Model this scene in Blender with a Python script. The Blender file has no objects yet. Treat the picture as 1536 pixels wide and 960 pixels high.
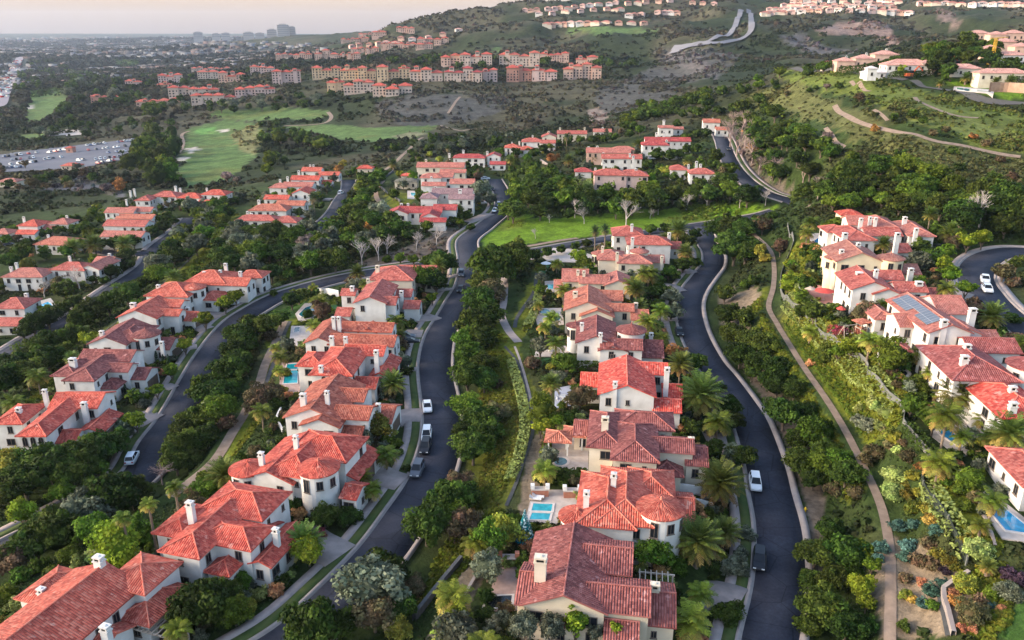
import bpy, math, random, time
import numpy as np
from mathutils import Vector, Matrix
T0=time.time()
R=math.radians
SC=bpy.context.scene
COL=SC.collection
# ------------------------------------------------------------------ camera
F=1205.0; PITCH=R(19.7); CZ=70.0
cP,sP=math.cos(PITCH),math.sin(PITCH)
cam=bpy.data.cameras.new("camera"); cam.sensor_width=36; cam.lens=36*F/1536
cam.clip_start=1; cam.clip_end=60000
co=bpy.data.objects.new("camera",cam); COL.objects.link(co)
co.location=(0,0,CZ); co.rotation_euler=(math.pi/2-PITCH,0,0); SC.camera=co
def rdir(px,py):
    a=(px-768)/F; b=(480-py)/F
    return np.array([a, cP+b*sP, -sP+b*cP])
def P(px,py,z):
    d=rdir(px,py); t=(z-CZ)/d[2]
    return np.array([d[0]*t,d[1]*t,z])
def D(px,py,dist):
    d=rdir(px,py); t=dist/math.hypot(d[0],d[1])
    return np.array([d[0]*t,d[1]*t,CZ+d[2]*t])
def proj(p):
    x,y,z=p[0],p[1],p[2]-CZ
    dc=y*cP-z*sP; up=y*sP+z*cP
    return 768+F*x/dc, 480-F*up/dc, dc
# ------------------------------------------------------------------ helpers
def link(o,parent=None):
    COL.objects.link(o)
    if parent is not None: o.parent=parent
    return o
def setp(o,label=None,cat=None,group=None,kind=None):
    if label: o["label"]=label
    if cat: o["category"]=cat
    if group: o["group"]=group
    if kind: o["kind"]=kind
    return o
def mobj(name,mesh,parent=None,loc=None,rz=None):
    o=bpy.data.objects.new(name,mesh); link(o,parent)
    if loc is not None: o.location=loc
    if rz is not None: o.rotation_euler=(0,0,rz)
    return o
def empty(name,loc,rz=0.0):
    o=bpy.data.objects.new(name,None); o.empty_display_size=1; link(o)
    o.location=loc; o.rotation_euler=(0,0,rz); return o
def npmesh(name,V,Fq,mats,col=None,mi=None,smooth=False,uv=None):
    """V (n,3), Fq (m,3|4) ints; col per-vertex rgb; mi per-face"""
    V=np.asarray(V,dtype=np.float32); Fq=np.asarray(Fq,dtype=np.int32)
    me=bpy.data.meshes.new(name); k=Fq.shape[1]; m=len(Fq)
    me.vertices.add(len(V)); me.vertices.foreach_set("co",V.ravel())
    me.loops.add(m*k); me.loops.foreach_set("vertex_index",Fq.ravel())
    me.polygons.add(m); me.polygons.foreach_set("loop_start",np.arange(0,m*k,k,dtype=np.int32))
    me.polygons.foreach_set("loop_total",np.full(m,k,dtype=np.int32))
    for x in (mats if isinstance(mats,(list,tuple)) else [mats]): me.materials.append(x)
    if mi is not None: me.polygons.foreach_set("material_index",np.asarray(mi,dtype=np.int32))
    me.update(calc_edges=True)
    if smooth: me.polygons.foreach_set("use_smooth",np.ones(m,dtype=bool))
    if col is not None:
        a=me.color_attributes.new("Col",'FLOAT_COLOR','POINT')
        c=np.ones((len(V),4),dtype=np.float32); c[:,:3]=col
        a.data.foreach_set("color",c.ravel())
    if uv is not None:
        l=me.uv_layers.new(name="UVMap"); l.data.foreach_set("uv",np.asarray(uv,dtype=np.float32).ravel())
    return me
class MB:
    """collects polygons (any n-gon) with material index and optional uv"""
    def __init__(s): s.v=[];s.f=[];s.m=[];s.uv=[]
    def poly(s,pts,m=0,uv=None):
        b=len(s.v); s.v+= [tuple(p) for p in pts]; s.f.append(list(range(b,b+len(pts)))); s.m.append(m)
        s.uv.append(uv if uv is not None else [(0,0)]*len(pts))
    def box(s,x0,y0,z0,x1,y1,z1,m=0,bottom=True):
        p=[(x0,y0,z0),(x1,y0,z0),(x1,y1,z0),(x0,y1,z0),(x0,y0,z1),(x1,y0,z1),(x1,y1,z1),(x0,y1,z1)]
        fs=[(0,1,5,4),(1,2,6,5),(2,3,7,6),(3,0,4,7),(4,5,6,7)]+([(3,2,1,0)] if bottom else [])
        for f in fs: s.poly([p[i] for i in f],m)
    def frustum(s,cx,cy,z0,z1,r0,r1,n=12,m=0,cap=True,sx=1,sy=1,cap0=False):
        a=[2*math.pi*i/n for i in range(n)]
        lo=[(cx+r0*sx*math.cos(t),cy+r0*sy*math.sin(t),z0) for t in a]; hi=[(cx+r1*sx*math.cos(t),cy+r1*sy*math.sin(t),z1) for t in a]
        for i in range(n):
            j=(i+1)%n
            if r1<1e-4: s.poly([lo[i],lo[j],(cx,cy,z1)],m)
            elif r0<1e-4: s.poly([(cx,cy,z0),hi[j],hi[i]],m)
            else: s.poly([lo[i],lo[j],hi[j],hi[i]],m)
        if cap and r1>1e-4: s.poly(hi,m)
        if cap0 and r0>1e-4: s.poly(lo[::-1],m)
    def tube(s,a,b,r0,r1,n=6,m=0):
        a=Vector(a);b=Vector(b);d=(b-a)
        if d.length<1e-6: return
        d.normalize(); u=d.orthogonal().normalized(); w=d.cross(u)
        A=[a+(u*math.cos(2*math.pi*i/n)+w*math.sin(2*math.pi*i/n))*r0 for i in range(n)]
        B=[b+(u*math.cos(2*math.pi*i/n)+w*math.sin(2*math.pi*i/n))*r1 for i in range(n)]
        for i in range(n):
            j=(i+1)%n; s.poly([A[i],A[j],B[j],B[i]],m)
        s.poly(B,m); s.poly(A[::-1],m)
    def mesh(s,name,mats,smooth=False):
        me=bpy.data.meshes.new(name); me.from_pydata(s.v,[],s.f)
        for x in (mats if isinstance(mats,(list,tuple)) else [mats]): me.materials.append(x)
        me.polygons.foreach_set("material_index",np.array(s.m,dtype=np.int32))
        l=me.uv_layers.new(name="UVMap"); fl=[c for u in s.uv for p in u for c in p]
        l.data.foreach_set("uv",np.array(fl,dtype=np.float32))
        if smooth: me.polygons.foreach_set("use_smooth",np.ones(len(s.f),dtype=bool))
        me.update(); return me
def mat(name,rough=0.85,spec=0.2):
    m=bpy.data.materials.new(name); m.use_nodes=True
    nt=m.node_tree; b=nt.nodes["Principled BSDF"]; b.inputs["Roughness"].default_value=rough
    b.inputs["Specular IOR Level"].default_value=spec
    return m,nt,b
def N(nt,t,**k):
    n=nt.nodes.new(t)
    for a,v in k.items():
        if a.startswith("i_"):
            key=a[2:]; key=int(key) if key.isdigit() else key.replace("_"," "); n.inputs[key].default_value=v
        else: setattr(n,a,v)
    return n
def L(nt,a,b): nt.links.new(a,b)
def c4(c): return (c[0],c[1],c[2],1.0)
def noise_mix(nt,scale,detail,c1,c2,lo=0.35,hi=0.65,coord="Object",vec=None):
    """returns colour socket: mix of c1,c2 by noise; c1/c2 tuple or socket"""
    tc=N(nt,"ShaderNodeTexCoord"); nz=N(nt,"ShaderNodeTexNoise"); nz.inputs["Scale"].default_value=scale; nz.inputs["Detail"].default_value=detail
    L(nt,vec if vec is not None else tc.outputs[coord],nz.inputs["Vector"])
    mr=N(nt,"ShaderNodeMapRange"); mr.inputs[1].default_value=lo; mr.inputs[2].default_value=hi; L(nt,nz.outputs["Fac"],mr.inputs[0])
    mx=N(nt,"ShaderNodeMix",data_type='RGBA'); L(nt,mr.outputs[0],mx.inputs[0])
    for s,c in ((6,c1),(7,c2)):
        if isinstance(c,tuple): mx.inputs[s].default_value=c4(c)
        else: L(nt,c,mx.inputs[s])
    return mx.outputs[2],nz.outputs["Fac"]
def simple(name,c1,c2=None,scale=0.8,rough=0.85,bump=0.0,bscale=4.0,spec=0.2,metal=0.0):
    m,nt,b=mat(name,rough,spec); b.inputs["Metallic"].default_value=metal
    if c2 is None: c2=tuple(x*0.85 for x in c1)
    c,_=noise_mix(nt,scale,5,c1,c2); L(nt,c,b.inputs["Base Color"])
    if bump>0:
        tc=N(nt,"ShaderNodeTexCoord"); nz=N(nt,"ShaderNodeTexNoise",i_Scale=bscale,i_Detail=4.0); L(nt,tc.outputs["Object"],nz.inputs["Vector"])
        bp=N(nt,"ShaderNodeBump",i_Strength=bump,i_Distance=0.1); L(nt,nz.outputs["Fac"],bp.inputs["Height"]); L(nt,bp.outputs[0],b.inputs["Normal"])
    return m
def vnoise(x,y,seed=0):
    xi=np.floor(x).astype(np.int64); yi=np.floor(y).astype(np.int64); fx=x-xi; fy=y-yi
    fx=fx*fx*(3-2*fx); fy=fy*fy*(3-2*fy)
    def h(a,b):
        n=(a*374761393+b*668265263+seed*974711)&0x7fffffff
        n=((n^(n>>13))*1274126177)&0x7fffffff
        return ((n^(n>>16))&0xffff)/65535.0
    return (h(xi,yi)*(1-fx)+h(xi+1,yi)*fx)*(1-fy)+(h(xi,yi+1)*(1-fx)+h(xi+1,yi+1)*fx)*fy
def fbm(x,y,o=4,seed=0):
    s=0;a=0.5
    for i in range(o): s=s+a*vnoise(x*2**i,y*2**i,seed+i*17); a*=0.5
    return s
def sst(a,b,x):
    t=np.clip((x-a)/(b-a),0,1); return t*t*(3-2*t)
def inpoly(x,y,poly):
    c=np.zeros(x.shape,bool); n=len(poly); j=n-1
    for i in range(n):
        xi,yi=poly[i][0],poly[i][1]; xj,yj=poly[j][0],poly[j][1]
        if yi!=yj:
            c^=((yi>y)!=(yj>y))&(x<(xj-xi)*(y-yi)/(yj-yi)+xi)
        j=i
    return c
def smooth_poly(pts,step=1.5):
    """Catmull-Rom through 3d points, resampled"""
    p=[np.array(q,float) for q in pts]; p=[2*p[0]-p[1]]+p+[2*p[-1]-p[-2]]; out=[]
    for i in range(1,len(p)-2):
        n=max(2,int(np.linalg.norm(p[i+1][:2]-p[i][:2])/step))
        for k in range(n):
            t=k/n
            out.append(0.5*((2*p[i])+(-p[i-1]+p[i+1])*t+(2*p[i-1]-5*p[i]+4*p[i+1]-p[i+2])*t*t+(-p[i-1]+3*p[i]-3*p[i+1]+p[i+2])*t**3))
    out.append(p[-2]); a=np.array(out)
    s=np.r_[0,np.cumsum(np.linalg.norm(np.diff(a[:,:2],axis=0),axis=1))]
    u=np.arange(0,s[-1],step)
    return np.stack([np.interp(u,s,a[:,i]) for i in range(3)],1)
# ------------------------------------------------------------------ roads in world space (px,py,z) -> world
def W(lst): return [P(*q) for q in lst]
RA=W([(180,1130,-0.5),(330,1030,-0.2),(443,958,0),(510,896,0),(572,829,0),(612,772,0),(644,721,0),(660,675,0),(664,640,0),(661,605,0),(655,570,0),(653,542,0),(660,505,0),(678,472,0),(692,446,0),(702,428,0),(706,405,0),(704,385,0),(702,360,0),(726,340,0),(753,316,0),(755,297,0),(749,282,0),(741,268,0)])
RL=W([(-140,895,-7.5),(0,832,-7),(95,783,-7),(172,740,-7),(216,705,-6.8),(239,661,-6.5),(267,623,-6.2),(299,563,-5.5),(322,524,-5),(354,484,-4.5),(386,462,-4),(416,446,-3.5),(458,432,-3),(502,420,-2.5),(552,410,-2),(605,402,-1),(650,397,-.3),(698,395,0)])
RLL=W([(-90,556,-14),(0,536,-14),(58,504,-13.5),(106,480,-13.5),(164,438,-13),(222,398,-13),(236,372,-13),(272,344,-12.5),(287,326,-12.5)])
RLB=W([(232,378,-13),(206,380,-13),(180,381,-13.5),(150,376,-14)])
RB=W([(1130,1100,1),(1148,1010,1),(1156,955,1),(1167,900,1),(1171,850,1),(1168,790,1),(1156,737,1),(1148,698,1),(1128,638,1),(1113,610,1),(1083,567,1),(1063,542,1),(1045,508,1),(1036,480,1),(1034,455,1),(1041,435,1.2),(1056,414,1.5),(1069,397,1.6),(1070,380,1.8),(1060,362,2),(1055,340,2)])
RX=W([(706,390,0),(735,387,0),(775,381,0),(813,375,.5),(860,367,1),(908,359,1),(960,351,1.5),(1010,344,2),(1055,337,2),(1110,328,4),(1155,319,6),(1198,306,8)])
RU=W([(1076,196,15),(1084,212,14.5),(1090,230,14),(1100,250,12.5),(1118,270,11),(1145,288,9.5),(1178,299,8.5),(1206,308,8),(1250,325,9)])
RM=W([(523,270,-6),(522,285,-6),(512,301,-6),(504,315,-6),(492,329,-6),(470,345,-6)])
RC=W([(1640,548,15),(1580,515,15.5),(1536,492,16),(1503,468,16.5),(1478,442,17),(1463,415,17),(1474,392,17),(1505,379,17),(1545,377,17),(1620,388,17)])
ROADS=dict(A=(RA,3.5),L=(RL,3.6),LL=(RLL,3.6),LB=(RLB,3.0),B=(RB,3.2),X=(RX,3.3),U=(RU,3.6),M=(RM,3.4),C=(RC,3.7))
TRAIL=W([(1118,340,8),(1132,352,7.5),(1155,375,7),(1161,400,6.5),(1160,430,6),(1153,460,6),(1165,485,6),(1180,510,6),(1205,550,6),(1240,600,5.5),(1270,650,5),(1300,710,5),(1316,745,5),(1326,775,5),(1335,830,4.5),(1336,900,4.5),(1335,960,4),(1338,1040,4)])
PATHL=W([(255,745,-3.5),(278,728,-3.5),(322,691,-3.2),(350,647,-3),(368,619,-3),(382,590,-3),(390,572,-3),(399,544,-2.8),(415,510,-2.5),(428,480,-2)])
PATHD=W([(800,388,3.2),(775,392,3),(757,405,2.8),(757,430,2.6),(755,455,2.5),(752,472,2.4),(762,495,2.4),(778,514,2.4)])
PATHN=W([(575,272,1),(568,280,1),(565,292,1),(570,302,1),(578,312,1)])
PATHF=W([(560,264,-4),(585,250,-6),(606,231,-8),(622,214,-9),(634,206,-10)])
# ------------------------------------------------------------------ terrain control
ctrl=[]
for r,_ in ROADS.values():
    ctrl+=list(smooth_poly(r,9.0))
for r in (TRAIL,PATHL,PATHD): ctrl+=list(smooth_poly(r,10.0))
def C(lst): ctrl.extend(P(*q) for q in lst)
def CD(lst): ctrl.extend(D(*q) for q in lst)
# house pads
C([(60,960,-.6),(150,900,-.6),(0,1000,-.8),(300,860,-.3),(380,850,0),(440,760,0),(400,740,0),(500,660,0.2),(430,645,0),(440,600,0),(540,590,.2),(450,520,0),(560,520,.2),(520,480,0),(590,440,.2),(630,420,0),
 (850,950,3),(960,950,3),(800,900,3.2),(830,830,3.2),(900,820,3),(1040,820,2.5),(840,700,3.2),(900,730,3),(1030,720,2.5),(800,640,3.2),(890,610,3),(1000,620,2.5),(820,540,3.2),(900,530,3),(980,520,2.5),(810,480,3.2),(870,470,3),(960,480,2.5),(850,430,3),(960,440,2.5),(850,390,2.8),(980,380,2.5),
 (730,830,1.5),(700,900,1.5),(650,960,1),(740,760,2),(720,620,1.2),(735,560,1.6),(770,620,2.6),(770,700,2.5),(715,480,.8),(735,440,1.0),
 (1210,900,1.5),(1260,900,3),(1200,700,1.6),(1240,740,3.5),(1180,620,2),(1200,640,3),(1130,560,2),(1170,570,4),(1100,460,2.5),(1130,500,4),(1110,400,3),
 (1240,330,16),(1215,370,14),(1200,420,12),(1200,450,11),(1240,480,13),(1270,500,13),(1260,540,11),(1300,590,10.5),(1320,560,13),(1350,640,10),(1370,600,13),(1400,620,13.5),(1430,570,14),(1500,600,14),(1480,640,12.5),(1420,680,11),(1390,740,8.5),(1430,760,9),(1460,720,11),(1500,780,10.5),(1536,760,11),(1440,820,8),(1500,870,9),(1460,920,7.5),(1400,900,6.5),(1380,800,7),(1536,950,9),(1400,1000,6),
 (1400,540,14.5),(1480,520,15),(1350,480,14.5),(1420,460,16),(1290,440,15),(1360,400,17),(1300,400,16),(1420,380,17.5),(1260,370,16),(1300,340,17.5),(1400,350,18.5),(1480,340,19),(1536,340,20),(1536,430,18),
 (20,690,-6),(90,680,-5.5),(130,600,-5.5),(200,570,-5.3),(130,560,-5.5),(240,530,-5),(180,520,-5),(260,480,-4.5),(215,475,-4.5),(320,450,-4),(260,440,-4),(370,420,-3.5),(300,405,-3.5),(30,760,-7),(100,720,-6.5),
 (0,620,-8),(60,560,-10.5),(100,530,-10),(150,480,-9.5),(200,430,-9),(250,400,-8.5),(270,370,-9),(300,370,-6.5),(330,340,-9),(350,370,-5),(300,340,-11.5),
 (20,490,-13.5),(90,450,-13.5),(40,430,-14),(110,410,-13.5),(160,400,-13.3),(60,370,-15),(100,350,-16),(40,345,-16.5),(150,350,-14),(190,340,-13),(210,310,-13.5),(260,300,-13.5),(330,300,-12),
 (380,340,-6),(420,330,-6),(440,300,-6),(470,280,-6),(500,265,-6.5),(400,360,-6),(450,350,-6),(360,330,-8),(380,300,-10),(430,262,-12),(540,330,-4),(560,360,-2.5),(500,380,-3),(420,400,-4),(600,380,-1.5),(640,370,-.5),
 (590,340,1.5),(640,330,2),(680,300,2),(640,270,2),(700,250,2),(600,300,1.5),(610,260,0),(540,290,-3),(550,260,-6),(660,240,0),(730,245,2),
 (800,340,1),(880,330,1.2),(960,325,1.8),(1060,318,3.5),(800,320,2.5),(780,290,4),(850,300,4.5),(950,295,5),(1050,295,6),(1100,300,7),(880,265,6),(940,265,6.5),(830,265,5),(850,240,6.5),(1000,245,10),(980,225,13),(1040,260,9.5),(1040,230,13),(790,225,5),(850,212,8),(900,215,9),(760,232,3),(1000,195,16),(1060,190,17),(930,190,12)])
# slopes
C([(1130,250,15),(1150,220,18),(1200,260,20),(1250,250,27),(1200,200,28),(1250,200,32),(1150,170,27),(1250,150,40),(1180,130,40),(1200,112,48),(1300,112,50),(1340,150,44),(1350,200,36),(1350,250,28),(1400,130,46),(1400,105,51),(1420,300,22),(1500,320,22),(1500,250,28),(1500,200,36),(1500,165,40),(1500,140,45),(1536,115,50),(1250,300,18),(1350,300,21),(1270,96,52),(1360,98,53),(1450,95,55),(1536,90,57),(1100,130,36),(1050,150,26),(1040,180,20),(1000,180,13)])
CD([(1480,70,600),(1536,47,700),(1500,58,680),(1420,85,560),(1180,100,560)])
# canyon and middle distance
C([(100,300,-20),(0,300,-21),(200,280,-20),(60,270,-24),(250,270,-20),(310,280,-22),(380,260,-18),(450,240,-14),(550,235,-10),(560,215,-11),(640,215,-9),(700,222,-6),(100,235,-29),(0,240,-30),(200,225,-28),(330,220,-25),(340,190,-22),(260,230,-25),(270,190,-24),(400,170,-18),(480,185,-15),(600,195,-12),(540,170,-10),(700,190,-13),(760,185,-12),(820,190,-10),(880,190,-2),(920,190,1),(650,150,3),(560,150,0),(720,140,7),(780,135,9),(850,135,9),(860,165,-2),(940,135,12),(950,170,4),(1000,150,8),(1020,120,13),
 (530,141,1),(480,145,-2),(410,150,-6),(300,147,-8),(200,150,-22),(60,160,-33),(0,180,-33),(120,190,-30),(0,130,-38),(100,120,-36),(240,140,-16),(290,125,-8),(390,120,-2),(475,119,9),(580,122,11),(690,122,12),(785,120,13),(870,120,13),(620,100,22),(700,100,25),(780,99,26),(940,100,22),(1000,100,20),(930,118,15),
 (0,100,-40),(200,100,-38),(300,110,-25),(450,100,-10)])
CD([(200,80,4800),(0,75,7000),(400,80,3300),(430,55,4200),(350,62,4800),(300,55,9000),(500,55,3600),(200,60,10000),(0,60,10000),(100,50.5,14800),(400,50.5,14800),(0,50.5,14800),(-300,50.5,14800),(-200,80,4800),(-200,150,1500),
 (560,60,2300),(500,80,1900),(600,75,1800),(600,90,1400),(540,95,1500),(750,75,1560),(750,50,1700),(890,38,1700),(890,50,1600),(900,80,1400),(830,75,1500),(1000,72,1400),(660,60,1750),(690,40,1850),
 (612,36,1950),(652,29,2000),(685,24,2000),(745,18,2000),(795,11,2000),(845,5,2000),(912,1,2100),(1000,3,2200),(1060,6,2200),
 (960,20,1850),(1000,40,1700),(1060,45,1550),(1112,20,1750),(1128,50,1380),(1000,72,1350),(1050,68,1300),(1060,95,1120),(1110,80,1250),
 (1150,90,1230),(1200,80,1270),(1230,45,1600),(1280,75,1300),(1180,20,1800),(1150,30,1750),(1300,20,1850),(1400,30,1800),(1350,5,2100),(1450,50,1500),(1500,30,1700),(1536,8,2300),(1200,2,2200),(1330,85,900),(1420,70,900),(1700,10,2000)])
def A3(th,r,z): ctrl.append(np.array([math.sin(R(th))*r,math.cos(R(th))*r,z]))
for th,r,z in [(0,20,1),(40,20,3),(-40,20,-2),(60,30,5),(-60,30,-3),(60,80,10),(60,150,16),(60,300,30),(60,600,60),(60,1200,80),(60,3000,120),(60,14800,100),(45,60,6),(45,90,9),(45,130,14),(45,220,22),(45,400,42),(45,800,65),(45,2000,120),(-60,80,-6),(-60,150,-11),(-60,300,-18),(-60,600,-30),(-60,1500,-40),(-60,5000,-50),(-60,14800,30),(-45,90,-7),(-45,140,-10),(-45,220,-15),(-45,400,-20),(-45,700,-30),
   (0,3200,100),(0,5000,40),(12,3200,110),(12,6000,60),(25,3200,120),(25,6000,60),(0,14800,30),(20,14800,30),(-8,3300,70),(-8,6000,0),(-12,4500,45),(-12,7000,-30)]: A3(th,r,z)
ctrl=np.array(ctrl)
def uv_of(x,y): return np.arctan2(x,y),np.log(np.hypot(x,y))
cu,cv=uv_of(ctrl[:,0],ctrl[:,1])
# merge near duplicates
key={}
for i in range(len(ctrl)): key.setdefault((round(cu[i]/0.006),round(cv[i]/0.012)),[]).append(i)
idx=[g[0] for g in key.values()]; czv=np.array([ctrl[g,2].mean() for g in key.values()]); cu=cu[idx]; cv=cv[idx]
n=len(idx)
A=np.hypot(cu[:,None]-cu[None],cv[:,None]-cv[None]); M=np.zeros((n+3,n+3)); M[:n,:n]=A-np.eye(n)*0.012
M[:n,n]=1;M[:n,n+1]=cu;M[:n,n+2]=cv;M[n:,:n]=M[:n,n:].T
sol=np.linalg.solve(M,np.r_[czv,0,0,0])
# grid
NU=430; TH=R(56)
GU=np.linspace(-TH,TH,NU)
GV=np.r_[np.arange(math.log(18),math.log(900),0.0072),np.arange(math.log(900),math.log(4000),0.014),np.linspace(math.log(4000),math.log(15000),50)]
NV=len(GV)
U,V=np.meshgrid(GU,GV)
Z=np.zeros(U.shape)
for a in range(0,NV,40):
    u=U[a:a+40].ravel();v=V[a:a+40].ravel()
    Z[a:a+40]=(np.hypot(u[:,None]-cu[None],v[:,None]-cv[None])@sol[:n]+sol[n]+sol[n+1]*u+sol[n+2]*v).reshape(-1,NU)
X=np.sin(U)*np.exp(V); Y=np.cos(U)*np.exp(V); RR=np.exp(V)
# hill relief: ravines on the far hills, small undulation on scrub
amp=sst(620,1100,RR)*sst(-12,12,Z)*(1-sst(3000,6000,RR))
rid=1-np.abs(2*fbm(X/170+3,Y/170+7,3,5)-0.9)*1.6
Z+=amp*(rid-0.45)*30*np.clip(sst(10,80,Z)+0.3,0,1)
Z+=sst(430,600,RR)*(1-sst(2500,5000,RR))*(fbm(X/60,Y/60,3,9)-0.45)*4
# flatten roads
def near_line(x,y,line,rad):
    """distance and z of nearest sample, inf when far"""
    d=np.full(x.shape,1e9); zz=np.zeros(x.shape)
    x0,y0=line[:,0].min()-rad,line[:,1].min()-rad; x1,y1=line[:,0].max()+rad,line[:,1].max()+rad
    m=(x>x0)&(x<x1)&(y>y0)&(y<y1); ii=np.nonzero(m.ravel())[0]
    xf=x.ravel()[ii];yf=y.ravel()[ii]; dd=np.empty(len(ii)); kk=np.empty(len(ii),int)
    for a in range(0,len(ii),20000):
        q=(xf[a:a+20000,None]-line[None,:,0])**2+(yf[a:a+20000,None]-line[None,:,1])**2
        k=q.argmin(1); kk[a:a+20000]=k; dd[a:a+20000]=np.sqrt(q[np.arange(len(k)),k])
    d.ravel()[ii]=dd; zz.ravel()[ii]=line[kk,2]
    return d,zz
ROADL={k:(smooth_poly(p,1.5),w) for k,(p,w) in ROADS.items()}
PADS=[]     # (x,y,r,z) flattened discs under buildings, filled by the house table before the mesh is made
def flatten():
    global Z
    for (x,y,r,z) in PADS:
        m=(np.abs(X-x)<r+8)&(np.abs(Y-y)<r+8)
        d=np.hypot(X[m]-x,Y[m]-y); w=1-sst(r,r+6,d)
        Z[m]=Z[m]*(1-w)+z*w
    for line,w in ((TRAIL,1.6),(PATHL,1.3),(PATHD,1.3)):
        l=smooth_poly(line,1.5); d,zz=near_line(X,Y,l,8); t=1-sst(w,w+4,d); Z=Z*(1-t)+(zz)*t
    for l,w in ROADL.values():
        d,zz=near_line(X,Y,l,16); t=1-sst(w+4.2,w+10,d); Z=Z*(1-t)+(zz-0.3)*t
def Hf(x,y):
    x=np.asarray(x,float);y=np.asarray(y,float)
    u=np.arctan2(x,y); v=np.log(np.maximum(np.hypot(x,y),18.1))
    fu=np.clip((u+TH)/(2*TH)*(NU-1),0,NU-1.001); iu=fu.astype(int); fu=fu-iu
    iv=np.clip(np.searchsorted(GV,v)-1,0,NV-2); fv=np.clip((v-GV[iv])/(GV[iv+1]-GV[iv]),0,1)
    return (Z[iv,iu]*(1-fu)+Z[iv,iu+1]*fu)*(1-fv)+(Z[iv+1,iu]*(1-fu)+Z[iv+1,iu+1]*fu)*fv
RS=np.exp(np.arange(math.log(22),math.log(15000),0.004))
def G(px,py,off=0.0,tmin=22):
    """first hit of the pixel's ray with the ground (raised by off) -> world point on the ground"""
    d=rdir(px,py); h=math.hypot(d[0],d[1]); x=d[0]/h*RS;y=d[1]/h*RS; z=CZ+d[2]/h*RS
    dz=z-(Hf(x,y)+off); k=np.nonzero((dz<0)&(RS>tmin))[0]
    if len(k)==0: k=len(RS)-1; t=1.0
    else:
        k=k[0]
        if k==0: return np.array([x[0],y[0],float(Hf(x[0],y[0]))])
        t=dz[k-1]/(dz[k-1]-dz[k]+1e-9); 
        xx=x[k-1]+(x[k]-x[k-1])*t; yy=y[k-1]+(y[k]-y[k-1])*t
        return np.array([xx,yy,float(Hf(xx,yy))])
    return np.array([x[k],y[k],float(Hf(x[k],y[k]))])
def Gpoly(pts,off=0.0,n=3):
    q=[]
    for i in range(len(pts)):
        a=pts[i];b=pts[(i+1)%len(pts)]
        for k in range(n): q.append(G(a[0]+(b[0]-a[0])*k/n,a[1]+(b[1]-a[1])*k/n,off))
    return np.array(q)
# ------------------------------------------------------------------ house table
# (tier, label, yaw, roof colour, wall colour, wings, chimneys)
# wing: (kind, px left, py left, px right, depth, eave height)  the front eave edge as seen; kind h hip, x / y gable (ridge along / across), c round turret (px, py, radius, -, eave)
HS=[]
def H(tier,label,yaw,rc,wc,wings,ch=(),group=None,**k): HS.append(dict(tier=tier,label=label,yaw=R(yaw),rc=rc,wc=wc,wings=wings,ch=ch,group=group,**k))
# --- row between the central road and the left road, from the front
H(1,"long gabled white villa at the bottom left corner with an arched chimney",-18,'coral','white',[('w','y',-63.5,62.3,10,25,5.6),('h',160,876,217,6,5.9),('h',180,926,224,7,3.4),('h',30,897,62,6,3.2),('x',100,972,150,5,3.2)],[(147,834,8.8,1.7),(61,882,5.6,1.3),(157,938,6.2,1.5)],pxpad=-.6)
H(1,"white villa of many hipped red wings around a small palm court",-16,'red','white',[('h',244,826,298,14,5.8),('h',235,799,275,7,5.5),('h',302,764,392,7,5.9),('h',296,810,375,5,5.6),('h',312,857,343,6,3.1),('y',378,846,404,9,3.2),('x',372,806,398,4,3.0)],[(284,752,9.2,1.4),(413,792,6.2,1.2)],pxpad=0)
H(1,"white villa with bright red roofs and a low round tower, beside the driveway",-14,'red','white',[('y',368,717,437,13,5.0),('h',400,709,460,12,6.0),('h',430,682,517,8,6.3),('c',478,703,2.9,0,6.3),('c',372,704,2.6,0,4.7),('y',500,716,534,9,3.0),('x',513,746,534,4,3.0)],[(391,678,7.8,1.2),(443,653,9.0,1.1)],pxpad=0)
H(1,"white villa with speckled terracotta gables and a lawn terrace, behind the flowering yellow shrub",-7,'terra','white',[('y',428,627,507,15,5.4),('y',452,639,507,4,5.0),('x',500,627,552,5,5.4),('x',500,600,545,5,5.6),('x',507,653,541,3.5,3.0),('x',555,633,586,7,3.2)],[(454,590,8.6,1.5),(490,586,9.0,1.1),(567,605,5.6,1.2)],pxpad=.2)
H(1,"white villa with vivid red hipped roof and arched windows, beside a turquoise pool",-5,'red','white',[('h',467,562,526,14,6.0),('h',447,549,482,7,5.5),('x',515,532,574,5,6.0),('x',528,582,562,5,3.2),('y',556,566,584,10,3.0)],[(481,548,7.4,1.2),(564,525,8.4,1.3)],arch=True,pxpad=.2)
H(1,"white villa with low sprawling brown-red roofs, behind the vivid red one",-5,'terra','white',[('y',458,515,500,14,4.4),('x',493,517,590,6,4.2),('x',512,496,587,5,5.0),('y',540,499,563,5,4.6)],[(497,504,6.8,1.3),(518,505,6.6,1.2),(500,475,8.0,1.2),(508,475,8.0,1.2)],pxpad=.2)
H(1,"tall white villa with a row of five small gable windows, above a curved pool terrace",-3,'rose','white',[('y',532,455,578,15,6.4),('x',568,457,593,5,5.8),('x',512,443,532,4,6.2),('x',504,474,524,5,3.2),('x',587,445,616,5,4.2),('x',606,463,628,5,3.2)],[(528,429,7.8,1.5),(602,436,6.4,1.4)],pxpad=.2)
H(1,"cream walled villa with pink red roofs at the road fork, last in its row",-3,'rose','cream',[('h',555,420,618,11,6.0),('x',598,410,652,6,5.2)],[(566,398,8.4,1.6),(552,418,7.0,1.2)],pxpad=.2)
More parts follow.
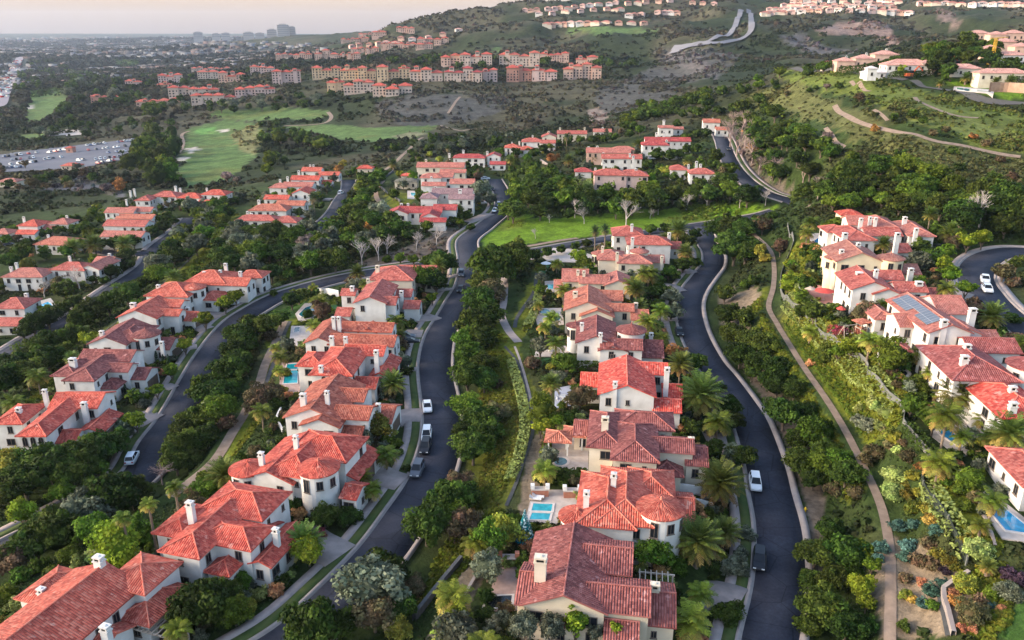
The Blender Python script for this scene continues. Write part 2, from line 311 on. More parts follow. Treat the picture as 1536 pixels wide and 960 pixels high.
# --- row along the right road
H(1,"tan walled house with mauve brown roofs and a pergola, nearest the bottom edge",-9,'brown','tan',[('y',785,908,906,14,5.2),('x',776,904,818,7,4.9),('x',815,934,862,4,3.5),('x',875,855,945,6,5.5),('x',913,887,944,3,3.0),('x',880,913,972,5.5,5.1),('x',957,934,1010,7,3.3),('x',909,960,954,4,3.0)],[(811,834,9.0,2.0),(983,875,5.6,1.5)],pxpad=3)
H(1,"white villa with coral roofs and a broad round tower, beside a plunge pool",-9,'coral','white',[('h',866,786,950,13,5.9),('h',898,783,976,14,6.1),('c',866,775,2.2,0,5.7),('c',991,763,2.9,0,6.7),('h',945,743,1008,7,5.8),('x',1012,788,1040,8,3.2)],[(921,709,9.0,1.1),(880,736,8.6,1.1)],pxpad=3)
H(1,"large cream villa with dusty mauve hipped roofs, beside the round spa terrace",-8,'brown','cream',[('h',884,670,932,12,6.2),('h',920,689,985,12,6.3),('h',925,641,1008,6,6.2),('x',960,675,1039,4.5,5.6),('x',1030,697,1060,6,3.9),('h',980,712,1021,5,3.0),('x',862,652,888,5,3.0)],[(908,625,9.2,1.6),(1037,656,6.4,1.3)],pxpad=3)
H(1,"white house with the brightest scarlet roof, behind two clipped trees",-7,'scarlet','white',[('y',900,592,981,14,5.8),('x',872,579,915,6,3.3),('x',950,560,1000,5,6.0),('x',995,597,1022,6,3.0),('x',981,617,1020,5,3.1)],[(923,572,8.0,1.1),(1001,551,8.6,1.3)],pxpad=3)
H(1,"white villa with dull maroon roofs and two round towers, by the right road",-6,'brown','white',[('y',866,515,922,13,5.9),('c',863,489,1.7,0,5.9),('c',947,496,2.9,0,6.6),('x',902,523,963,5,5.5),('y',900,527,940,4,4.9),('x',962,536,994,9,3.2)],[(873,484,8.0,1.1),(901,499,8.0,1.1),(977,499,5.6,1.2)],pxpad=3)
H(1,"pale house with salmon gables beside a dark kidney pool",-5,'salmon','cream',[('y',848,466,915,13,5.7),('y',872,475,919,4,4.9),('x',895,450,933,6,5.5),('x',905,466,950,4,5.3),('x',948,480,972,6,3.9)],[(863,437,8.0,1.6),(954,454,6.0,1.3)],pxpad=3)
H(1,"low house with faded pink roof and twin chimneys, half hidden by palms",-4,'pink','cream',[('x',844,422,882,9,4.9),('x',870,425,914,6,4.7),('y',908,429,946,9,4.4),('x',832,433,848,6,3.1)],[(867,405,7.0,1.1),(876,406,7.0,1.1)],pxpad=2.8)
H(1,"cream house with pink roofs and two round bays, beside a paved white terrace",-4,'pink','cream',[('h',898,390,937,9,5.4),('h',928,395,976,7,5.1),('c',959,378,2.5,0,6.0),('c',897,381,1.7,0,5.6),('x',974,394,996,6,3.2)],[(904,369,7.8,1.1),(926,378,7.6,1.2),(993,384,5.8,1.2)],pxpad=2.6)
H(1,"white house with rosy hipped roof, last of its row next to the lawn",-3,'rose','white',[('h',921,354,965,10,6.0),('h',943,367,1006,8,5.9),('x',1004,373,1022,6,3.2)],[(948,336,9.0,1.2),(949,356,8.6,1.3),(1004,349,7.6,1.4)],pxpad=2.4)
# --- row on the right bank
H(1,"white villa with solar panels on its pink roof, above the playground lawn",-2,'pink','white',[('y',1395,500,1456,18,6.2),('x',1350,490,1400,6,5.1),('h',1313,479,1342,8,3.8),('y',1427,503,1472,6,5.5),('x',1410,471,1454,9,6.1),('x',1470,523,1506,8,3.2)],[(1417,479,8.2,1.6),(1460,462,8.6,1.7)],solar=True)
H(1,"white villa with broad rose roof and twin chimneys, right of the palm garden",-5,'rosedark','white',[('h',1431,570,1528,14,5.2),('x',1455,528,1530,6,5.5),('c',1546,549,3.2,0,5.7)],[(1452,516,7.6,1.5),(1448,533,7.6,1.6)])
H(1,"white house with bright red hip roof cut by the right edge, behind big palms",-4,'scarlet','white',[('h',1503,627,1585,12,4.8)],[(1520,579,7,1.4),(1521,603,6.5,1.5)])
H(1,"small white pool house with shuttered windows, cut by the right edge",-6,'rose','white',[('h',1537,730,1605,10,3.5)],[])
H(1,"white villa with red tile roofs and balcony, above the coral coloured patio",-6,'rose','white',[('y',1279,435,1340,12,6.0),('y',1312,442,1352,6,5.3),('y',1341,445,1364,4,4.5),('x',1345,437,1390,5,5.5),('x',1318,419,1354,5,5.8),('x',1389,449,1408,6,3.2)],[(1290,408,7.4,2.2),(1315,404,8.6,1.2),(1379,422,6.8,2.0)])
H(1,"butter yellow villa with round tower and brown pink roof, beside a cypress hedge",-5,'pinkbrown','butter',[('y',1256,393,1326,12,5.9),('c',1252,388,2.0,0,5.5),('c',1336,388,2.8,0,6.0),('x',1350,411,1380,6,3.2)],[(1288,364,8.4,1.3),(1263,374,7.4,1.4),(1367,402,5.6,1.6)])
H(1,"white villa with long rose roof and a small blue pool at its left side",-1,'rose','white',[('h',1270,361,1313,13,5.8),('h',1242,349,1272,6,5.5),('x',1300,354,1353,6,5.8),('x',1340,379,1367,6,3.2)],[(1268,349,7.6,1.7),(1347,349,8.2,1.6)])
H(1,"rambling pink roofed house with five chimneys, nearest the wooded hill",-8,'pink','white',[('h',1300,343,1350,12,5.0),('h',1364,354,1401,15,4.4),('x',1273,337,1312,7,4.8)],[(1292,327,7.2,1.3),(1306,325,7.4,1.2),(1314,326,7.4,1.2),(1358,325,6.8,1.5),(1375,342,6.2,1.4)])
# --- row between the left road and the lower left street
H(1,"white villa with glowing red hip roofs, above dark trees by the left road",0,'red','white',[('h',28,654,68,16,5.9),('x',75,612,146,7,6.0),('h',-8,636,32,8,5.4),('x',73,664,112,5,3.0),('y',119,650,152,8,3.0)],[(66,584,8.6,1.2),(27,611,7.0,1.4),(125,603,7.2,1.5)],arch=True)
H(1,"bluish white villa with maroon hipped roofs and cypress columns at the door",-2,'brown','white',[('h',97,571,140,14,5.9),('h',80,564,112,9,5.5),('x',118,541,195,6,6.0),('x',138,557,192,4,5.4),('h',146,583,174,5,3.0),('x',190,569,218,6,3.2)],[(108,537,8.0,2.0),(205,545,5.0,1.6)])
H(1,"white villa with dark red roof and an oval tower, along the left road",-3,'brown','white',[('y',133,517,188,13,5.7),('h',163,511,206,10,5.9),('c',219,502,3.1,0,6.0),('x',230,524,254,7,3.2)],[(152,496,7.6,1.4),(242,512,5.4,1.3)])
H(1,"white house with coral gables behind a lime street tree, along the left road",-4,'coral','white',[('y',177,477,234,12,5.7),('x',224,460,270,5,6.0),('x',224,473,268,4,5.4),('x',272,481,291,6,3.2)],[(199,454,7.4,2.0),(281,461,5.0,1.6)])
H(1,"white villa with coral roofs and a round tower over its yellow lit door",-5,'coral','white',[('h',219,444,281,11,5.9),('c',291,432,3.0,0,6.2),('h',299,450,325,7,3.5)],[(237,427,7.4,1.4)])
H(1,"wide coral roofed villa with four slim chimneys, last along the left road",-6,'coral','white',[('h',280,423,336,10,5.8),('x',300,427,370,6,5.3),('h',358,416,392,6,5.3)],[(306,407,7.4,1.3),(330,405,7.6,1.2),(338,395,8.4,1.4),(360,407,7.0,1.3)])
# --- lower left street
H(2,"pale red roofed house beside the bright blue pool at the left edge",0,'rose','white',[('h',-10,463,36,9,5.4),('x',-10,489,26,6,3.0)],[(39,440,7.6,1.5)])
H(2,"low pink roofed house with two chimneys, beyond the bare pale trees",0,'pink','white',[('h',4,416,63,9,4.9)],[(16,400,6.6,1.3),(24,394,6.6,1.3)])
H(2,"pale house with red hip roof in the middle of three by the street bend",-5,'rose','white',[('h',76,405,126,8,5.4)],[(104,384,8,1.1)])
H(2,"white gabled house with an open upstairs balcony, nearest the lower street",-8,'pink','white',[('y',120,404,148,12,5.4),('x',140,394,166,6,5.2)],[(164,380,7,1.4)])
H(2,"long pink roofed house half covered by trees, in front of the stacked row",-4,'pink','white',[('x',151,355,212,7,4.9)],[])
H(2,"red roofed house with dark cypresses on its wall, in the stacked row",-4,'rose','white',[('x',155,339,217,8,5.4)],[(166,330,7,1.3)])
H(2,"orange pink roofed house in the stacked row, behind the one with cypresses",-4,'salmon','white',[('x',174,328,228,6,5.4)],[(176,321,7,1.8)])
H(2,"pink roofed double house at the back of the stacked row",-4,'pink','white',[('x',157,319,200,7,5.3),('x',190,317,226,6,5.5)],[(189,299,8,1.2)])
H(2,"narrow red roofed house with two white chimneys on its left end",-2,'rose','white',[('h',203,301,224,10,5.2)],[(195,286,8,1.4),(201,283,8.4,1.3)])
H(2,"rosy hip roofed house with a row of dark windows, behind the turning circle",-6,'rose','white',[('h',227,295,263,9,5.4)],[(263,279,8.6,1.7)])
H(2,"deep red roofed house between two palms, behind the turning circle",-6,'red','white',[('h',266,297,299,8,4.9)],[(270,282,7.6,1.4)])
H(2,"red roofed house with a separate garage, at the far end of the turning circle",-8,'red','white',[('h',302,292,337,8,5.4),('x',297,305,317,5,3.0)],[(310,282,7.4,1.2)])
H(2,"dark red roofed house at the edge of the scrub valley, left of its paler twin",-6,'red','white',[('h',27,339,56,9,5.3),('x',24,351,52,5,3.0)],[(35,325,7.6,1.4)])
H(2,"pale red roofed house at the edge of the scrub valley, beside a dark hedge",-6,'pink','white',[('h',74,336,101,8,4.9),('x',59,343,79,6,3.1)],[(100,323,7,1.2)])
H(2,"low salmon roofed house with an opening in its roof, among trees",-6,'salmon','white',[('h',52,367,107,10,4.0)],[(72,352,5.8,1.3)])
H(2,"small pink roofed house cut by the left edge, next to a white drive",-4,'pink','white',[('h',-14,351,12,7,3.6)],[])
# --- cluster on the short middle street
H(2,"lowest red roofed house of the middle cluster, with tall windows in its front",-3,'rose','white',[('h',354,331,412,7,5.1),('h',409,334,444,8,4.4)],[(371,317,7,1.3),(377,320,7,1.5)])
H(2,"wide salmon roofed house in the middle cluster, behind the lowest one",-3,'salmon','white',[('h',374,316,429,9,4.5),('x',414,308,456,6,5.4)],[(388,300,6.6,1.6)])
H(2,"dark red roofed house with a white arched gable, in the middle cluster",-3,'red','white',[('x',396,299,432,6,3.9),('y',438,291,464,10,5.4)],[])
H(2,"white two storey house with many small windows, in the middle cluster",-3,'pink','white',[('h',404,282,430,8,5.4),('x',424,280,468,7,5.8)],[(420,269,8,1.4),(431,265,8.4,1.5)])
H(2,"crimson roofed house with a small garage wing, near the top of the middle cluster",-3,'red','white',[('x',436,270,478,7,5.8),('x',470,276,496,6,3.1)],[(448,256,8,1.7)])
H(2,"topmost coral roofed house of the middle cluster, with twin chimneys",-3,'coral','white',[('x',452,257,481,7,5.8),('x',477,263,508,6,5.0)],[(465,247,8.2,1.3),(470,247,8.2,1.3)])
H(2,"lone red roofed pavilion among shrubs, right of the middle cluster",-2,'red','tan',[('h',536,253,558,6,3.9)],[])
# --- cluster at the end of the central road
H(2,"low crimson roofed house with gables facing the camera, beside bare trees",-2,'crimson','white',[('y',582,321,611,8,4.3),('x',600,319,662,7,4.6),('y',632,326,657,7,4.3),('x',650,315,684,6,5.2),('x',630,333,668,4,3.2)],[(602,305,6.4,1.4),(612,305,6.4,1.2)])
H(2,"white house with mauve grey roofs, behind the crimson roofed one",-2,'mauve','white',[('h',631,298,655,8,5.8),('x',673,299,710,6,5.8),('x',648,291,708,7,6.0)],[(653,280,8.2,1.5),(690,284,8.4,2.0)])
H(2,"pink roofed stepped house in the centre of its cluster, above a small pool",-2,'pink','white',[('h',631,267,661,7,6.0),('x',655,266,679,6,6.0),('x',633,279,668,5,4.2),('x',675,276,711,7,4.8)],[(647,265,7,1.3)])
H(2,"long pink roofed house at the back of the cluster, with one tall chimney",-3,'pink','cream',[('x',625,251,696,8,5.8),('x',660,259,698,5,5.0)],[(639,239,9,1.5)])
H(2,"white house with cherry red roofs at the end of the central road",-3,'crimson','white',[('h',680,237,727,7,4.9),('y',731,235,750,8,5.4),('x',735,247,758,5,3.0)],[(695,225,7.6,1.7),(731,227,7.6,1.7),(674,230,6,1.5)])
H(3,"green grey roofed pool pavilion below the pink stepped house",-2,'greengrey','cream',[('h',592,273,625,6,3.4)],[])
H(3,"tiny red roofed summer house above the pool pavilion",-2,'red','cream',[('h',602,264,619,5,3.0)],[])
# --- cluster behind the lawn
H(2,"orange red roofed house at the left end of the hillside cluster",-3,'coral','white',[('h',757,222,779,8,4.4),('h',778,225,800,7,4.4)],[(768,213,6.4,1.2),(779,212,6.4,1.3)])
H(2,"rose roofed white house left of the one with a bell shaped chimney",-3,'rose','white',[('h',783,213,813,8,5.4),('x',811,215,833,6,5.0)],[(799,203,7.6,1.4)])
H(2,"long red roofed house at the back of the hillside cluster, with palms in front",-3,'rose','cream',[('y',813,206,834,9,5.4),('x',836,201,880,7,5.4)],[(823,197,8,1.8),(840,191,7.4,1.6),(877,191,7.4,1.4)])
H(2,"small white house with low pink roof, at the foot of the eroded gully",-5,'pink','white',[('x',890,198,917,6,4.0)],[(904,191,5.6,1.4)])
H(2,"peach walled house with pink roof, behind the white one in the lawn cluster",-4,'pink','peach',[('x',880,229,946,8,6.0),('h',920,225,951,6,6.6)],[(883,220,8.2,1.6),(896,219,8,1.6)])
H(2,"white walled house with slit windows, between two pink ones in the lawn cluster",-4,'rose','white',[('x',903,238,963,7,6.0)],[(905,229,8,1.4),(950,234,8,1.6),(945,230,8.4,1.4)])
H(2,"large pink walled house with rose roof, closest to the trees above the lawn",-3,'rose','pinkwall',[('h',892,263,940,9,6.4),('h',928,264,972,9,6.1)],[(906,243,9,1.5),(893,252,8,1.3),(954,253,8.6,1.6)])
H(2,"small white guest house with a crimson hip roof, beside the clipped green hedge",-3,'crimson','white',[('h',863,258,887,6,4.4)],[])
H(2,"white house with bright crimson front roof and paler back roof, under the wooded slope",-4,'crimson','white',[('h',964,218,1003,8,5.8),('x',968,212,1036,7,5.9)],[(985,199,8.8,1.8),(996,198,8.8,1.7),(1000,210,7,1.4)])
H(2,"pink roofed house with terraces and three chimneys, right of a yellow tree",-6,'rose','white',[('h',1006,255,1031,8,4.4),('h',1035,261,1073,8,5.0)],[(1033,247,6.2,1.4),(1045,242,7.4,1.7),(1051,246,7,1.6)])
H(3,"small white house with a tall rounded chimney, just under the wooded slope",-5,'pink','white',[('x',988,192,1010,5,4.8),('x',1010,194,1025,5,3.4)],[(996,180,8,2.0)])
H(3,"white roofed corner house at the head of the upper street",-8,'salmon','white',[('x',1055,184,1080,8,4.8),('x',1074,195,1093,6,3.1)],[(1069,177,7,1.4)])
H(3,"small orange roofed car park office",0,'coral','tan',[('h',91,249,118,8,3.2)],[])
H(3,"tiny kiosk in the middle of the car park",0,'coral','brick',[('h',98,222,108,6,4.5)],[])
H(3,"tan roofed shed at the left edge below the car park",0,'pinkbrown','tan',[('h',-4,273,25,8,3.4)],[])
H(3,"low red roofed garden pavilion behind the palm by the hill",-4,'red','tan',[('h',1262,323,1293,5,2.9)],[])
# --- crest of the right hill
H(2,"wide white mansion on the crest with two small roof turrets",-6,'palepink','white',[('h',1331,98,1400,12,4.8),('h',1350,94,1368,6,6.0),('h',1384,95,1400,6,5.8)],[])
H(3,"pink roofed crest house at the left end of the ridge row",-6,'palepink','peach',[('h',1256,92,1283,9,6.0)],[(1270,84,8,1.5)])
H(3,"pink roofed crest house in the middle of the ridge row, behind the long hedge",-6,'palepink','peach',[('h',1284,88,1312,9,6.0)],[(1300,79,8,1.5)])
H(3,"pink roofed crest house at the right end of the ridge row, below the scarp",-6,'palepink','peach',[('h',1313,82,1348,9,6.2)],[(1330,73,8,1.5)])
H(3,"open brown gazebo on a walled terrace at the crest",-6,'brown','tan',[('h',1236,95,1251,6,4.6)],[])
H(3,"half built white house with open frame on the crest",-6,'white','white',[('h',1296,109,1329,6,3.0),('h',1302,103,1316,5,5.5)],[])
H(3,"low pink roofed house beside the orange excavator arm",-8,'palepink','cream',[('h',1424,103,1473,9,3.9)],[(1445,96,5.5,2)])
H(3,"long low pink roofed house behind the clipped hedge at the right edge",-8,'palepink','cream',[('h',1470,110,1545,9,3.9)],[(1490,104,5.5,2)])
H(3,"white house below the pink hill terrace at the right edge",-8,'palepink','white',[('h',1500,83,1540,8,4.0)],[])
for px,py,w,lb in [(1478,73,24,"lowest pink house of the upper right hill terrace"),(1499,63,26,"pink house in the middle of the upper right hill terrace"),(1486,52,24,"leftmost pink house on top of the right hill"),(1510,50,28,"topmost pink house on the right hill, near the corner"),(1523,70,26,"pink house cut by the right edge on the upper terrace"),(1455,50,30,"pink walled house on the bare cut at the hill top")]:
    H(3,lb,-8,'palepink','peach',[('h',px,py,px+w,9,5.5)],[])
# ------------------------------------------------------------------ resolve wings to world rectangles
def solve_house(h):
    yaw=h['yaw']; cx,sx=math.cos(yaw),math.sin(yaw)
    w0=[w for w in h['wings'] if w[0]!='w'][0]
    eave=w0[5]
    if w0[0]=='c': g=[G(w0[1],w0[2],eave)]
    else: g=[G(w0[1],w0[2],eave,40),G((w0[1]+w0[3])/2,w0[2],eave,40)]
    pad=h.get('pxpad'); 
    if pad is None: pad=float(np.mean([q[2] for q in g]))
    out=[]
    for i,w in enumerate(h['wings']):
        if w[0]=='w':
            _,k,x,y,ww,dd,ev=w; p=np.array([x,y]); 
        elif w[0]=='c':
            ee=w[5]+(.75 if w[3]>=2.4 else 0); q=P(w[1],w[2]-1,pad+ee); out.append(('c',q[0],q[1],w[3],0,ee)); continue
        else:
            k,pl,py,pr,dd,ev=w; q=P(pl,py,pad+ev); p=q[:2]
            # width so that the right corner lands on px = pr
            t=(pr-768)/F; zz=pad+ev-CZ
            # X0+w*cx = t*((Y0+w*sx)*cP - zz*sP)
            ww=(t*(p[1]*cP-zz*sP)-p[0])/(cx-t*sx*cP)
        c=p+np.array([cx,sx])*ww/2+np.array([-sx,cx])*dd/2
        out.append((k,c[0],c[1],ww+0.013*i,dd+0.017*i,ev+0.011*i))
    xs=np.mean([o[1] for o in out]); ys=np.mean([o[2] for o in out])
    h['pad']=pad; h['o']=(xs,ys)
    loc=[]
    for o in out:
        dx,dy=o[1]-xs,o[2]-ys
        loc.append((o[0],dx*cx+dy*sx,-dx*sx+dy*cx,o[3],o[4],o[5]))
        PADS.append((o[1],o[2],(o[3] if o[0]=='c' else 0.45*math.hypot(o[3],o[4])),pad))
    h['loc']=loc
    ch=[]
    for (px,py,zt,s) in h['ch']:
        zt+=.55 if h['tier']==1 else .1; s*=.68; q=P(px,py,pad+zt); dx,dy=q[0]-xs,q[1]-ys
        ch.append((dx*cx+dy*sx,-dx*sx+dy*cx,zt,s))
    h['chl']=ch
for h in HS: solve_house(h)
# pools and terraces: (label, deck material, deck outline, [water outlines], water colour)
POOLS=[]
def PL(label,deck,outline,waters,wc=(.02,.36,.46),z=None,name="swimming_pool",cat="pool"): POOLS.append(dict(label=label,deck=deck,outline=outline,waters=waters,wc=wc,z=z,name=name,cat=cat))
def ell(cx,cy,a,b,n=14): return [(cx+a*math.cos(2*math.pi*i/n),cy+b*math.sin(2*math.pi*i/n)) for i in range(n)]
PL("turquoise pool with brick deck beside the vivid red roofed villa",'pave',[(423,544),(450,542),(451,578),(449,592),(422,597),(419,578)],[[(431,547),(447,546),(446,554),(429,555)],[(428,557),(447,556),(446,575),(425,576)]],(.01,.40,.46))
PL("white edged plunge pool in two basins beside the coral villa",'stone',[(803,735),(868,735),(868,760),(835,786),(787,784),(795,753)],[[(800,756),(829,757),(827,768),(797,767)],[(798,770),(826,771),(823,781),(794,780)]],(.04,.42,.52))
PL("dark kidney shaped pool with a pale round spa",'stone',[(801,463),(843,462),(846,487),(806,489)],[ell(817,468,8,4),[(819,476),(829,472),(838,470),(840,480),(830,484),(821,481)]],(.015,.16,.17))
PL("small square spa on a white deck in front of the faded pink house",'stone',[(817,422),(836,421),(838,438),(818,438)],[[(820,427),(832,427),(833,434),(822,434)]],(.06,.40,.46))
PL("long bright blue pool with a square spa, lower right",'stone',[(1460,742),(1482,734),(1548,786),(1548,815),(1503,808)],[[(1472,747),(1485,743),(1494,752),(1480,757)],[(1480,762),(1499,757),(1540,790),(1540,801),(1508,796)]],(.01,.33,.62))
PL("narrow deep blue pool among palms, upper right",'stone',[(1392,631),(1449,630),(1457,680),(1440,687),(1399,655)],[[(1404,642),(1424,641),(1431,652),(1446,666),(1440,671),(1425,662),(1411,652)]],(.01,.26,.55))
PL("small dark blue pool at the left side of the long rose roof",'stone',[(1214,351),(1243,349),(1245,372),(1217,373)],[[(1221,362),(1230,355),(1241,354),(1241,366),(1224,366)]],(.01,.17,.42))
PL("bright blue pool beside the pale red roofed house at the left edge",'stone',[(51,454),(76,447),(86,460),(60,477)],[[(57,459),(72,453),(77,456),(79,462),(63,472),(57,467)]],(.01,.42,.68))
PL("curved pool terrace with a dark teal basin beside the five window gable",'stone',[(443,471),(457,455),(492,454),(488,476),(449,483)],[[(448,472),(458,462),(470,458),(477,458),(474,467),(463,466),(453,476)]],(.015,.17,.19))
PL("pale terrace with a small black hot tub beside the low brown red villa",'stone',[(437,489),(470,489),(471,510),(450,521),(434,513)],[[(442,492),(450,491),(449,498),(441,499)]],(.02,.05,.06))
PL("small turquoise pool below the pink stepped house",'stone',[(611,286),(633,287),(631,299),(611,298)],[[(616,289),(629,290),(627,295),(617,294)]],(.03,.38,.44))
PL("long pale pool along the crest below the clipped hedge",'stone',[(1431,129),(1492,135),(1490,141),(1430,135)],[[(1435,131),(1460,134),(1488,137),(1486,139),(1450,137),(1435,134)]],(.10,.38,.55))
PL("round spa set in the stone terrace of the cream villa",'stone',[(828,648),(884,645),(882,712),(826,712)],[ell(841,693,10,6)],(.16,.30,.36))
PL("brick patio with a black reflecting basin beside the tan walled house",'pave',[(744,852),(784,850),(779,915),(722,917),(735,893)],[[(731,896),(768,894),(766,912),(727,913)]],(.012,.016,.018),name="patio_pool")
PL("coral paved patio below the red tiled villa",'coral',[(1203,431),(1228,427),(1262,452),(1262,466),(1236,455),(1208,441)],[],name="patio",cat="patio")
PL("terrace with pale paving beside the maroon roofed villa",'stone',[(806,519),(855,519),(853,535),(801,535)],[],name="patio",cat="patio")
PL("white paved terrace at the end of the row by the lawn",'stone',[(813,383),(830,372),(866,375),(892,384),(884,394),(840,393),(816,391)],[],name="patio",cat="patio")
PL("pale blue grey patio with table behind the scarlet roofed house",'blue',[(832,583),(857,578),(857,611),(832,613)],[],name="patio",cat="patio")
PL("small round black fire pit basin on the right bank",'stone',ell(1353,561,14,8),[ell(1353,561,8,4.5)],(.015,.02,.025),name="fire_pit",cat="fire pit")
for p in POOLS:
    cx=np.mean([q[0] for q in p['outline']]); cy=np.mean([q[1] for q in p['outline']])
    if p['z'] is None: p['z']=float(G(cx,cy,0,30)[2])
    for h in HS:
        hx,hy,_=proj((h['o'][0],h['o'][1],h['pad']))
        if abs(hx-cx)<75 and abs(hy-cy)<60 and h['tier']==1 and abs(h['pad']-p['z'])<1.6: p['z']=h['pad']-.05; break
    w=[P(q[0],q[1],p['z']) for q in p['outline']]; c=np.mean(w,0); PADS.append((c[0],c[1],.82*max(np.linalg.norm(q-c) for q in w),p['z']-.12))
    p['w']=w; p['c']=c
# other flat ground: parking lot, apartment blocks etc. keep the natural terrain
flatten()
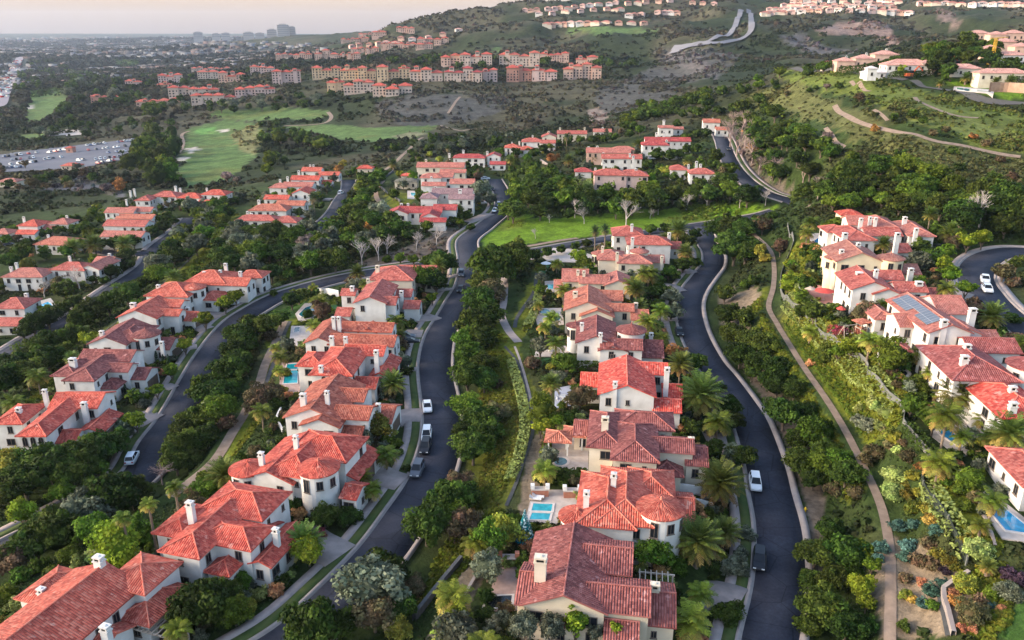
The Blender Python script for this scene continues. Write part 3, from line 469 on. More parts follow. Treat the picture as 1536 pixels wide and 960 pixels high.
# ------------------------------------------------------------------ ground colour zones
DG=(.034,.052,.013); BK=(.118,.132,.014); BK2=(.145,.125,.014); LAWN=(.125,.205,.016); LAWND=(.045,.095,.018); SOIL=(.15,.115,.085); TAN=(.20,.15,.10); GOLF=(.10,.155,.045); GOLFY=(.20,.19,.075); SCR=(.052,.058,.036); SCRG=(.08,.076,.066); SAND=(.5,.43,.36); PINK=(.36,.25,.2)
ZN=[
 (LAWN,[(720,352),(738,331),(772,326),(850,327),(900,322),(960,317),(1060,306),(1140,304),(1182,311),(1150,321),(1100,329),(1040,335),(960,346),(900,354),(813,363),(745,375),(722,371)]),
 (SOIL,[(520,400),(600,375),(660,345),(690,340),(680,372),(640,385),(560,402)]),
 (SOIL,[(1205,900),(1210,760),(1185,690),(1160,620),(1120,560),(1085,500),(1078,440),(1100,430),(1120,480),(1160,570),(1215,660),(1240,760),(1230,900)]),
 (BK,[(715,590),(735,500),(750,478),(775,515),(790,580),(798,640),(788,675),(770,700),(745,770),(715,780),(700,690)]),
 (BK,[(800,400),(822,388),(808,430),(800,470),(778,520),(795,565),(832,650),(800,655),(785,560),(765,490),(790,440)]),
 (BK,[(700,760),(760,700),(775,720),(740,790),(700,850),(650,900),(620,930),(640,870)]),
 (TAN,[(770,790),(778,740),(800,655),(830,650),(822,700),(800,760),(790,790)]),
 (TAN,[(640,960),(665,910),(690,860),(705,845),(730,860),(700,920),(690,960)]),
 (BK,[(1165,470),(1200,470),(1234,507),(1300,555),(1355,620),(1350,640),(1300,670),(1250,600),(1200,535)]),
 (BK,[(1120,450),(1150,430),(1150,460),(1120,480)]),(BK,[(1130,475),(1150,480),(1200,560),(1270,680),(1300,740),(1270,760),(1230,660),(1170,560)]),
 (BK2,[(1176,428),(1190,385),(1200,386),(1200,422),(1182,430)]),
 (BK,[(1175,425),(1190,360),(1200,340),(1218,372),(1212,425),(1240,470),(1290,490),(1330,560),(1380,590),(1352,615),(1300,550),(1230,495),(1185,450)]),
 (TAN,[(1095,450),(1125,428),(1140,440),(1125,465),(1105,462)]),
 (BK,[(1390,720),(1430,700),(1470,740),(1500,830),(1470,840),(1440,800)]),(BK,[(1440,860),(1500,850),(1510,930),(1470,980),(1440,940)]),
 (TAN,[(1300,880),(1335,800),(1440,850),(1450,900),(1420,960),(1320,960)]),
 (LAWND,[(1490,960),(1536,890),(1560,960)]),
 (BK,[(130,505),(180,480),(255,415),(310,365),(325,318),(350,305),(355,330),(320,385),(262,440),(200,490),(150,515)]),
 (BK,[(0,640),(60,580),(120,530),(110,560),(60,620),(0,660)]),
 (BK,[(330,690),(370,610),(400,540),(425,490),(440,505),(415,560),(385,640),(340,710)]),
 (BK,[(395,520),(440,450),(470,440),(450,480),(420,530)]),
 (BK,[(430,480),(450,460),(520,445),(540,450),(470,465),(445,500)]),
 (LAWND,[(410,470),(450,455),(470,450),(440,480)]),
 (BK,[(580,310),(575,290),(600,288),(625,300),(615,320)]),
 (BK,[(540,285),(560,275),(575,262),(560,300),(545,305)]),
 (BK,[(345,360),(360,330),(400,290),(395,300),(365,350)]),
 (SOIL,[(1085,215),(1120,205),(1130,240),(1150,270),(1200,295),(1240,310),(1215,305),(1150,285),(1110,262)]),
 # right hill
 ((.115,.14,.028),[(1160,112),(1185,104),(1260,108),(1400,140),(1536,172),(1600,180),(1600,240),(1480,225),(1390,190),(1300,150),(1220,130)]),
 ((.105,.108,.036),[(1120,135),(1180,125),(1260,150),(1330,190),(1420,215),(1536,245),(1536,330),(1460,300),(1380,255),(1300,215),(1200,175),(1130,160)]),
 ((.135,.155,.04),[(1330,150),(1420,160),(1470,185),(1536,200),(1536,215),(1450,205),(1360,180)]),
 (LAWN,[(1420,118),(1470,128),(1536,140),(1536,150),(1450,138)]),
 # golf and canyon
 (GOLF,[(283,192),(320,184),(350,180),(388,186),(392,205),(385,235),(350,262),(312,281),(275,281),(266,255),(275,225)]),
 (GOLFY,[(345,200),(390,186),(384,232),(365,228),(352,215)]),((.12,.25,.06),[(292,194),(325,191),(328,200),(295,202)]),
 (GOLF,[(305,174),(330,165),(420,160),(488,166),(492,172),(470,180),(400,180),(345,181)]),
 (GOLF,[(425,190),(500,186),(560,192),(650,186),(658,189),(625,207),(560,213),(500,208)]),((.2,.19,.1),[(585,205),(620,198),(640,200),(612,210)]),
 (GOLF,[(40,141),(80,136),(98,138),(100,152),(75,175),(50,187),(34,180)]),(GOLF,[(165,93),(200,90),(208,97),(180,103)]),(GOLF,[(30,202),(70,200),(72,206),(28,208)]),(GOLF,[(95,118),(115,116),(130,108),(100,108)]),
 (SAND,[(278,222),(292,220),(300,224),(284,230)]),(SAND,[(265,238),(280,235),(290,237),(272,244)]),(SAND,[(328,196),(340,193),(345,196),(335,199)]),(SAND,[(35,160),(50,158),(54,162),(38,165)]),
 (GOLF,[(733,75),(745,70),(752,75),(748,80)]),(GOLF,[(820,43),(900,40),(960,42),(1000,48),(940,50),(860,49)]),
 (SCRG,[(560,155),(620,140),(760,142),(770,160),(700,185),(620,190),(570,180)]),(SCRG,[(890,140),(980,100),(1020,110),(1010,150),(950,170),(900,170)]),
 ((.09,.085,.075),[(980,75),(1050,72),(1110,85),(1080,115),(1030,125),(990,120)]),
 ((.25,.17,.135),[(1225,45),(1250,36),(1310,33),(1335,38),(1338,55),(1347,68),(1340,72),(1322,62),(1310,55),(1270,52),(1235,54)]),
 ((.115,.105,.10),[(1165,52),(1200,52),(1240,72),(1290,78),(1270,82),(1220,84),(1190,72)]),((.2,.14,.11),[(1400,12),(1425,18),(1440,35),(1430,40),(1405,25)]),((.12,.105,.095),[(990,80),(1040,78),(1075,105),(1078,120),(1050,112),(1000,95)]),
 ((.22,.17,.14),[(880,165),(895,160),(912,172),(900,190),(885,185)]),(TAN,[(880,190),(890,186),(897,195),(888,198)]),
 ((.12,.11,.11),[(60,285),(120,268),(180,285),(200,300),(150,290)]),
]
fx=fbm(X/6,Y/6,3,3)-.45; fy=fbm(X/6+40,Y/6,3,4)-.45
jx=X+fx*sst(150,400,RR)*8+fx*2; jy=Y+fy*sst(150,400,RR)*8+fy*2
n1=fbm(X/25,Y/25,4,11); n2=fbm(X/9,Y/9,3,12); n3=fbm(X/90,Y/90,4,13)
base=np.zeros(X.shape+(3,))
near=np.array(DG)[None,None]*(0.75+0.6*n2[...,None])
brown=sst(.42,.62,n1)[...,None]
near=near*(1-brown*.35)+np.array([.085,.068,.032])*brown*.35
fs=np.array([.038,.050,.018])*(1-sst(.4,.6,n3)[...,None])+np.array([.098,.088,.050])*sst(.4,.6,n3)[...,None]
fs=fs*(0.6+0.9*n1[...,None])*.78
pl=np.array([.04,.05,.036])*(1-sst(.45,.55,fbm(X/420,Y/160,4,21))[...,None])+np.array([.12,.115,.11])*sst(.45,.55,fbm(X/420,Y/160,4,21))[...,None]
k=sst(430,560,RR)[...,None]; base=near*(1-k)+fs*k
k=(sst(2300,3200,RR)*(1-sst(0,30,Z)))[...,None]; base=base*(1-k)+pl*k
for c,pts in ZN:
    q=Gpoly(pts); m=inpoly(jx,jy,q[:,:2])
    c=np.array(c); v=(0.78+0.44*n2[m])[:,None]; col=c*v
    if c[1]>c[0]*.9: # greens get yellow/brown drift
        d=sst(.5,.7,n1[m])[:,None]; col=col*(1-d*.35)+np.array([.13,.105,.03])*d*.35*(c.sum()/.25)
    base[m]=col
m,nt,b=mat("ground",.95,.1)
at=N(nt,"ShaderNodeAttribute",attribute_name="Col")
tc=N(nt,"ShaderNodeTexCoord")
z1=N(nt,"ShaderNodeTexNoise",i_Scale=.9,i_Detail=6.0,i_Roughness=.7); L(nt,tc.outputs["Object"],z1.inputs["Vector"])
z2=N(nt,"ShaderNodeTexNoise",i_Scale=.12,i_Detail=6.0,i_Roughness=.65); L(nt,tc.outputs["Object"],z2.inputs["Vector"])
mm=N(nt,"ShaderNodeMath",operation='MULTIPLY'); L(nt,z1.outputs["Fac"],mm.inputs[0]); L(nt,z2.outputs["Fac"],mm.inputs[1])
mr=N(nt,"ShaderNodeMapRange"); mr.inputs[1].default_value=.1; mr.inputs[2].default_value=.42; mr.inputs[3].default_value=.35; mr.inputs[4].default_value=1.65; L(nt,mm.outputs[0],mr.inputs[0])
vm=N(nt,"ShaderNodeVectorMath",operation='SCALE'); L(nt,at.outputs["Color"],vm.inputs[0]); L(nt,mr.outputs[0],vm.inputs["Scale"])
L(nt,vm.outputs[0],b.inputs["Base Color"])
bp=N(nt,"ShaderNodeBump",i_Strength=.8,i_Distance=.5); L(nt,z1.outputs["Fac"],bp.inputs["Height"]); L(nt,bp.outputs[0],b.inputs["Normal"])
GM=m
ii=np.arange(NV*NU).reshape(NV,NU)
Fq=np.stack([ii[:-1,:-1],ii[:-1,1:],ii[1:,1:],ii[1:,:-1]],-1).reshape(-1,4)
me=npmesh("ground",np.stack([X,Y,Z],-1).reshape(-1,3),Fq,GM,col=np.clip(base.reshape(-1,3),0.005,1),smooth=True)
setp(mobj("ground",me),kind="structure")
CX=(X[:-1,:-1]+X[1:,1:])/2; CY=(Y[:-1,:-1]+Y[1:,1:])/2
def drape(name,pts,material,off=.06,kind="structure",col=None):
    q=Gpoly(pts); msk=inpoly(CX,CY,q[:,:2]).ravel(); f=Fq[msk]
    if len(f)==0: return None
    u,inv=np.unique(f.ravel(),return_inverse=True); V=np.stack([X.ravel()[u],Y.ravel()[u],Z.ravel()[u]+off],1)
    return setp(mobj(name,npmesh(name,V,inv.reshape(-1,4),material)),kind=kind)
# ------------------------------------------------------------------ road surfaces
M_asph=simple("asphalt",(.027,.029,.042),(.035,.037,.050),scale=.35,rough=.85,bump=.15,bscale=8)
M_conc=simple("concrete",(.34,.285,.255),(.27,.225,.205),scale=.6,rough=.9)
M_walk=simple("sidewalk_concrete",(.36,.29,.26),(.28,.23,.21),scale=.9,rough=.9)
M_grass=simple("verge_grass",(.045,.075,.018),(.085,.10,.03),scale=.5,rough=.95,bump=.5,bscale=6)
M_pave=simple("brick_paving",(.42,.30,.26),(.33,.23,.20),scale=1.2,rough=.9,bump=.2)
M_stone=simple("terrace_stone",(.50,.44,.40),(.40,.34,.30),scale=.8,rough=.9)
M_dirt=simple("path_dirt",(.29,.21,.155),(.21,.15,.11),scale=.7,rough=.95,bump=.4)
M_hwy=simple("pale_highway",(.20,.195,.21),(.16,.155,.17),scale=.05,rough=.9)
M_lot=simple("car_park_asphalt",(.115,.115,.14),(.15,.15,.165),scale=.05,rough=.9)
_nt=M_asph.node_tree; _b=_nt.nodes["Principled BSDF"]; _src=_b.inputs["Base Color"].links[0].from_socket
_tc=N(_nt,"ShaderNodeTexCoord"); _n=N(_nt,"ShaderNodeTexNoise",i_Scale=2.2,i_Detail=8.0,i_Roughness=.75); L(_nt,_tc.outputs["Object"],_n.inputs["Vector"])
_v=N(_nt,"ShaderNodeTexVoronoi",feature='DISTANCE_TO_EDGE',i_Scale=.16); L(_nt,_tc.outputs["Object"],_v.inputs["Vector"]); _m=N(_nt,"ShaderNodeMapRange"); _m.inputs[1].default_value=.004; _m.inputs[2].default_value=.014; _m.inputs[3].default_value=.55; L(_nt,_v.outputs["Distance"],_m.inputs[0])
_v2=N(_nt,"ShaderNodeTexVoronoi",i_Scale=.11); L(_nt,_tc.outputs["Object"],_v2.inputs["Vector"]); _m2=N(_nt,"ShaderNodeMapRange"); _m2.inputs[3].default_value=.78; _m2.inputs[4].default_value=1.3; L(_nt,_v2.outputs["Color"],_m2.inputs[0])
_k=N(_nt,"ShaderNodeMapRange"); _k.inputs[1].default_value=.3; _k.inputs[2].default_value=.7; _k.inputs[3].default_value=.7; _k.inputs[4].default_value=1.35; L(_nt,_n.outputs["Fac"],_k.inputs[0])
_p=N(_nt,"ShaderNodeMath",operation='MULTIPLY'); L(_nt,_m.outputs[0],_p.inputs[0]); L(_nt,_k.outputs[0],_p.inputs[1]); _q=N(_nt,"ShaderNodeMath",operation='MULTIPLY'); L(_nt,_p.outputs[0],_q.inputs[0]); L(_nt,_m2.outputs[0],_q.inputs[1])
_s=N(_nt,"ShaderNodeVectorMath",operation='SCALE'); L(_nt,_src,_s.inputs[0]); L(_nt,_q.outputs[0],_s.inputs["Scale"]); L(_nt,_s.outputs[0],_b.inputs["Base Color"])
def tang(l):
    d=np.gradient(l[:,:2],axis=0); d/=np.linalg.norm(d,axis=1)[:,None]+1e-9
    return d,np.stack([-d[:,1],d[:,0]],1)   # forward, left
def ribbon(name,l,prof,material,kind="structure",seg=None):
    """prof: list of (lateral offset to the left, dz)"""
    d,n=tang(l); k=len(prof); V=[]
    for o,dz in prof: V.append(np.c_[l[:,:2]+n*o,l[:,2]+dz])
    V=np.stack(V,1).reshape(-1,3); m=len(l); fs=[]
    for i in range(m-1):
        if seg is not None and not seg(i): continue
        for j in range(k-1):
            a=i*k+j; fs.append((a,a+1,a+k+1,a+k))
    return setp(mobj(name,npmesh(name,V,np.array(fs)[:,::-1],material,)),kind=kind)
SIDES=dict(A=('full','kerb'),L=('full','kerb'),LL=('walk','kerb'),LB=('kerb','kerb'),B=('full','wide'),X=('kerb','kerb'),U=('full','kerb'),M=('walk','kerb'),C=('walk','walk'))
DZ=dict(A=.0,L=.004,LL=.0,LB=-.006,B=.0,X=-.008,U=-.004,M=0,C=0)
for key,(l0,w) in ROADL.items():
    l=l0.copy(); l[:,2]+=DZ[key]
    ribbon("road",l,[(-w-.05,-.5),(-w-.05,0),(0,.05),(w+.05,0),(w+.05,-.5)],M_asph)
    others=[(ROADL[k][0],ROADL[k][1]) for k in ROADL if k!=key]
    def clear(off):
        d,n=tang(l); p=l[:,:2]+n*off; ok=np.ones(len(p),bool)
        for q,w2 in others:
            dd=np.sqrt(((p[:,None]-q[None,:,:2])**2).sum(-1)).min(1); ok&=dd>w2+1.0
        return ok
    for side,s in zip(SIDES[key],(1,-1)):
        okk=clear(s*(w+.4)); oks=clear(s*(w+2.6))
        ws={'full':.5,'kerb':.5,'wide':.85,'walk':.35}[side]
        pr=[(s*(w+.02),-.3),(s*(w+.02),.012),(s*(w+.25),.02),(s*(w+.27),.15),(s*(w+.27+ws),.155),(s*(w+.29+ws),-.9)]
        ribbon("kerb",l,pr if s<0 else pr,M_conc,seg=lambda i:okk[i] and okk[min(i+1,len(okk)-1)])
        o=w+.29+ws
        if side=='full':
            ribbon("verge_grass",l,[(s*(o),-.5),(s*o,.135),(s*(o+.75),.17),(s*(o+1.5),.14),(s*(o+1.5),-.5)],M_grass,seg=lambda i:oks[i] and oks[min(i+1,len(oks)-1)],kind="stuff"); o+=1.5
        if side in('full','walk'):
            ribbon("sidewalk",l,[(s*(o+.003),-.5),(s*(o+.003),.16),(s*(o+1.4),.165),(s*(o+1.42),-.9)],M_walk,seg=lambda i:oks[i] and oks[min(i+1,len(oks)-1)])
def dline(pts,step=2.0):
    l=smooth_poly([G(*p) for p in pts],step); l[:,2]=Hf(l[:,0],l[:,1]); 
    l[:,2]=np.convolve(np.pad(l[:,2],3,mode='edge'),np.ones(7)/7,mode='valid'); return l
PATHS=[]
def path(name,l,w,m,dz=.07,follow=True):
    PATHS.append((l,w))
    if follow:
        d,n=tang(l); V=[]
        for o in (-w,-w*.33,w*.33,w):
            q=l[:,:2]+n*o; V.append(np.c_[q,Hf(q[:,0],q[:,1])+dz])
        V=np.stack(V,1).reshape(-1,3); fs=[(i*4+j,i*4+j+1,i*4+j+5,i*4+j+4) for i in range(len(l)-1) for j in range(3)]
        return setp(mobj(name,npmesh(name,V,np.array(fs)[:,::-1],m)),kind="structure")
    return ribbon(name,l,[(-w-.1,dz-1.2),(-w,dz),(w,dz),(w+.1,dz-1.2)],m)
path("dirt_trail",smooth_poly(TRAIL,1.5),.65,M_dirt)
path("dirt_path",smooth_poly(PATHL,1.5),1.0,M_dirt)
path("garden_path",smooth_poly(PATHD,1.5),1.0,M_walk)
for w_,pts in [(1.3,[(560,264),(585,250),(606,231),(622,214),(634,206)]),(1.1,[(575,272),(566,282),(564,293),(570,304),(580,315)]),
   (1.1,[(1252,158),(1262,170),(1285,182),(1330,195),(1390,208),(1450,220),(1536,236)]),(.8,[(1276,122),(1292,130),(1308,137)]),(.9,[(1372,146),(1382,154),(1410,166),(1440,175),(1480,178)]),(.8,[(1238,192),(1250,208),(1268,222)]),(.7,[(1310,165),(1322,172),(1332,182)]),
   (1.5,[(900,355),(960,349),(1010,341),(1045,335)]),(1.0,[(745,377),(813,366),(870,357)]),
   (2.0,[(492,168),(497,176),(488,184),(470,187),(425,189)]),(1.6,[(268,230),(275,215),(273,202),(285,196)]),
   (1.5,[(660,188),(690,196),(700,195),(725,192)]),(1.4,[(672,170),(680,158),(690,145)]),(1.3,[(635,135),(660,138),(700,138)])]:
    path("dirt_path" if w_<2 else "service_path",dline(pts),w_,M_dirt,dz=.12)
for pts in ([(1112,16),(1109,26),(1103,40),(1093,54),(1062,64),(1024,71),(1000,74)],[(1123,16),(1126,26),(1127,36),(1126,48),(1116,58),(1074,67),(1030,73),(1000,76)]):
    l=dline(pts,12); path("highway",l,4.6,M_hwy,dz=2.5)
l=dline([(-20,165),(0,148),(12,125),(22,105),(28,92),(30,86)],20); path("freeway",l,13,simple("freeway_concrete",(.32,.26,.26),(.26,.22,.23),scale=.02),dz=2.0)
drape("parking_lot",[(-30,236),(60,225),(200,209),(252,206),(235,218),(185,240),(130,251),(60,256),(-30,262)],M_lot,.5)
drape("parking_lot",[(60,205),(80,196),(110,193),(140,196),(120,203)],M_stone,.4)
# crest drive on the right hill (dark band) with retaining walls built later
path("crest_road",dline([(1190,102),(1260,107),(1310,116),(1365,122)],3),2.2,simple("crest_gravel",(.11,.10,.09)),.3)
path("crest_road",dline([(1370,121),(1400,133),(1460,146),(1536,156),(1600,163)],3),2.2,bpy.data.materials["crest_gravel"],.3)
# driveways: centre lines by pixel, width in metres
for pts,w_ in [([(604,727),(585,722),(560,708),(545,700)],2.6),([(512,838),(492,828),(468,812),(450,800)],3.0),([(634,626),(612,626),(588,632)],2.8),([(632,556),(615,557),(596,552)],1.0),([(640,503),(622,503),(600,500)],2.6),([(658,475),(638,480),(612,474)],2.4),([(690,437),(672,436),(650,440)],1.2),([(690,413),(668,420)],1.2),
   ([(330,478),(318,474),(302,466)],3.0),([(296,522),(282,524)],1.6),([(312,496),(296,490)],2.0),([(232,634),(216,630),(200,622)],3.0),([(355,457),(340,452),(322,452)],2.4),([(262,585),(246,580)],1.4),([(400,432),(392,425),(378,420)],3),
   ([(1112,800),(1085,800),(1050,795)],1.5),([(1100,735),(1070,738),(1040,742)],1.2),([(1112,905),(1080,895),(1040,890)],2.6),([(1086,660),(1070,655),(1050,650)],2.6),([(1015,480),(1000,480),(985,478)],2.0),([(1020,440),(1005,432),(990,428)],2.4),([(1040,412),(1020,405),(1000,400)],2.0),
   ([(1465,430),(1448,440),(1420,455)],2.2),([(738,300),(720,303)],2.2),([(734,322),(715,330),(700,335)],2.6),([(500,318),(488,320)],2),([(498,300),(486,300)],2)]:
    l=smooth_poly([G(*p) for p in pts],1.0); l[:,2]=Hf(l[:,0],l[:,1])+.15
    # aprons cross the verge level with the sidewalk
    for rl,rw in ROADL.values():
        dd=np.sqrt(((l[:,None,:2]-rl[None,:,:2])**2).sum(-1)); kk=dd.argmin(1); dm=dd.min(1); t=1-sst(rw+4.2,rw+7.5,dm)
        l[:,2]=l[:,2]*(1-t)+(rl[kk,2]+.20)*t
        keep=dm>rw+.1; l=l[keep]
    if len(l)>2: path("driveway",l,w_,M_walk,dz=.03,follow=False)
GBASE=base
# ------------------------------------------------------------------ houses
def roofmat(name,base,dark,light,spots=.5):
    m,nt,b=mat("roof_"+name,.8,.25)
    uv=N(nt,"ShaderNodeUVMap",uv_map="UVMap"); sx=N(nt,"ShaderNodeSeparateXYZ"); L(nt,uv.outputs[0],sx.inputs[0])
    oi=N(nt,"ShaderNodeObjectInfo")
    def fl(o,s):
        a=N(nt,"ShaderNodeMath",operation='DIVIDE'); L(nt,o,a.inputs[0]); a.inputs[1].default_value=s
        f=N(nt,"ShaderNodeMath",operation='FLOOR'); L(nt,a.outputs[0],f.inputs[0]); return a.outputs[0],f.outputs[0]
    ua,uf=fl(sx.outputs[0],.32); va,vf=fl(sx.outputs[1],.42)
    cb=N(nt,"ShaderNodeCombineXYZ"); L(nt,uf,cb.inputs[0]); L(nt,vf,cb.inputs[1]); L(nt,oi.outputs["Random"],cb.inputs[2])
    wn=N(nt,"ShaderNodeTexWhiteNoise",noise_dimensions='3D'); L(nt,cb.outputs[0],wn.inputs["Vector"])
    sc=N(nt,"ShaderNodeVectorMath",operation='SCALE'); L(nt,oi.outputs["Random"],sc.inputs["Scale"]); sc.inputs[0].default_value=(50,90,30)
    ad=N(nt,"ShaderNodeVectorMath",operation='ADD'); tc=N(nt,"ShaderNodeTexCoord"); L(nt,tc.outputs["Object"],ad.inputs[0]); L(nt,sc.outputs[0],ad.inputs[1])
    c1,_=noise_mix(nt,.45,6,dark,base,.40,.56,vec=ad.outputs[0])
    c2=N(nt,"ShaderNodeMix",data_type='RGBA'); 
    mr=N(nt,"ShaderNodeMapRange"); mr.inputs[1].default_value=.5; mr.inputs[2].default_value=1; mr.inputs[4].default_value=.6; L(nt,wn.outputs["Value"],mr.inputs[0])
    L(nt,mr.outputs[0],c2.inputs[0]); L(nt,c1,c2.inputs[6]); c2.inputs[7].default_value=c4(light)
    # darker single tiles
    m2=N(nt,"ShaderNodeMapRange"); m2.inputs[1].default_value=.30; m2.inputs[2].default_value=0; m2.inputs[3].default_value=0; m2.inputs[4].default_value=.8; L(nt,wn.outputs["Value"],m2.inputs[0])
    c3=N(nt,"ShaderNodeMix",data_type='RGBA'); L(nt,m2.outputs[0],c3.inputs[0]); L(nt,c2.outputs[2],c3.inputs[6]); c3.inputs[7].default_value=c4(tuple(x*.7 for x in dark))
    # pale mortar patches
    nz=N(nt,"ShaderNodeTexNoise",i_Scale=.8,i_Detail=2.0); L(nt,ad.outputs[0],nz.inputs["Vector"])
    m3=N(nt,"ShaderNodeMapRange"); m3.inputs[1].default_value=.66; m3.inputs[2].default_value=.72; m3.inputs[4].default_value=spots; L(nt,nz.outputs["Fac"],m3.inputs[0])
    c5=N(nt,"ShaderNodeMix",data_type='RGBA'); L(nt,m3.outputs[0],c5.inputs[0]); L(nt,c3.outputs[2],c5.inputs[6]); c5.inputs[7].default_value=c4(tuple(min(.75,x*1.15+.12) for x in light))
    L(nt,c5.outputs[2],b.inputs["Base Color"])
    # barrel profile + row step
    s=N(nt,"ShaderNodeMath",operation='MULTIPLY'); L(nt,ua,s.inputs[0]); s.inputs[1].default_value=math.pi
    s2=N(nt,"ShaderNodeMath",operation='SINE'); L(nt,s.outputs[0],s2.inputs[0]); s3=N(nt,"ShaderNodeMath",operation='ABSOLUTE'); L(nt,s2.outputs[0],s3.inputs[0])
    fr=N(nt,"ShaderNodeMath",operation='FRACT'); L(nt,va,fr.inputs[0]); fm=N(nt,"ShaderNodeMath",operation='MULTIPLY_ADD'); L(nt,fr.outputs[0],fm.inputs[0]); fm.inputs[1].default_value=.35; L(nt,s3.outputs[0],fm.inputs[2])
    bp=N(nt,"ShaderNodeBump",i_Strength=1.0,i_Distance=.14); L(nt,fm.outputs[0],bp.inputs["Height"]); L(nt,bp.outputs[0],b.inputs["Normal"])
    cap=simple("ridge_"+name,tuple(min(.8,x*.9) for x in light),tuple(x*.95 for x in base),scale=1.2)
    return m,cap
RC=dict(red=((.50,.095,.062),(.33,.055,.040),(.60,.22,.15),.55),scarlet=((.60,.098,.066),(.42,.055,.042),(.70,.28,.20),.65),coral=((.48,.115,.075),(.33,.070,.048),(.58,.25,.17),.55),
 terra=((.38,.115,.070),(.24,.064,.043),(.50,.22,.145),.45),rose=((.41,.118,.090),(.28,.072,.058),(.52,.22,.17),.5),rosedark=((.31,.09,.078),(.21,.06,.054),(.43,.19,.165),.6),
 brown=((.24,.082,.070),(.155,.050,.046),(.37,.165,.14),.65),pink=((.42,.165,.125),(.30,.115,.09),(.50,.25,.195),.4),salmon=((.44,.165,.105),(.31,.105,.07),(.52,.25,.17),.4),
 pinkbrown=((.36,.165,.12),(.26,.105,.085),(.46,.26,.19),.4),crimson=((.37,.065,.062),(.25,.042,.045),(.47,.15,.125),.4),mauve=((.26,.18,.185),(.19,.135,.14),(.34,.26,.25),.3),
 palepink=((.55,.33,.26),(.45,.25,.2),(.62,.43,.35),.2),greengrey=((.15,.16,.12),(.11,.12,.09),(.2,.2,.16),.1),white=((.7,.68,.66),(.6,.58,.56),(.75,.74,.72),.0))
RC={k:tuple(tuple(min(.8,x*(1.2,1.04,1.04)[i]) for i,x in enumerate(c)) for c in v[:3])+(v[3],) for k,v in RC.items()}
RM={k:roofmat(k,*v) for k,v in RC.items()}
WC=dict(white=((.73,.69,.635),(.60,.56,.51)),cream=((.70,.61,.48),(.60,.51,.39)),tan=((.62,.52,.39),(.54,.45,.33)),butter=((.76,.63,.42),(.68,.55,.36)),peach=((.68,.45,.34),(.58,.37,.28)),pinkwall=((.64,.46,.40),(.55,.39,.34)),yellow=((.72,.52,.33),(.62,.43,.26)),apcream=((.66,.50,.40),(.57,.42,.33)),brick=((.50,.25,.18),(.45,.24,.18)))
WM={k:simple("stucco_"+k,v[0],v[1],scale=.5,rough=.92,bump=.15,bscale=12) for k,v in WC.items()}
M_glass,_nt,_b=mat("window_glass",.15,.3); _b.inputs["Base Color"].default_value=(.014,.017,.022,1)
M_frame=simple("window_frame",(.20,.16,.13),(.14,.11,.09),rough=.6)
M_wood=simple("dark_wood",(.09,.055,.035),(.06,.035,.025),scale=2,rough=.7)
M_dark=simple("dark_opening",(.02,.018,.016),rough=.9)
M_beam=simple("pale_beam",(.55,.45,.36),(.45,.36,.28),rough=.85)
M_iron=simple("black_iron",(.02,.02,.022),rough=.5)
def win_meshes(wd,ht,arch=False):
    f=MB(); t=.09; y0,y1=-.05,.03
    def prof(w,h):
        if not arch: return [(-w/2,-h/2),(w/2,-h/2),(w/2,h/2),(-w/2,h/2)]
        p=[(-w/2,-h/2),(w/2,-h/2)]; r=w/2; c=h/2-r
        return p+[(r*math.cos(a),c+r*math.sin(a)) for a in np.linspace(0,math.pi,9)]
    o=prof(wd,ht); i=prof(wd-2*t,ht-2*t); n=len(o)
    for k in range(n):
        j=(k+1)%n
        f.poly([(o[k][0],y0,o[k][1]),(o[j][0],y0,o[j][1]),(i[j][0],y0,i[j][1]),(i[k][0],y0,i[k][1])])
        f.poly([(o[k][0],y1,o[k][1]),(o[j][0],y1,o[j][1]),(o[j][0],y0,o[j][1]),(o[k][0],y0,o[k][1])])
        f.poly([(i[j][0],y1,i[j][1]),(i[k][0],y1,i[k][1]),(i[k][0],y0,i[k][1]),(i[j][0],y0,i[j][1])])
    f.box(-.03,y0+.01,-ht/2+t,.03,y1,ht/2-t); f.box(-wd/2-.08,-.12,-ht/2-.1,wd/2+.08,.02,-ht/2)
    g=MB(); g.poly([(x,-.015,z) for x,z in i])
    both=MB(); both.v=list(f.v);both.f=list(f.f);both.m=[0]*len(f.f);both.uv=list(f.uv); both.poly([(x,-.015,z) for x,z in i],1)
    return f.mesh("window",M_frame),g.mesh("pane",M_glass),both.mesh("window",[M_frame,M_glass])
WIN={k:win_meshes(*v) for k,v in dict(std=(1.05,1.5),wide=(1.7,1.4),tall=(1.1,2.3),arch=(1.0,1.9,True),small=(.7,1.0)).items()}
def door_mesh(w,h,m):
    b=MB(); b.box(-w/2-.12,-.06,0,-w/2,.02,h+.12,1); b.box(w/2,-.06,0,w/2+.12,.02,h+.12,1); b.box(-w/2,-.06,h,w/2,.02,h+.12,1); b.box(-w/2,-.02,0,w/2,.01,h,0)
    for k in range(3): b.box(-w/2+.1,-.035,.15+k*h/3,w/2-.1,-.02,.02+(k+1)*h/3,0)
    return b.mesh("door",[m,M_frame])
D_front=door_mesh(1.1,2.2,M_wood); D_gar=door_mesh(4.6,2.3,simple("garage_door",(.16,.11,.08),(.11,.075,.055),scale=1,rough=.7)); D_gar.name="garage_door"
PIT=.40
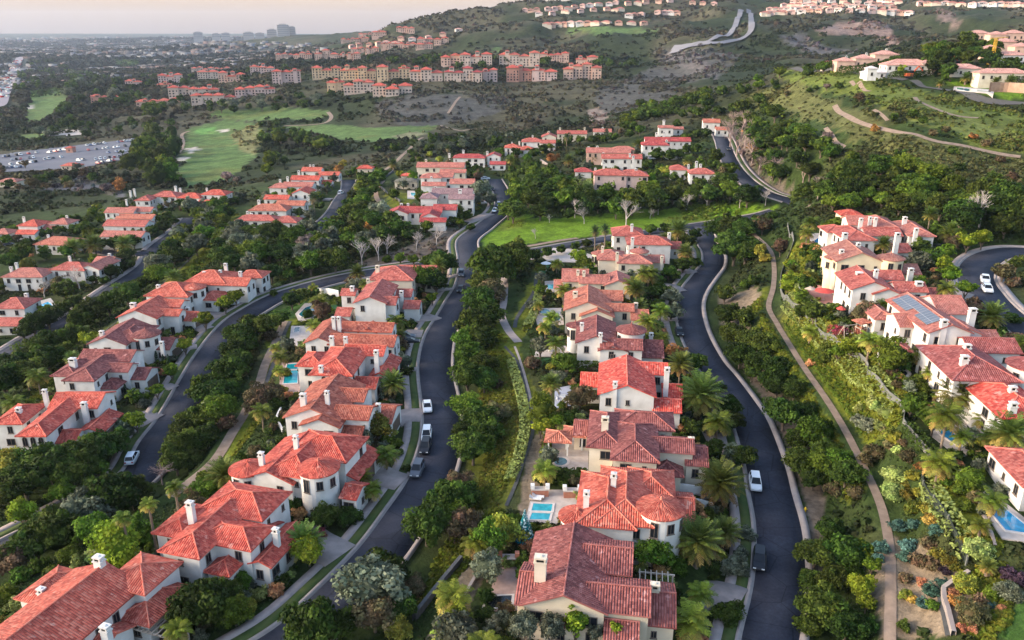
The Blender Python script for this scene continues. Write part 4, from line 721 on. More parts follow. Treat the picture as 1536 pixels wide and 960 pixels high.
def roof_mesh(kind,cx,cy,w,d,e,mats,caps=True):
    b=MB(); ov=.5; og=.3
    if kind=='c':
        n=28; r=w+.4; h=w*.42
        for i in range(n):
            a0=2*math.pi*i/n; a1=2*math.pi*(i+1)/n
            p0=(cx+r*math.cos(a0),cy+r*math.sin(a0),e+.16); p1=(cx+r*math.cos(a1),cy+r*math.sin(a1),e+.16)
            b.poly([p0,p1,(cx,cy,e+.16+h)],0,[(r*a0*1.5,0),(r*a1*1.5,0),(r*(a0+a1)*.75,-r*1.08)])
            q0=(p0[0],p0[1],e);q1=(p1[0],p1[1],e); b.poly([q0,q1,p1,p0],0,[(r*a0,.2),(r*a1,.2),(r*a1,0),(r*a0,0)]); b.poly([q1,q0,(cx,cy,e)],0)
        if caps: b.frustum(cx,cy,e+h,e+h+.55,.22,.1,8,1)
        return b.mesh("roof",mats)
    x0,x1,y0,y1=cx-w/2,cx+w/2,cy-d/2,cy+d/2; zt=e+.18
    ex=ov if kind in 'hy' else og; ey=ov if kind in 'hx' else og
    X0,X1,Y0,Y1=x0-ex,x1+ex,y0-ey,y1+ey; W_,D_=X1-X0,Y1-Y0
    c=[(X0,Y0,zt),(X1,Y0,zt),(X1,Y1,zt),(X0,Y1,zt)]; sl=math.sqrt(1+PIT*PIT)
    edges=[]
    if kind=='h':
        if D_>=W_:
            h=W_/2*PIT; ra=(cx,Y0+W_/2,zt+h); rb=(cx,Y1-W_/2,zt+h)
            b.poly([c[0],c[1],ra],0,[(0,0),(W_,0),(W_/2,-W_/2*sl)]); b.poly([c[1],c[2],rb,ra],0,[(0,0),(D_,0),(D_-W_/2,-W_/2*sl),(W_/2,-W_/2*sl)])
            b.poly([c[2],c[3],rb],0,[(0,0),(W_,0),(W_/2,-W_/2*sl)]); b.poly([c[3],c[0],ra,rb],0,[(0,0),(D_,0),(D_-W_/2,-W_/2*sl),(W_/2,-W_/2*sl)])
            edges=[(c[0],ra),(c[1],ra),(c[2],rb),(c[3],rb),(ra,rb)]
        else:
            h=D_/2*PIT; ra=(X0+D_/2,cy,zt+h); rb=(X1-D_/2,cy,zt+h)
            b.poly([c[3],c[0],ra],0,[(0,0),(D_,0),(D_/2,-D_/2*sl)]); b.poly([c[0],c[1],rb,ra],0,[(0,0),(W_,0),(W_-D_/2,-D_/2*sl),(D_/2,-D_/2*sl)])
            b.poly([c[1],c[2],rb],0,[(0,0),(D_,0),(D_/2,-D_/2*sl)]); b.poly([c[2],c[3],ra,rb],0,[(0,0),(W_,0),(W_-D_/2,-D_/2*sl),(D_/2,-D_/2*sl)])
            edges=[(c[0],ra),(c[3],ra),(c[1],rb),(c[2],rb),(ra,rb)]
        b.poly([(p[0],p[1],e) for p in c[::-1]],0)
        for i in range(4):
            p,q=c[i],c[(i+1)%4]; b.poly([(p[0],p[1],e),(q[0],q[1],e),q,p],0,[(0,.1),(1,.1),(1,0),(0,0)])
    else:
        if kind=='y': h=W_/2*PIT; ra=(cx,Y0,zt+h); rb=(cx,Y1,zt+h); LL=[(c[0],c[3]),(c[1],c[2])]
        else: h=D_/2*PIT; ra=(X0,cy,zt+h); rb=(X1,cy,zt+h); LL=[(c[0],c[1]),(c[3],c[2])]
        ln=D_ if kind=='y' else W_; hw=(W_ if kind=='y' else D_)/2*sl; tk=.2
        for k,(p,q) in enumerate(LL):
            f=[p,q,rb,ra]; u=[(0,0),(ln,0),(ln,-hw),(0,-hw)]
            if (kind=='y')==(k==0): f=f[::-1];u=u[::-1]
            b.poly(f,0,u); lo=lambda t:(t[0],t[1],t[2]-tk)
            b.poly([lo(t) for t in f[::-1]],0,u[::-1]); b.poly([p,q,lo(q),lo(p)],0); b.poly([p,ra,lo(ra),lo(p)],0); b.poly([q,rb,lo(rb),lo(q)],0)
        edges=[(ra,rb)]
    if caps:
        for p,q in edges: b.tube((p[0],p[1],p[2]+.02),(q[0],q[1],q[2]+.02),.11,.11,5,1)
    return b.mesh("roof",mats)
def wall_mesh(kind,cx,cy,w,d,e,m,base=-2.5):
    b=MB()
    if kind=='c':
        b.frustum(cx,cy,base,e+.1,w,w,28,0,cap=False); return b.mesh("tower",m)
    x0,x1,y0,y1=cx-w/2,cx+w/2,cy-d/2,cy+d/2
    p=[(x0,y0),(x1,y0),(x1,y1),(x0,y1)]
    for i in range(4):
        a,c=p[i],p[(i+1)%4]; q=[(a[0],a[1],base),(c[0],c[1],base),(c[0],c[1],e),(a[0],a[1],e)]
        if (kind=='y' and i in(0,2)) or (kind=='x' and i in(1,3)):
            half=(w if kind=='y' else d)/2; q=[q[0],q[1],(c[0],c[1],e+.18),((a[0]+c[0])/2,(a[1]+c[1])/2,e+.16+half*PIT),(a[0],a[1],e+.18)]
        b.poly(q,0)
    return b.mesh("wall",m)
def chimney_mesh(s,hgt,m):
    b=MB(); a=s/2; q=a*.75
    b.box(-a,-q,-hgt,a,q,-.75,0); b.box(-a-.1,-q-.1,-.75,a+.1,q+.1,-.6,0)
    for sx in(-1,1): b.box(sx*(a-.04)-(.2 if sx>0 else 0),-q+.04,-.6,sx*(a-.04)+(.2 if sx<0 else 0),q-.04,-.18,0)
    b.box(-a+.24,-q+.1,-.6,a-.24,q-.1,-.2,1)
    b.box(-a-.06,-q-.06,-.18,a+.06,q+.06,-.02,0); b.frustum(0,0,-.02,.12,a*.7,a*.3,8,0,sy=.75)
    return b.mesh("chimney",[m,M_dark])
rng=random.Random(7)
MED=set()
def inside_other(loc,i,x,y,z):
    for j,(k,cx,cy,w,d,e) in enumerate(loc):
        if j==i: continue
        if k=='c':
            if math.hypot(x-cx,y-cy)<w+.1 and z<e+.8: return True
        elif abs(x-cx)<w/2+.15 and abs(y-cy)<d/2+.15 and z<e+1.0: return True
    return False
def put_window(root,kind,x,y,z,rz,tier):
    f,g,bo=WIN[kind]
    if tier==1:
        o=mobj("window",f,root,(x,y,z),rz); mobj("pane",g,o)
    else: mobj("window",bo,root,(x,y,z),rz)
NHOUSE=0
for h in HS:
    r=random.Random(NHOUSE*13+5); NHOUSE+=1
    root=empty("house",(h['o'][0],h['o'][1],h['pad']),h['yaw'])
    setp(root,h['label'],"house",h['group'])
    rm=RM[h['rc']]; wm=WM[h['wc']]; tier=h['tier']; loc=h['loc']; roofs=[]
    for i,(k,cx,cy,w,d,e) in enumerate(loc):
        mobj("tower" if k=='c' else "wall",wall_mesh(k,cx,cy,w,d,e,wm,base=-3.5 if tier<3 else -5),root)
        ro=mobj("roof",roof_mesh(k,cx,cy,w,d,e,rm,caps=tier<3),root); roofs.append((cx,cy,ro))
        if tier==3: 
            n=max(1,int(w/3.2))
            for q in range(n): 
                xx=cx-w/2+w*(q+.5)/n
                if not inside_other(loc,i,xx,cy-d/2-.1,1.5): put_window(root,'std',xx,cy-d/2-.02,min(e-1.2,e*.55),0,3)
            continue
        if k=='c':
            for a,kd in ((-150,'std'),(-105,'tall'),(-62,'std'),(-20,'std')):
                x,y=cx+w*math.cos(R(a)),cy+w*math.sin(R(a)); z=e-1.5-(.2 if kd=='tall' else 0)
                if not inside_other(loc,i,x,y,z): put_window(root,kd,cx+(w+.0)*math.cos(R(a)),cy+w*math.sin(R(a)),z,R(a+90),tier)
            continue
        sides=[(0,-1,w,0),(1,0,d,90),(-1,0,d,-90)]
        for (nx,ny,ln,rz) in sides:
            floors=[e-1.45] if e<4.4 else [e-1.3,1.55]
            fx_=cx+nx*w/2; fy_=cy+ny*d/2
            for fi,z in enumerate(floors):
                if h.get('arch') and i==0 and ny==-1 and fi==0:
                    for q in(-1.5,0,1.5): put_window(root,'arch',cx+q*1.0,fy_-.01,z+.1,0,tier)
                    continue
                if e<3.7 and nx==1 and d>=5.9 and w>3.2:
                    if not inside_other(loc,i,fx_+.3,fy_,1): mobj("garage_door",D_gar,root,(fx_+.02,fy_,0),R(90))
                    continue
                n=max(1,int((ln-.6)/(2.7 if tier==1 else 3.0)))
                for q in range(n):
                    t=-ln/2+ln*(q+.5)/n+r.uniform(-.25,.25)
                    if r.random()<(.22 if fi==0 else .4): continue
                    x=fx_+(t if ny else 0); y=fy_+(t if nx else 0)
                    if inside_other(loc,i,x+nx*.4,y+ny*.4,z): continue
                    kd=r.choice(['std','std','small','std','wide'] if fi==0 else ['std','tall','wide'])
                    zz=z-(.0 if kd!='tall' else .25)
                    if fi==1 and kd=='tall': zz=1.2
                    put_window(root,kd,x+nx*.02,y+ny*.02,zz,R(rz),tier)
        if i==0 and tier==1:
            x=cx+w/2+.02
            if not inside_other(loc,i,x+.3,cy-d*.3,1): mobj("door",D_front,root,(x,cy-d*.3,0),R(90))
    for (x,y,zt,s) in h['chl']:
        j=min(range(len(roofs)),key=lambda q:(roofs[q][0]-x)**2/max(loc[q][3],2)**2+(roofs[q][1]-y)**2/max(loc[q][4],2)**2)
        mobj("chimney",chimney_mesh(s,max(3.0,zt-2.2),WM['cream' if h['wc'] in('cream','tan') else 'white']),roofs[j][2],(x,y,zt))
    if h.get('solar'):
        k,cx,cy,w,d,e=loc[0]; b=None
        M_sol,_n,_bb=mat("solar_cell",.25,.5); 
        uvn=N(_n,"ShaderNodeUVMap",uv_map="UVMap"); br=N(_n,"ShaderNodeTexBrick",i_Scale=1.0); br.offset=0; br.inputs["Color1"].default_value=(.10,.115,.14,1); br.inputs["Color2"].default_value=(.13,.14,.165,1); br.inputs["Mortar"].default_value=(.35,.36,.38,1)
        br.inputs["Mortar Size"].default_value=.03; br.inputs["Brick Width"].default_value=1.0; br.inputs["Row Height"].default_value=1.6; L(_n,uvn.outputs[0],br.inputs["Vector"]); L(_n,br.outputs[0],_bb.inputs["Base Color"])
        sl=math.sqrt(1+PIT*PIT); zr=e+.18+(w/2+.5)*PIT
        for (ya,yb,ua,ub) in ((cy+d/2-1,cy-1.2,.5,2.0),(cy-1.25,cy-d/2+2.6,.5,3.0),(cy+d/2-1.0,cy+1.5,2.05,3.3)):
            b=MB()
            f=lambda u,o:(cx-u,zr-u*PIT+o)
            q=[(f(ua,.12)[0],ya,f(ua,.12)[1]),(f(ub,.12)[0],ya,f(ub,.12)[1]),(f(ub,.12)[0],yb,f(ub,.12)[1]),(f(ua,.12)[0],yb,f(ua,.12)[1])]
            ln=abs(ya-yb); b.poly(q,0,[(0,0),(0,(ub-ua)*sl),(ln,(ub-ua)*sl),(ln,0)])
            lo=[(t[0],t[1],t[2]-.09) for t in q]
            for a in range(4): b.poly([q[a],q[(a+1)%4],lo[(a+1)%4],lo[a]],1)
            mobj("solar_panel",b.mesh("solar_panel",[M_sol,M_frame]),roofs[0][2])
# ------------------------------------------------------------------ apartment blocks (px left, px right, py base, height, depth, wall, roof, label)
def block(root,w,d,hg,wc,rc,r,nwin=True):
    wc={'cream':'apcream'}.get(wc,wc)
    rc={'palepink':'coral','rose':'red','salmon':'coral'}.get(rc,rc)
    wm=WM[wc]; rm=RM[rc]; nb=max(2,int(w/11)); bw=w/nb; x=-w/2
    wnd=[]
    for i in range(nb):
        e=hg*r.uniform(.62,1.02); dd=d*r.uniform(.75,1.1)+.02*i; yo=r.uniform(-5,3)
        mobj("wall",wall_mesh('x',x+bw/2,yo,bw-.02,dd,e,wm,base=-8),root)
        mobj("roof",roof_mesh('h',x+bw/2,yo,bw+.9,dd+1.6,e,rm,caps=False),root)
        nf=max(1,int(e/3.3)); nw=max(1,int(bw/3.6))
        for f in range(nf):
            for q in range(nw): wnd.append((x+bw*(q+.5)/nw,yo-dd/2-.03,1.7+f*3.2,0,f))
        x+=bw
    t=hg*1.06; tw=min(5.5,bw*.7); xs=r.choice([-.3,.05,.32])*w
    mobj("tower",wall_mesh('x',xs,-d*.25,tw,tw,t,wm,base=-8),root); mobj("roof",roof_mesh('h',xs,-d*.25,tw,tw,t+.01,rm,caps=False),root)
    for k in (-1,0,1): mobj("window",WIN['arch'][2],root,(xs+k*1.3,-d*.25-tw/2-.03,t-1.6))
    # ground-floor loggia and balconies as openings of the wall
    for (wx,wy,wz,rz,f) in wnd[:84]:
        if r.random()<.12: continue
        mobj("window",WIN[r.choice(['wide','tall','std','wide'])][2],root,(wx,wy,wz),0).scale=(1.25,1,1.15)
AP=[]
def AB(l,rr,base,hg,dp,wc,rc,lab): AP.append((l,rr,base,hg,dp,wc,rc,lab))
AB(470,512,117,14,16,'yellow','rose',"yellow apartment block at the left end of the terrace row, behind dark trees")
AB(512,564,118,16,16,'yellow','palepink',"yellow apartment block second from the left in the terrace row")
AB(567,615,120,17,16,'yellow','rose',"pale yellow apartment block in the middle of the terrace row")
AB(616,664,121,17,16,'cream','rose',"cream apartment block joined to the yellow one in the terrace row")
AB(667,723,122,17,16,'cream','crimson',"cream apartment block with dark red loggias in the terrace row")
AB(724,746,121,14,15,'pinkwall','rose',"short pink apartment block beside the cream one with dark loggias")
AB(760,797,121,18,16,'brick','rose',"brick red apartment block with tall dark arches, left half of its pair")
AB(798,835,120,17,16,'pinkwall','rose',"pink and red apartment block, right half of the brick pair")
AB(845,901,119,19,18,'peach','coral',"orange red roofed apartment block at the right end of the terrace row")
AB(662,690,98,13,15,'peach','rose',"peach apartment block at the left of the upper terrace row")
AB(690,738,99,17,15,'cream','rose',"cream apartment block in the upper terrace row, above the dark loggias")
AB(749,809,99,18,15,'cream','palepink',"long cream apartment block with towers in the middle of the upper terrace row")
AB(810,853,93,13,15,'peach','rose',"red roofed apartment block at the right of the upper terrace row")
AB(864,896,99,12,13,'peach','rose',"tower topped apartment block rising behind the orange red one")
AB(517,561,139,15,15,'cream','palepink',"white apartment block in front of the yellow ones, left of two")
AB(560,618,142,12,14,'cream','rose',"low white apartment block with red roof, nearest the golf green")
AB(492,517,136,14,14,'yellow','rose',"small yellow apartment block at the left of the front pair")
AB(240,274,126,14,15,'pinkwall','rose',"pink apartment block farthest left among the golf course apartments")
AB(238,258,133,8,12,'yellow','salmon',"low buff apartment block under the leftmost pink one")
AB(257,328,145,14,15,'cream','rose',"long white apartment block with many bays beside the golf course")
AB(290,352,154,10,13,'cream','rose',"low cream apartment block nearest the golf course trees")
AB(355,412,142,11,14,'pinkwall','rose',"pink apartment block with a curved drive behind it")
AB(299,328,120,11,13,'cream','palepink',"cream apartment block behind the long white one, left")
AB(330,368,125,14,14,'peach','rose',"peach apartment block behind the long white one, right")
AB(290,344,109,10,14,'cream','palepink',"pale apartment row at the back of the golf course group")
AB(377,412,110,12,14,'pinkwall','palepink',"grey pink apartment block beside tall conifers")
AB(411,451,126,18,16,'pinkwall','rose',"tall pale pink apartment block right of the conifers")
AB(140,188,153,9,13,'brick','coral',"low orange roofed clubhouse half hidden by trees")
AB(208,271,157,7,12,'peach','coral',"low orange roofed row behind the dark trees by the golf course")
AB(190,213,131,10,12,'pinkwall','palepink',"small grey pink block alone among the trees")
for (l,rr,base,hg,lab) in [(415,440,90,14,"left"),(441,468,89,12,"second"),(473,495,90,16,"middle"),(496,520,91,12,"fourth"),(521,541,93,12,"right")]:
    AB(l,rr,base,hg,12,'peach','palepink',{"left":"pink terrace block at the left end of the row above the apartments","second":"pink terrace block second from the left in the row above the apartments","middle":"pink terrace block in the middle of the row above the apartments","fourth":"pink terrace block second from the right in the row above the apartments","right":"pink terrace block at the right end of the row above the apartments"}[lab])
for (l,rr,base,lab) in [(527,548,80,"buff hillside row house farthest left on the middle terrace"),(548,568,80,"buff hillside row house second on the middle terrace"),(572,598,73,"buff hillside row house left on the higher terrace"),(598,624,73,"buff hillside row house centred on the higher terrace"),(624,649,73,"buff hillside row house right on the higher terrace"),(626,650,65,"buff hillside row house left on the top terrace"),(651,673,66,"buff hillside row house right on the top terrace"),(512,533,64,"buff hillside row house left below the skyline"),(533,554,63,"buff hillside row house second below the skyline"),(538,558,55,"pale house on the skyline left of the ridge foot"),(558,580,54,"pale house on the skyline nearest the ridge foot"),(595,622,49,"pale house where the ridge line starts to climb")]:
    AB(l,rr,base,9,12,'peach','palepink',lab)
for q,(l,rr,base,hg,dp,wc,rc,lab) in enumerate(AP):
    g=G((l+rr)/2,base,0,350); _,_,dc=proj(g); w=(rr-l)*dc/F
    root=empty("apartment_block",(g[0],g[1],g[2]),-math.atan2(g[0],g[1])*.7); setp(root,lab,"apartments")
    hh=hg*.98*max(.6,min(1.25,dc/1050.)) 
    block(root,w,dp,hh,wc,rc,random.Random(q))
print("houses %.1f"%(time.time()-T0))
# ------------------------------------------------------------------ vegetation
def leafmat(name,rough=.75,hv=.03,vv=.38):
    m,nt,b=mat(name,rough,.12)
    at=N(nt,"ShaderNodeAttribute",attribute_name="Col"); oi=N(nt,"ShaderNodeObjectInfo"); hs=N(nt,"ShaderNodeHueSaturation")
    a=N(nt,"ShaderNodeMapRange"); a.inputs[3].default_value=.5-hv; a.inputs[4].default_value=.5+hv; L(nt,oi.outputs["Random"],a.inputs[0]); L(nt,a.outputs[0],hs.inputs["Hue"])
    f=N(nt,"ShaderNodeMath",operation='MULTIPLY'); L(nt,oi.outputs["Random"],f.inputs[0]); f.inputs[1].default_value=7.31; g=N(nt,"ShaderNodeMath",operation='FRACT'); L(nt,f.outputs[0],g.inputs[0])
    v=N(nt,"ShaderNodeMapRange"); v.inputs[3].default_value=1-vv; v.inputs[4].default_value=1+vv; L(nt,g.outputs[0],v.inputs[0]); L(nt,v.outputs[0],hs.inputs["Value"])
    L(nt,at.outputs["Color"],hs.inputs["Color"]); L(nt,hs.outputs[0],b.inputs["Base Color"])
    tr=N(nt,"ShaderNodeBsdfTranslucent"); L(nt,hs.outputs[0],tr.inputs[0]); mx=N(nt,"ShaderNodeMixShader"); mx.inputs[0].default_value=.25
    L(nt,b.outputs[0],mx.inputs[1]); L(nt,tr.outputs[0],mx.inputs[2]); L(nt,mx.outputs[0],nt.nodes["Material Output"].inputs[0])
    return m
M_leaf=leafmat("leaves"); M_frond=leafmat("palm_fronds",.55); M_cover=leafmat("cover_leaves",.8,0,0)
M_bark=simple("bark",(.16,.12,.09),(.09,.07,.05),scale=2,bump=.4)
M_palmbark=simple("palm_bark",(.24,.18,.13),(.14,.10,.07),scale=3,bump=.5)
M_pale=simple("pale_bark",(.46,.40,.36),(.30,.25,.23),scale=2)
PAL=dict(d=((.032,.056,.009),(.054,.078,.011)),g=((.056,.092,.010),(.092,.126,.013)),l=((.115,.175,.014),(.18,.215,.018)),o=((.085,.10,.060),(.14,.15,.10)),b=((.13,.085,.045),(.085,.08,.035)),y=((.20,.175,.022),(.12,.14,.025)),
 a=((.34,.17,.045),(.22,.13,.04)),u=((.050,.105,.080),(.075,.135,.10)),s=((.045,.028,.042),(.07,.04,.055)),c=((.45,.20,.10),(.30,.17,.07)),k=((.22,.15,.13),(.15,.11,.10)),L=((.20,.25,.06),(.27,.30,.10)),r=((.30,.05,.05),(.12,.09,.03)))
def quads(c,nrm,s,r):
    """oriented square cards: centres (n,3), normals (n,3), half-size (n)"""
    n=len(c); t=r.normal(size=(n,3)); u=np.cross(nrm,t); u/=np.linalg.norm(u,axis=1)[:,None]+1e-9; w=np.cross(nrm,u); w/=np.linalg.norm(w,axis=1)[:,None]+1e-9
    a=(s*r.uniform(.7,1.25,n))[:,None]; b=(s*r.uniform(.55,1.0,n))[:,None]
    V=np.stack([c-u*a,c-w*b*.9,c+u*a,c+w*b],1).reshape(-1,3); return V,np.arange(n*4).reshape(n,4)
def dome(nu,nv,rad,r,zs=1.0,z0=-1.0):
    V=[];Fc=[]
    for j in range(nv+1):
        th=math.acos(max(-1,min(1,1-(1-z0)*j/nv)))
        for i in range(nu):
            a=2*math.pi*i/nu; k=rad*(1+r.uniform(-.12,.12)); V.append((k*math.sin(th)*math.cos(a),k*math.sin(th)*math.sin(a),k*math.cos(th)*zs))
    for j in range(nv):
        for i in range(nu): Fc.append((j*nu+i,(j+1)*nu+i,(j+1)*nu+(i+1)%nu,j*nu+(i+1)%nu))
    return np.array(V),np.array(Fc)
def crown_mesh(seed,pal,lod,shape='round'):
    r=np.random.default_rng(seed); pr=random.Random(seed)
    ncl={0:64,1:34,2:14}[lod]; nl={0:62,1:26,2:15}[lod]; ls={0:.075,1:.12,2:.22}[lod]
    zs=.78
    if shape=='flat': zs=.6
    if shape=='tall': zs=1.35
    C_=[];rr=[]
    while len(C_)<ncl:
        d=r.normal(size=3); d/=np.linalg.norm(d)
        if d[2]<-.55: continue
        k=r.uniform(.45,.80); lop=1+.22*math.sin(3*math.atan2(d[1],d[0])+seed)+.12*math.sin(5*math.atan2(d[1],d[0])+seed*2)
        C_.append(d*k*lop*np.array([1,1,zs])); rr.append(r.uniform(.20,.36)*(1.15 if shape!='sparse' else .8))
    C_=np.array(C_);rr=np.array(rr); ci=np.repeat(np.arange(ncl),nl); n=len(ci)
    d=r.normal(size=(n,3)); d/=np.linalg.norm(d,axis=1)[:,None]; d[:,2]=np.where(d[:,2]<-.2,-d[:,2],d[:,2])
    c=C_[ci]+d*rr[ci][:,None]*r.uniform(.55,1.05,n)[:,None]*np.array([1,1,.85])
    nrm=d+r.normal(size=(n,3))*.55; nrm/=np.linalg.norm(nrm,axis=1)[:,None]
    V,Fq_=quads(c,nrm,np.full(n,ls),r)
    p0,p1=np.array(PAL[pal][0]),np.array(PAL[pal][1]); mixc=r.uniform(0,1,ncl); val=r.uniform(.55,1.65,ncl)
    col=(p0*(1-mixc[:,None])+p1*mixc[:,None])*val[:,None]; col=col[ci]*r.uniform(.75,1.3,n)[:,None]; col=np.repeat(col,4,0)
    if shape!='sparse':
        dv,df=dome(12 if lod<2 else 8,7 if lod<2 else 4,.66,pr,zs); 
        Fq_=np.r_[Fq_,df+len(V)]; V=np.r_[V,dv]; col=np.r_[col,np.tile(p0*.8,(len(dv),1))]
    return npmesh("crown",V,Fq_,M_leaf,col=np.clip(col,.004,1))
def trunk_mesh(seed,m,n=5,h=1.0):
    r=random.Random(seed); b=MB(); b.tube((0,0,-.4),(0.02,0,.35*h),.10,.075,7); 
    for k in range(n):
        a=2*math.pi*k/n+r.uniform(-.4,.4); b.tube((0.02,0,.3*h),(math.cos(a)*.45,math.sin(a)*.45,h*r.uniform(.8,1.15)),.06,.02,5)
    return b.mesh("trunk",m)
TRK=[trunk_mesh(s,M_bark) for s in range(3)]
_cc={}
def get_crown(pal,lod,shape,var):
    k=(pal,lod,shape,var)
    if k not in _cc: _cc[k]=crown_mesh(hash(str(k))%99991 if False else (sum(map(ord,str(k)))*37)%99991,pal,lod,shape)
    return _cc[k]
KIND=dict(d="evergreen_tree",g="leafy_tree",l="street_tree",o="olive_tree",b="brown_leaved_tree",y="flowering_tree",a="autumn_tree",u="blue_green_shrub",s="purple_leaved_tree",c="coral_shrub",k="faded_shrub",L="lime_shrub",r="red_shrub")
ADJ=dict(d="dark green",g="mid green",l="bright lime green",o="grey green",b="brownish",y="yellow flowering",a="orange autumn",u="blue green",s="dark purple",c="coral orange",k="dry pinkish brown",L="pale lime",r="red leaved")
NT={}
PLANTS=[]
def plant(*a,**k): PLANTS.append((a,k))
def plant_now(pal,x,y,rm,label,group,shape='round',lift=None,z=None,name=None,cat=None):
    rm*=1.1
    gz=float(Hf(x,y)) if z is None else z; _,_,dc=proj((x,y,gz+rm)); rp=rm*F/dc*.667
    lod=0 if rp>13 else 1 if rp>5.5 else 2
    sh=rm<1.9; lift=(1.0 if not sh else .5) if lift is None else lift
    nm=name or (("shrub" if KIND[pal].endswith("tree") else KIND[pal]) if sh else ("tree" if KIND[pal].endswith("shrub") else KIND[pal]))
    root=empty(nm,(x,y,gz),rng.uniform(0,6.28)); setp(root,label,cat or ("shrub" if nm.endswith("shrub") else "tree"),group)
    c=mobj("crown",get_crown(pal,lod,shape,rng.randrange(3 if lod==0 else 4)),root,(0,0,rm*lift)); s=rm*rng.uniform(.95,1.05); c.scale=(s*rng.uniform(.92,1.1),s*rng.uniform(.92,1.1),s*rng.uniform(.85,1.1))
    if rp>2.5:
        t=mobj("trunk",rng.choice(TRK),root); t.scale=(rm*.9,rm*.9,max(.3,rm*lift*.95))
    NT[nm]=NT.get(nm,0)+1
    return root
def trees(where,lst,shape='round'):
    for q in lst:
        px,py,rp,pal=q[:4]; lf=1.0
        g=G(px,py,2.5,30)
        for _ in range(2):
            _,_,dc=proj((g[0],g[1],g[2]+2)); rm=rp*dc/F; lf=1.0 if rm>1.9 else .5
            if pal=='l' and rm>1.0: lf=1.45
            if len(q)>5: lf=q[5]
            g=G(px,py,rm*lf,30)
        kind=("tree" if rm>=1.9 or pal=='l' else "shrub")
        gp=where[:60]
        plant(pal,g[0],g[1],rm,f"{ADJ[pal]} {kind} {where}",f"{ADJ[pal]} {kind}s {gp}",shape=q[4] if len(q)>4 else shape,lift=lf,name="street_tree" if pal=='l' and kind=="tree" else None,cat="tree" if pal=='l' else None)
trees("along the right kerb of the central road",[(740,402,34,'d'),(772,387,26,'d'),(724,428,26,'d'),(719,455,25,'d'),(735,440,22,'b'),(710,487,25,'d'),(732,475,20,'d'),(700,512,22,'g'),(720,508,22,'d'),(702,535,24,'g'),(724,548,22,'d'),(701,566,27,'d'),(726,572,20,'d'),(700,612,25,'g'),(722,630,27,'d'),(747,620,18,'b'),(727,652,24,'d'),(709,673,28,'d'),(698,648,20,'d'),(690,727,22,'b'),(672,752,32,'d'),(697,748,24,'d'),(676,778,28,'g'),(640,790,34,'d'),(692,788,26,'b'),(655,770,24,'d'),(745,577,11,'b')])
trees("on the bank at the bottom centre",[(557,880,45,'o'),(577,856,30,'d'),(469,943,42,'d'),(561,922,32,'b'),(600,912,24,'d'),(620,880,18,'b'),(598,945,22,'y'),(510,940,28,'d')])
trees("on the slope along the right kerb of the left road",[(363,504,26,'d'),(380,493,25,'d'),(398,488,20,'d'),(420,478,14,'d'),(354,524,22,'d'),(345,558,27,'d'),(356,543,22,'d'),(372,518,16,'g'),(307,586,23,'d'),(329,594,28,'d'),(348,580,16,'d'),(332,614,25,'g'),(297,630,25,'d'),(322,626,23,'d'),(279,648,24,'d'),(272,673,28,'d'),(292,664,23,'d'),(311,654,20,'d'),(264,694,22,'d'),(285,690,18,'d'),(340,636,14,'b'),(391,598,22,'b'),(408,590,20,'b'),(383,612,16,'b'),(412,608,14,'d'),(437,452,14,'d'),(448,445,13,'d'),(470,440,10,'d'),(405,505,10,'b')])
trees("in the thicket beside the lower left road",[(170,752,38,'d'),(124,777,36,'o'),(150,738,25,'d'),(89,802,38,'d'),(44,820,34,'d'),(18,842,30,'b'),(198,742,26,'d'),(60,795,26,'d'),(140,795,26,'g'),(105,835,18,'g'),(212,752,14,'d'),(60,850,16,'g'),(30,865,16,'g'),(178,826,32,'l','tall'),(120,842,14,'L'),(149,828,17,'L'),(135,838,12,'L'),(76,858,12,'g'),(10,885,12,'g')])
trees("in the dark belt below the glowing red villa",[(35,722,33,'d'),(81,702,36,'d'),(117,690,34,'d'),(152,677,28,'d'),(176,662,20,'d'),(12,740,30,'d'),(53,694,30,'d'),(113,714,28,'d'),(15,700,26,'y'),(150,660,18,'d'),(190,650,12,'o'),(182,640,15,'o')])
trees("standing in the verge of the left road",[(149,704,15,'l'),(93,740,20,'l'),(34,771,21,'l'),(204,632,16,'l'),(307,480,14,'l'),(277,518,13,'l'),(257,558,12,'l'),(235,586,12,'l'),(337,456,13,'l'),(353,446,11,'l'),(240,482,9,'l'),(216,606,10,'o')])
trees("in the long belt between the left road villas and the lower street",[(135,470,20,'d'),(162,456,20,'d'),(190,441,19,'d'),(210,427,15,'d'),(120,480,18,'d'),(75,520,26,'d'),(50,533,26,'d'),(100,511,22,'d'),(25,551,26,'d'),(6,572,28,'d'),(40,563,24,'d'),(70,541,22,'d'),(150,466,14,'g'),(205,440,11,'d'),(222,420,10,'d'),(238,405,9,'o'),(95,530,18,'d'),(120,500,16,'d'),(230,408,9,'d')])
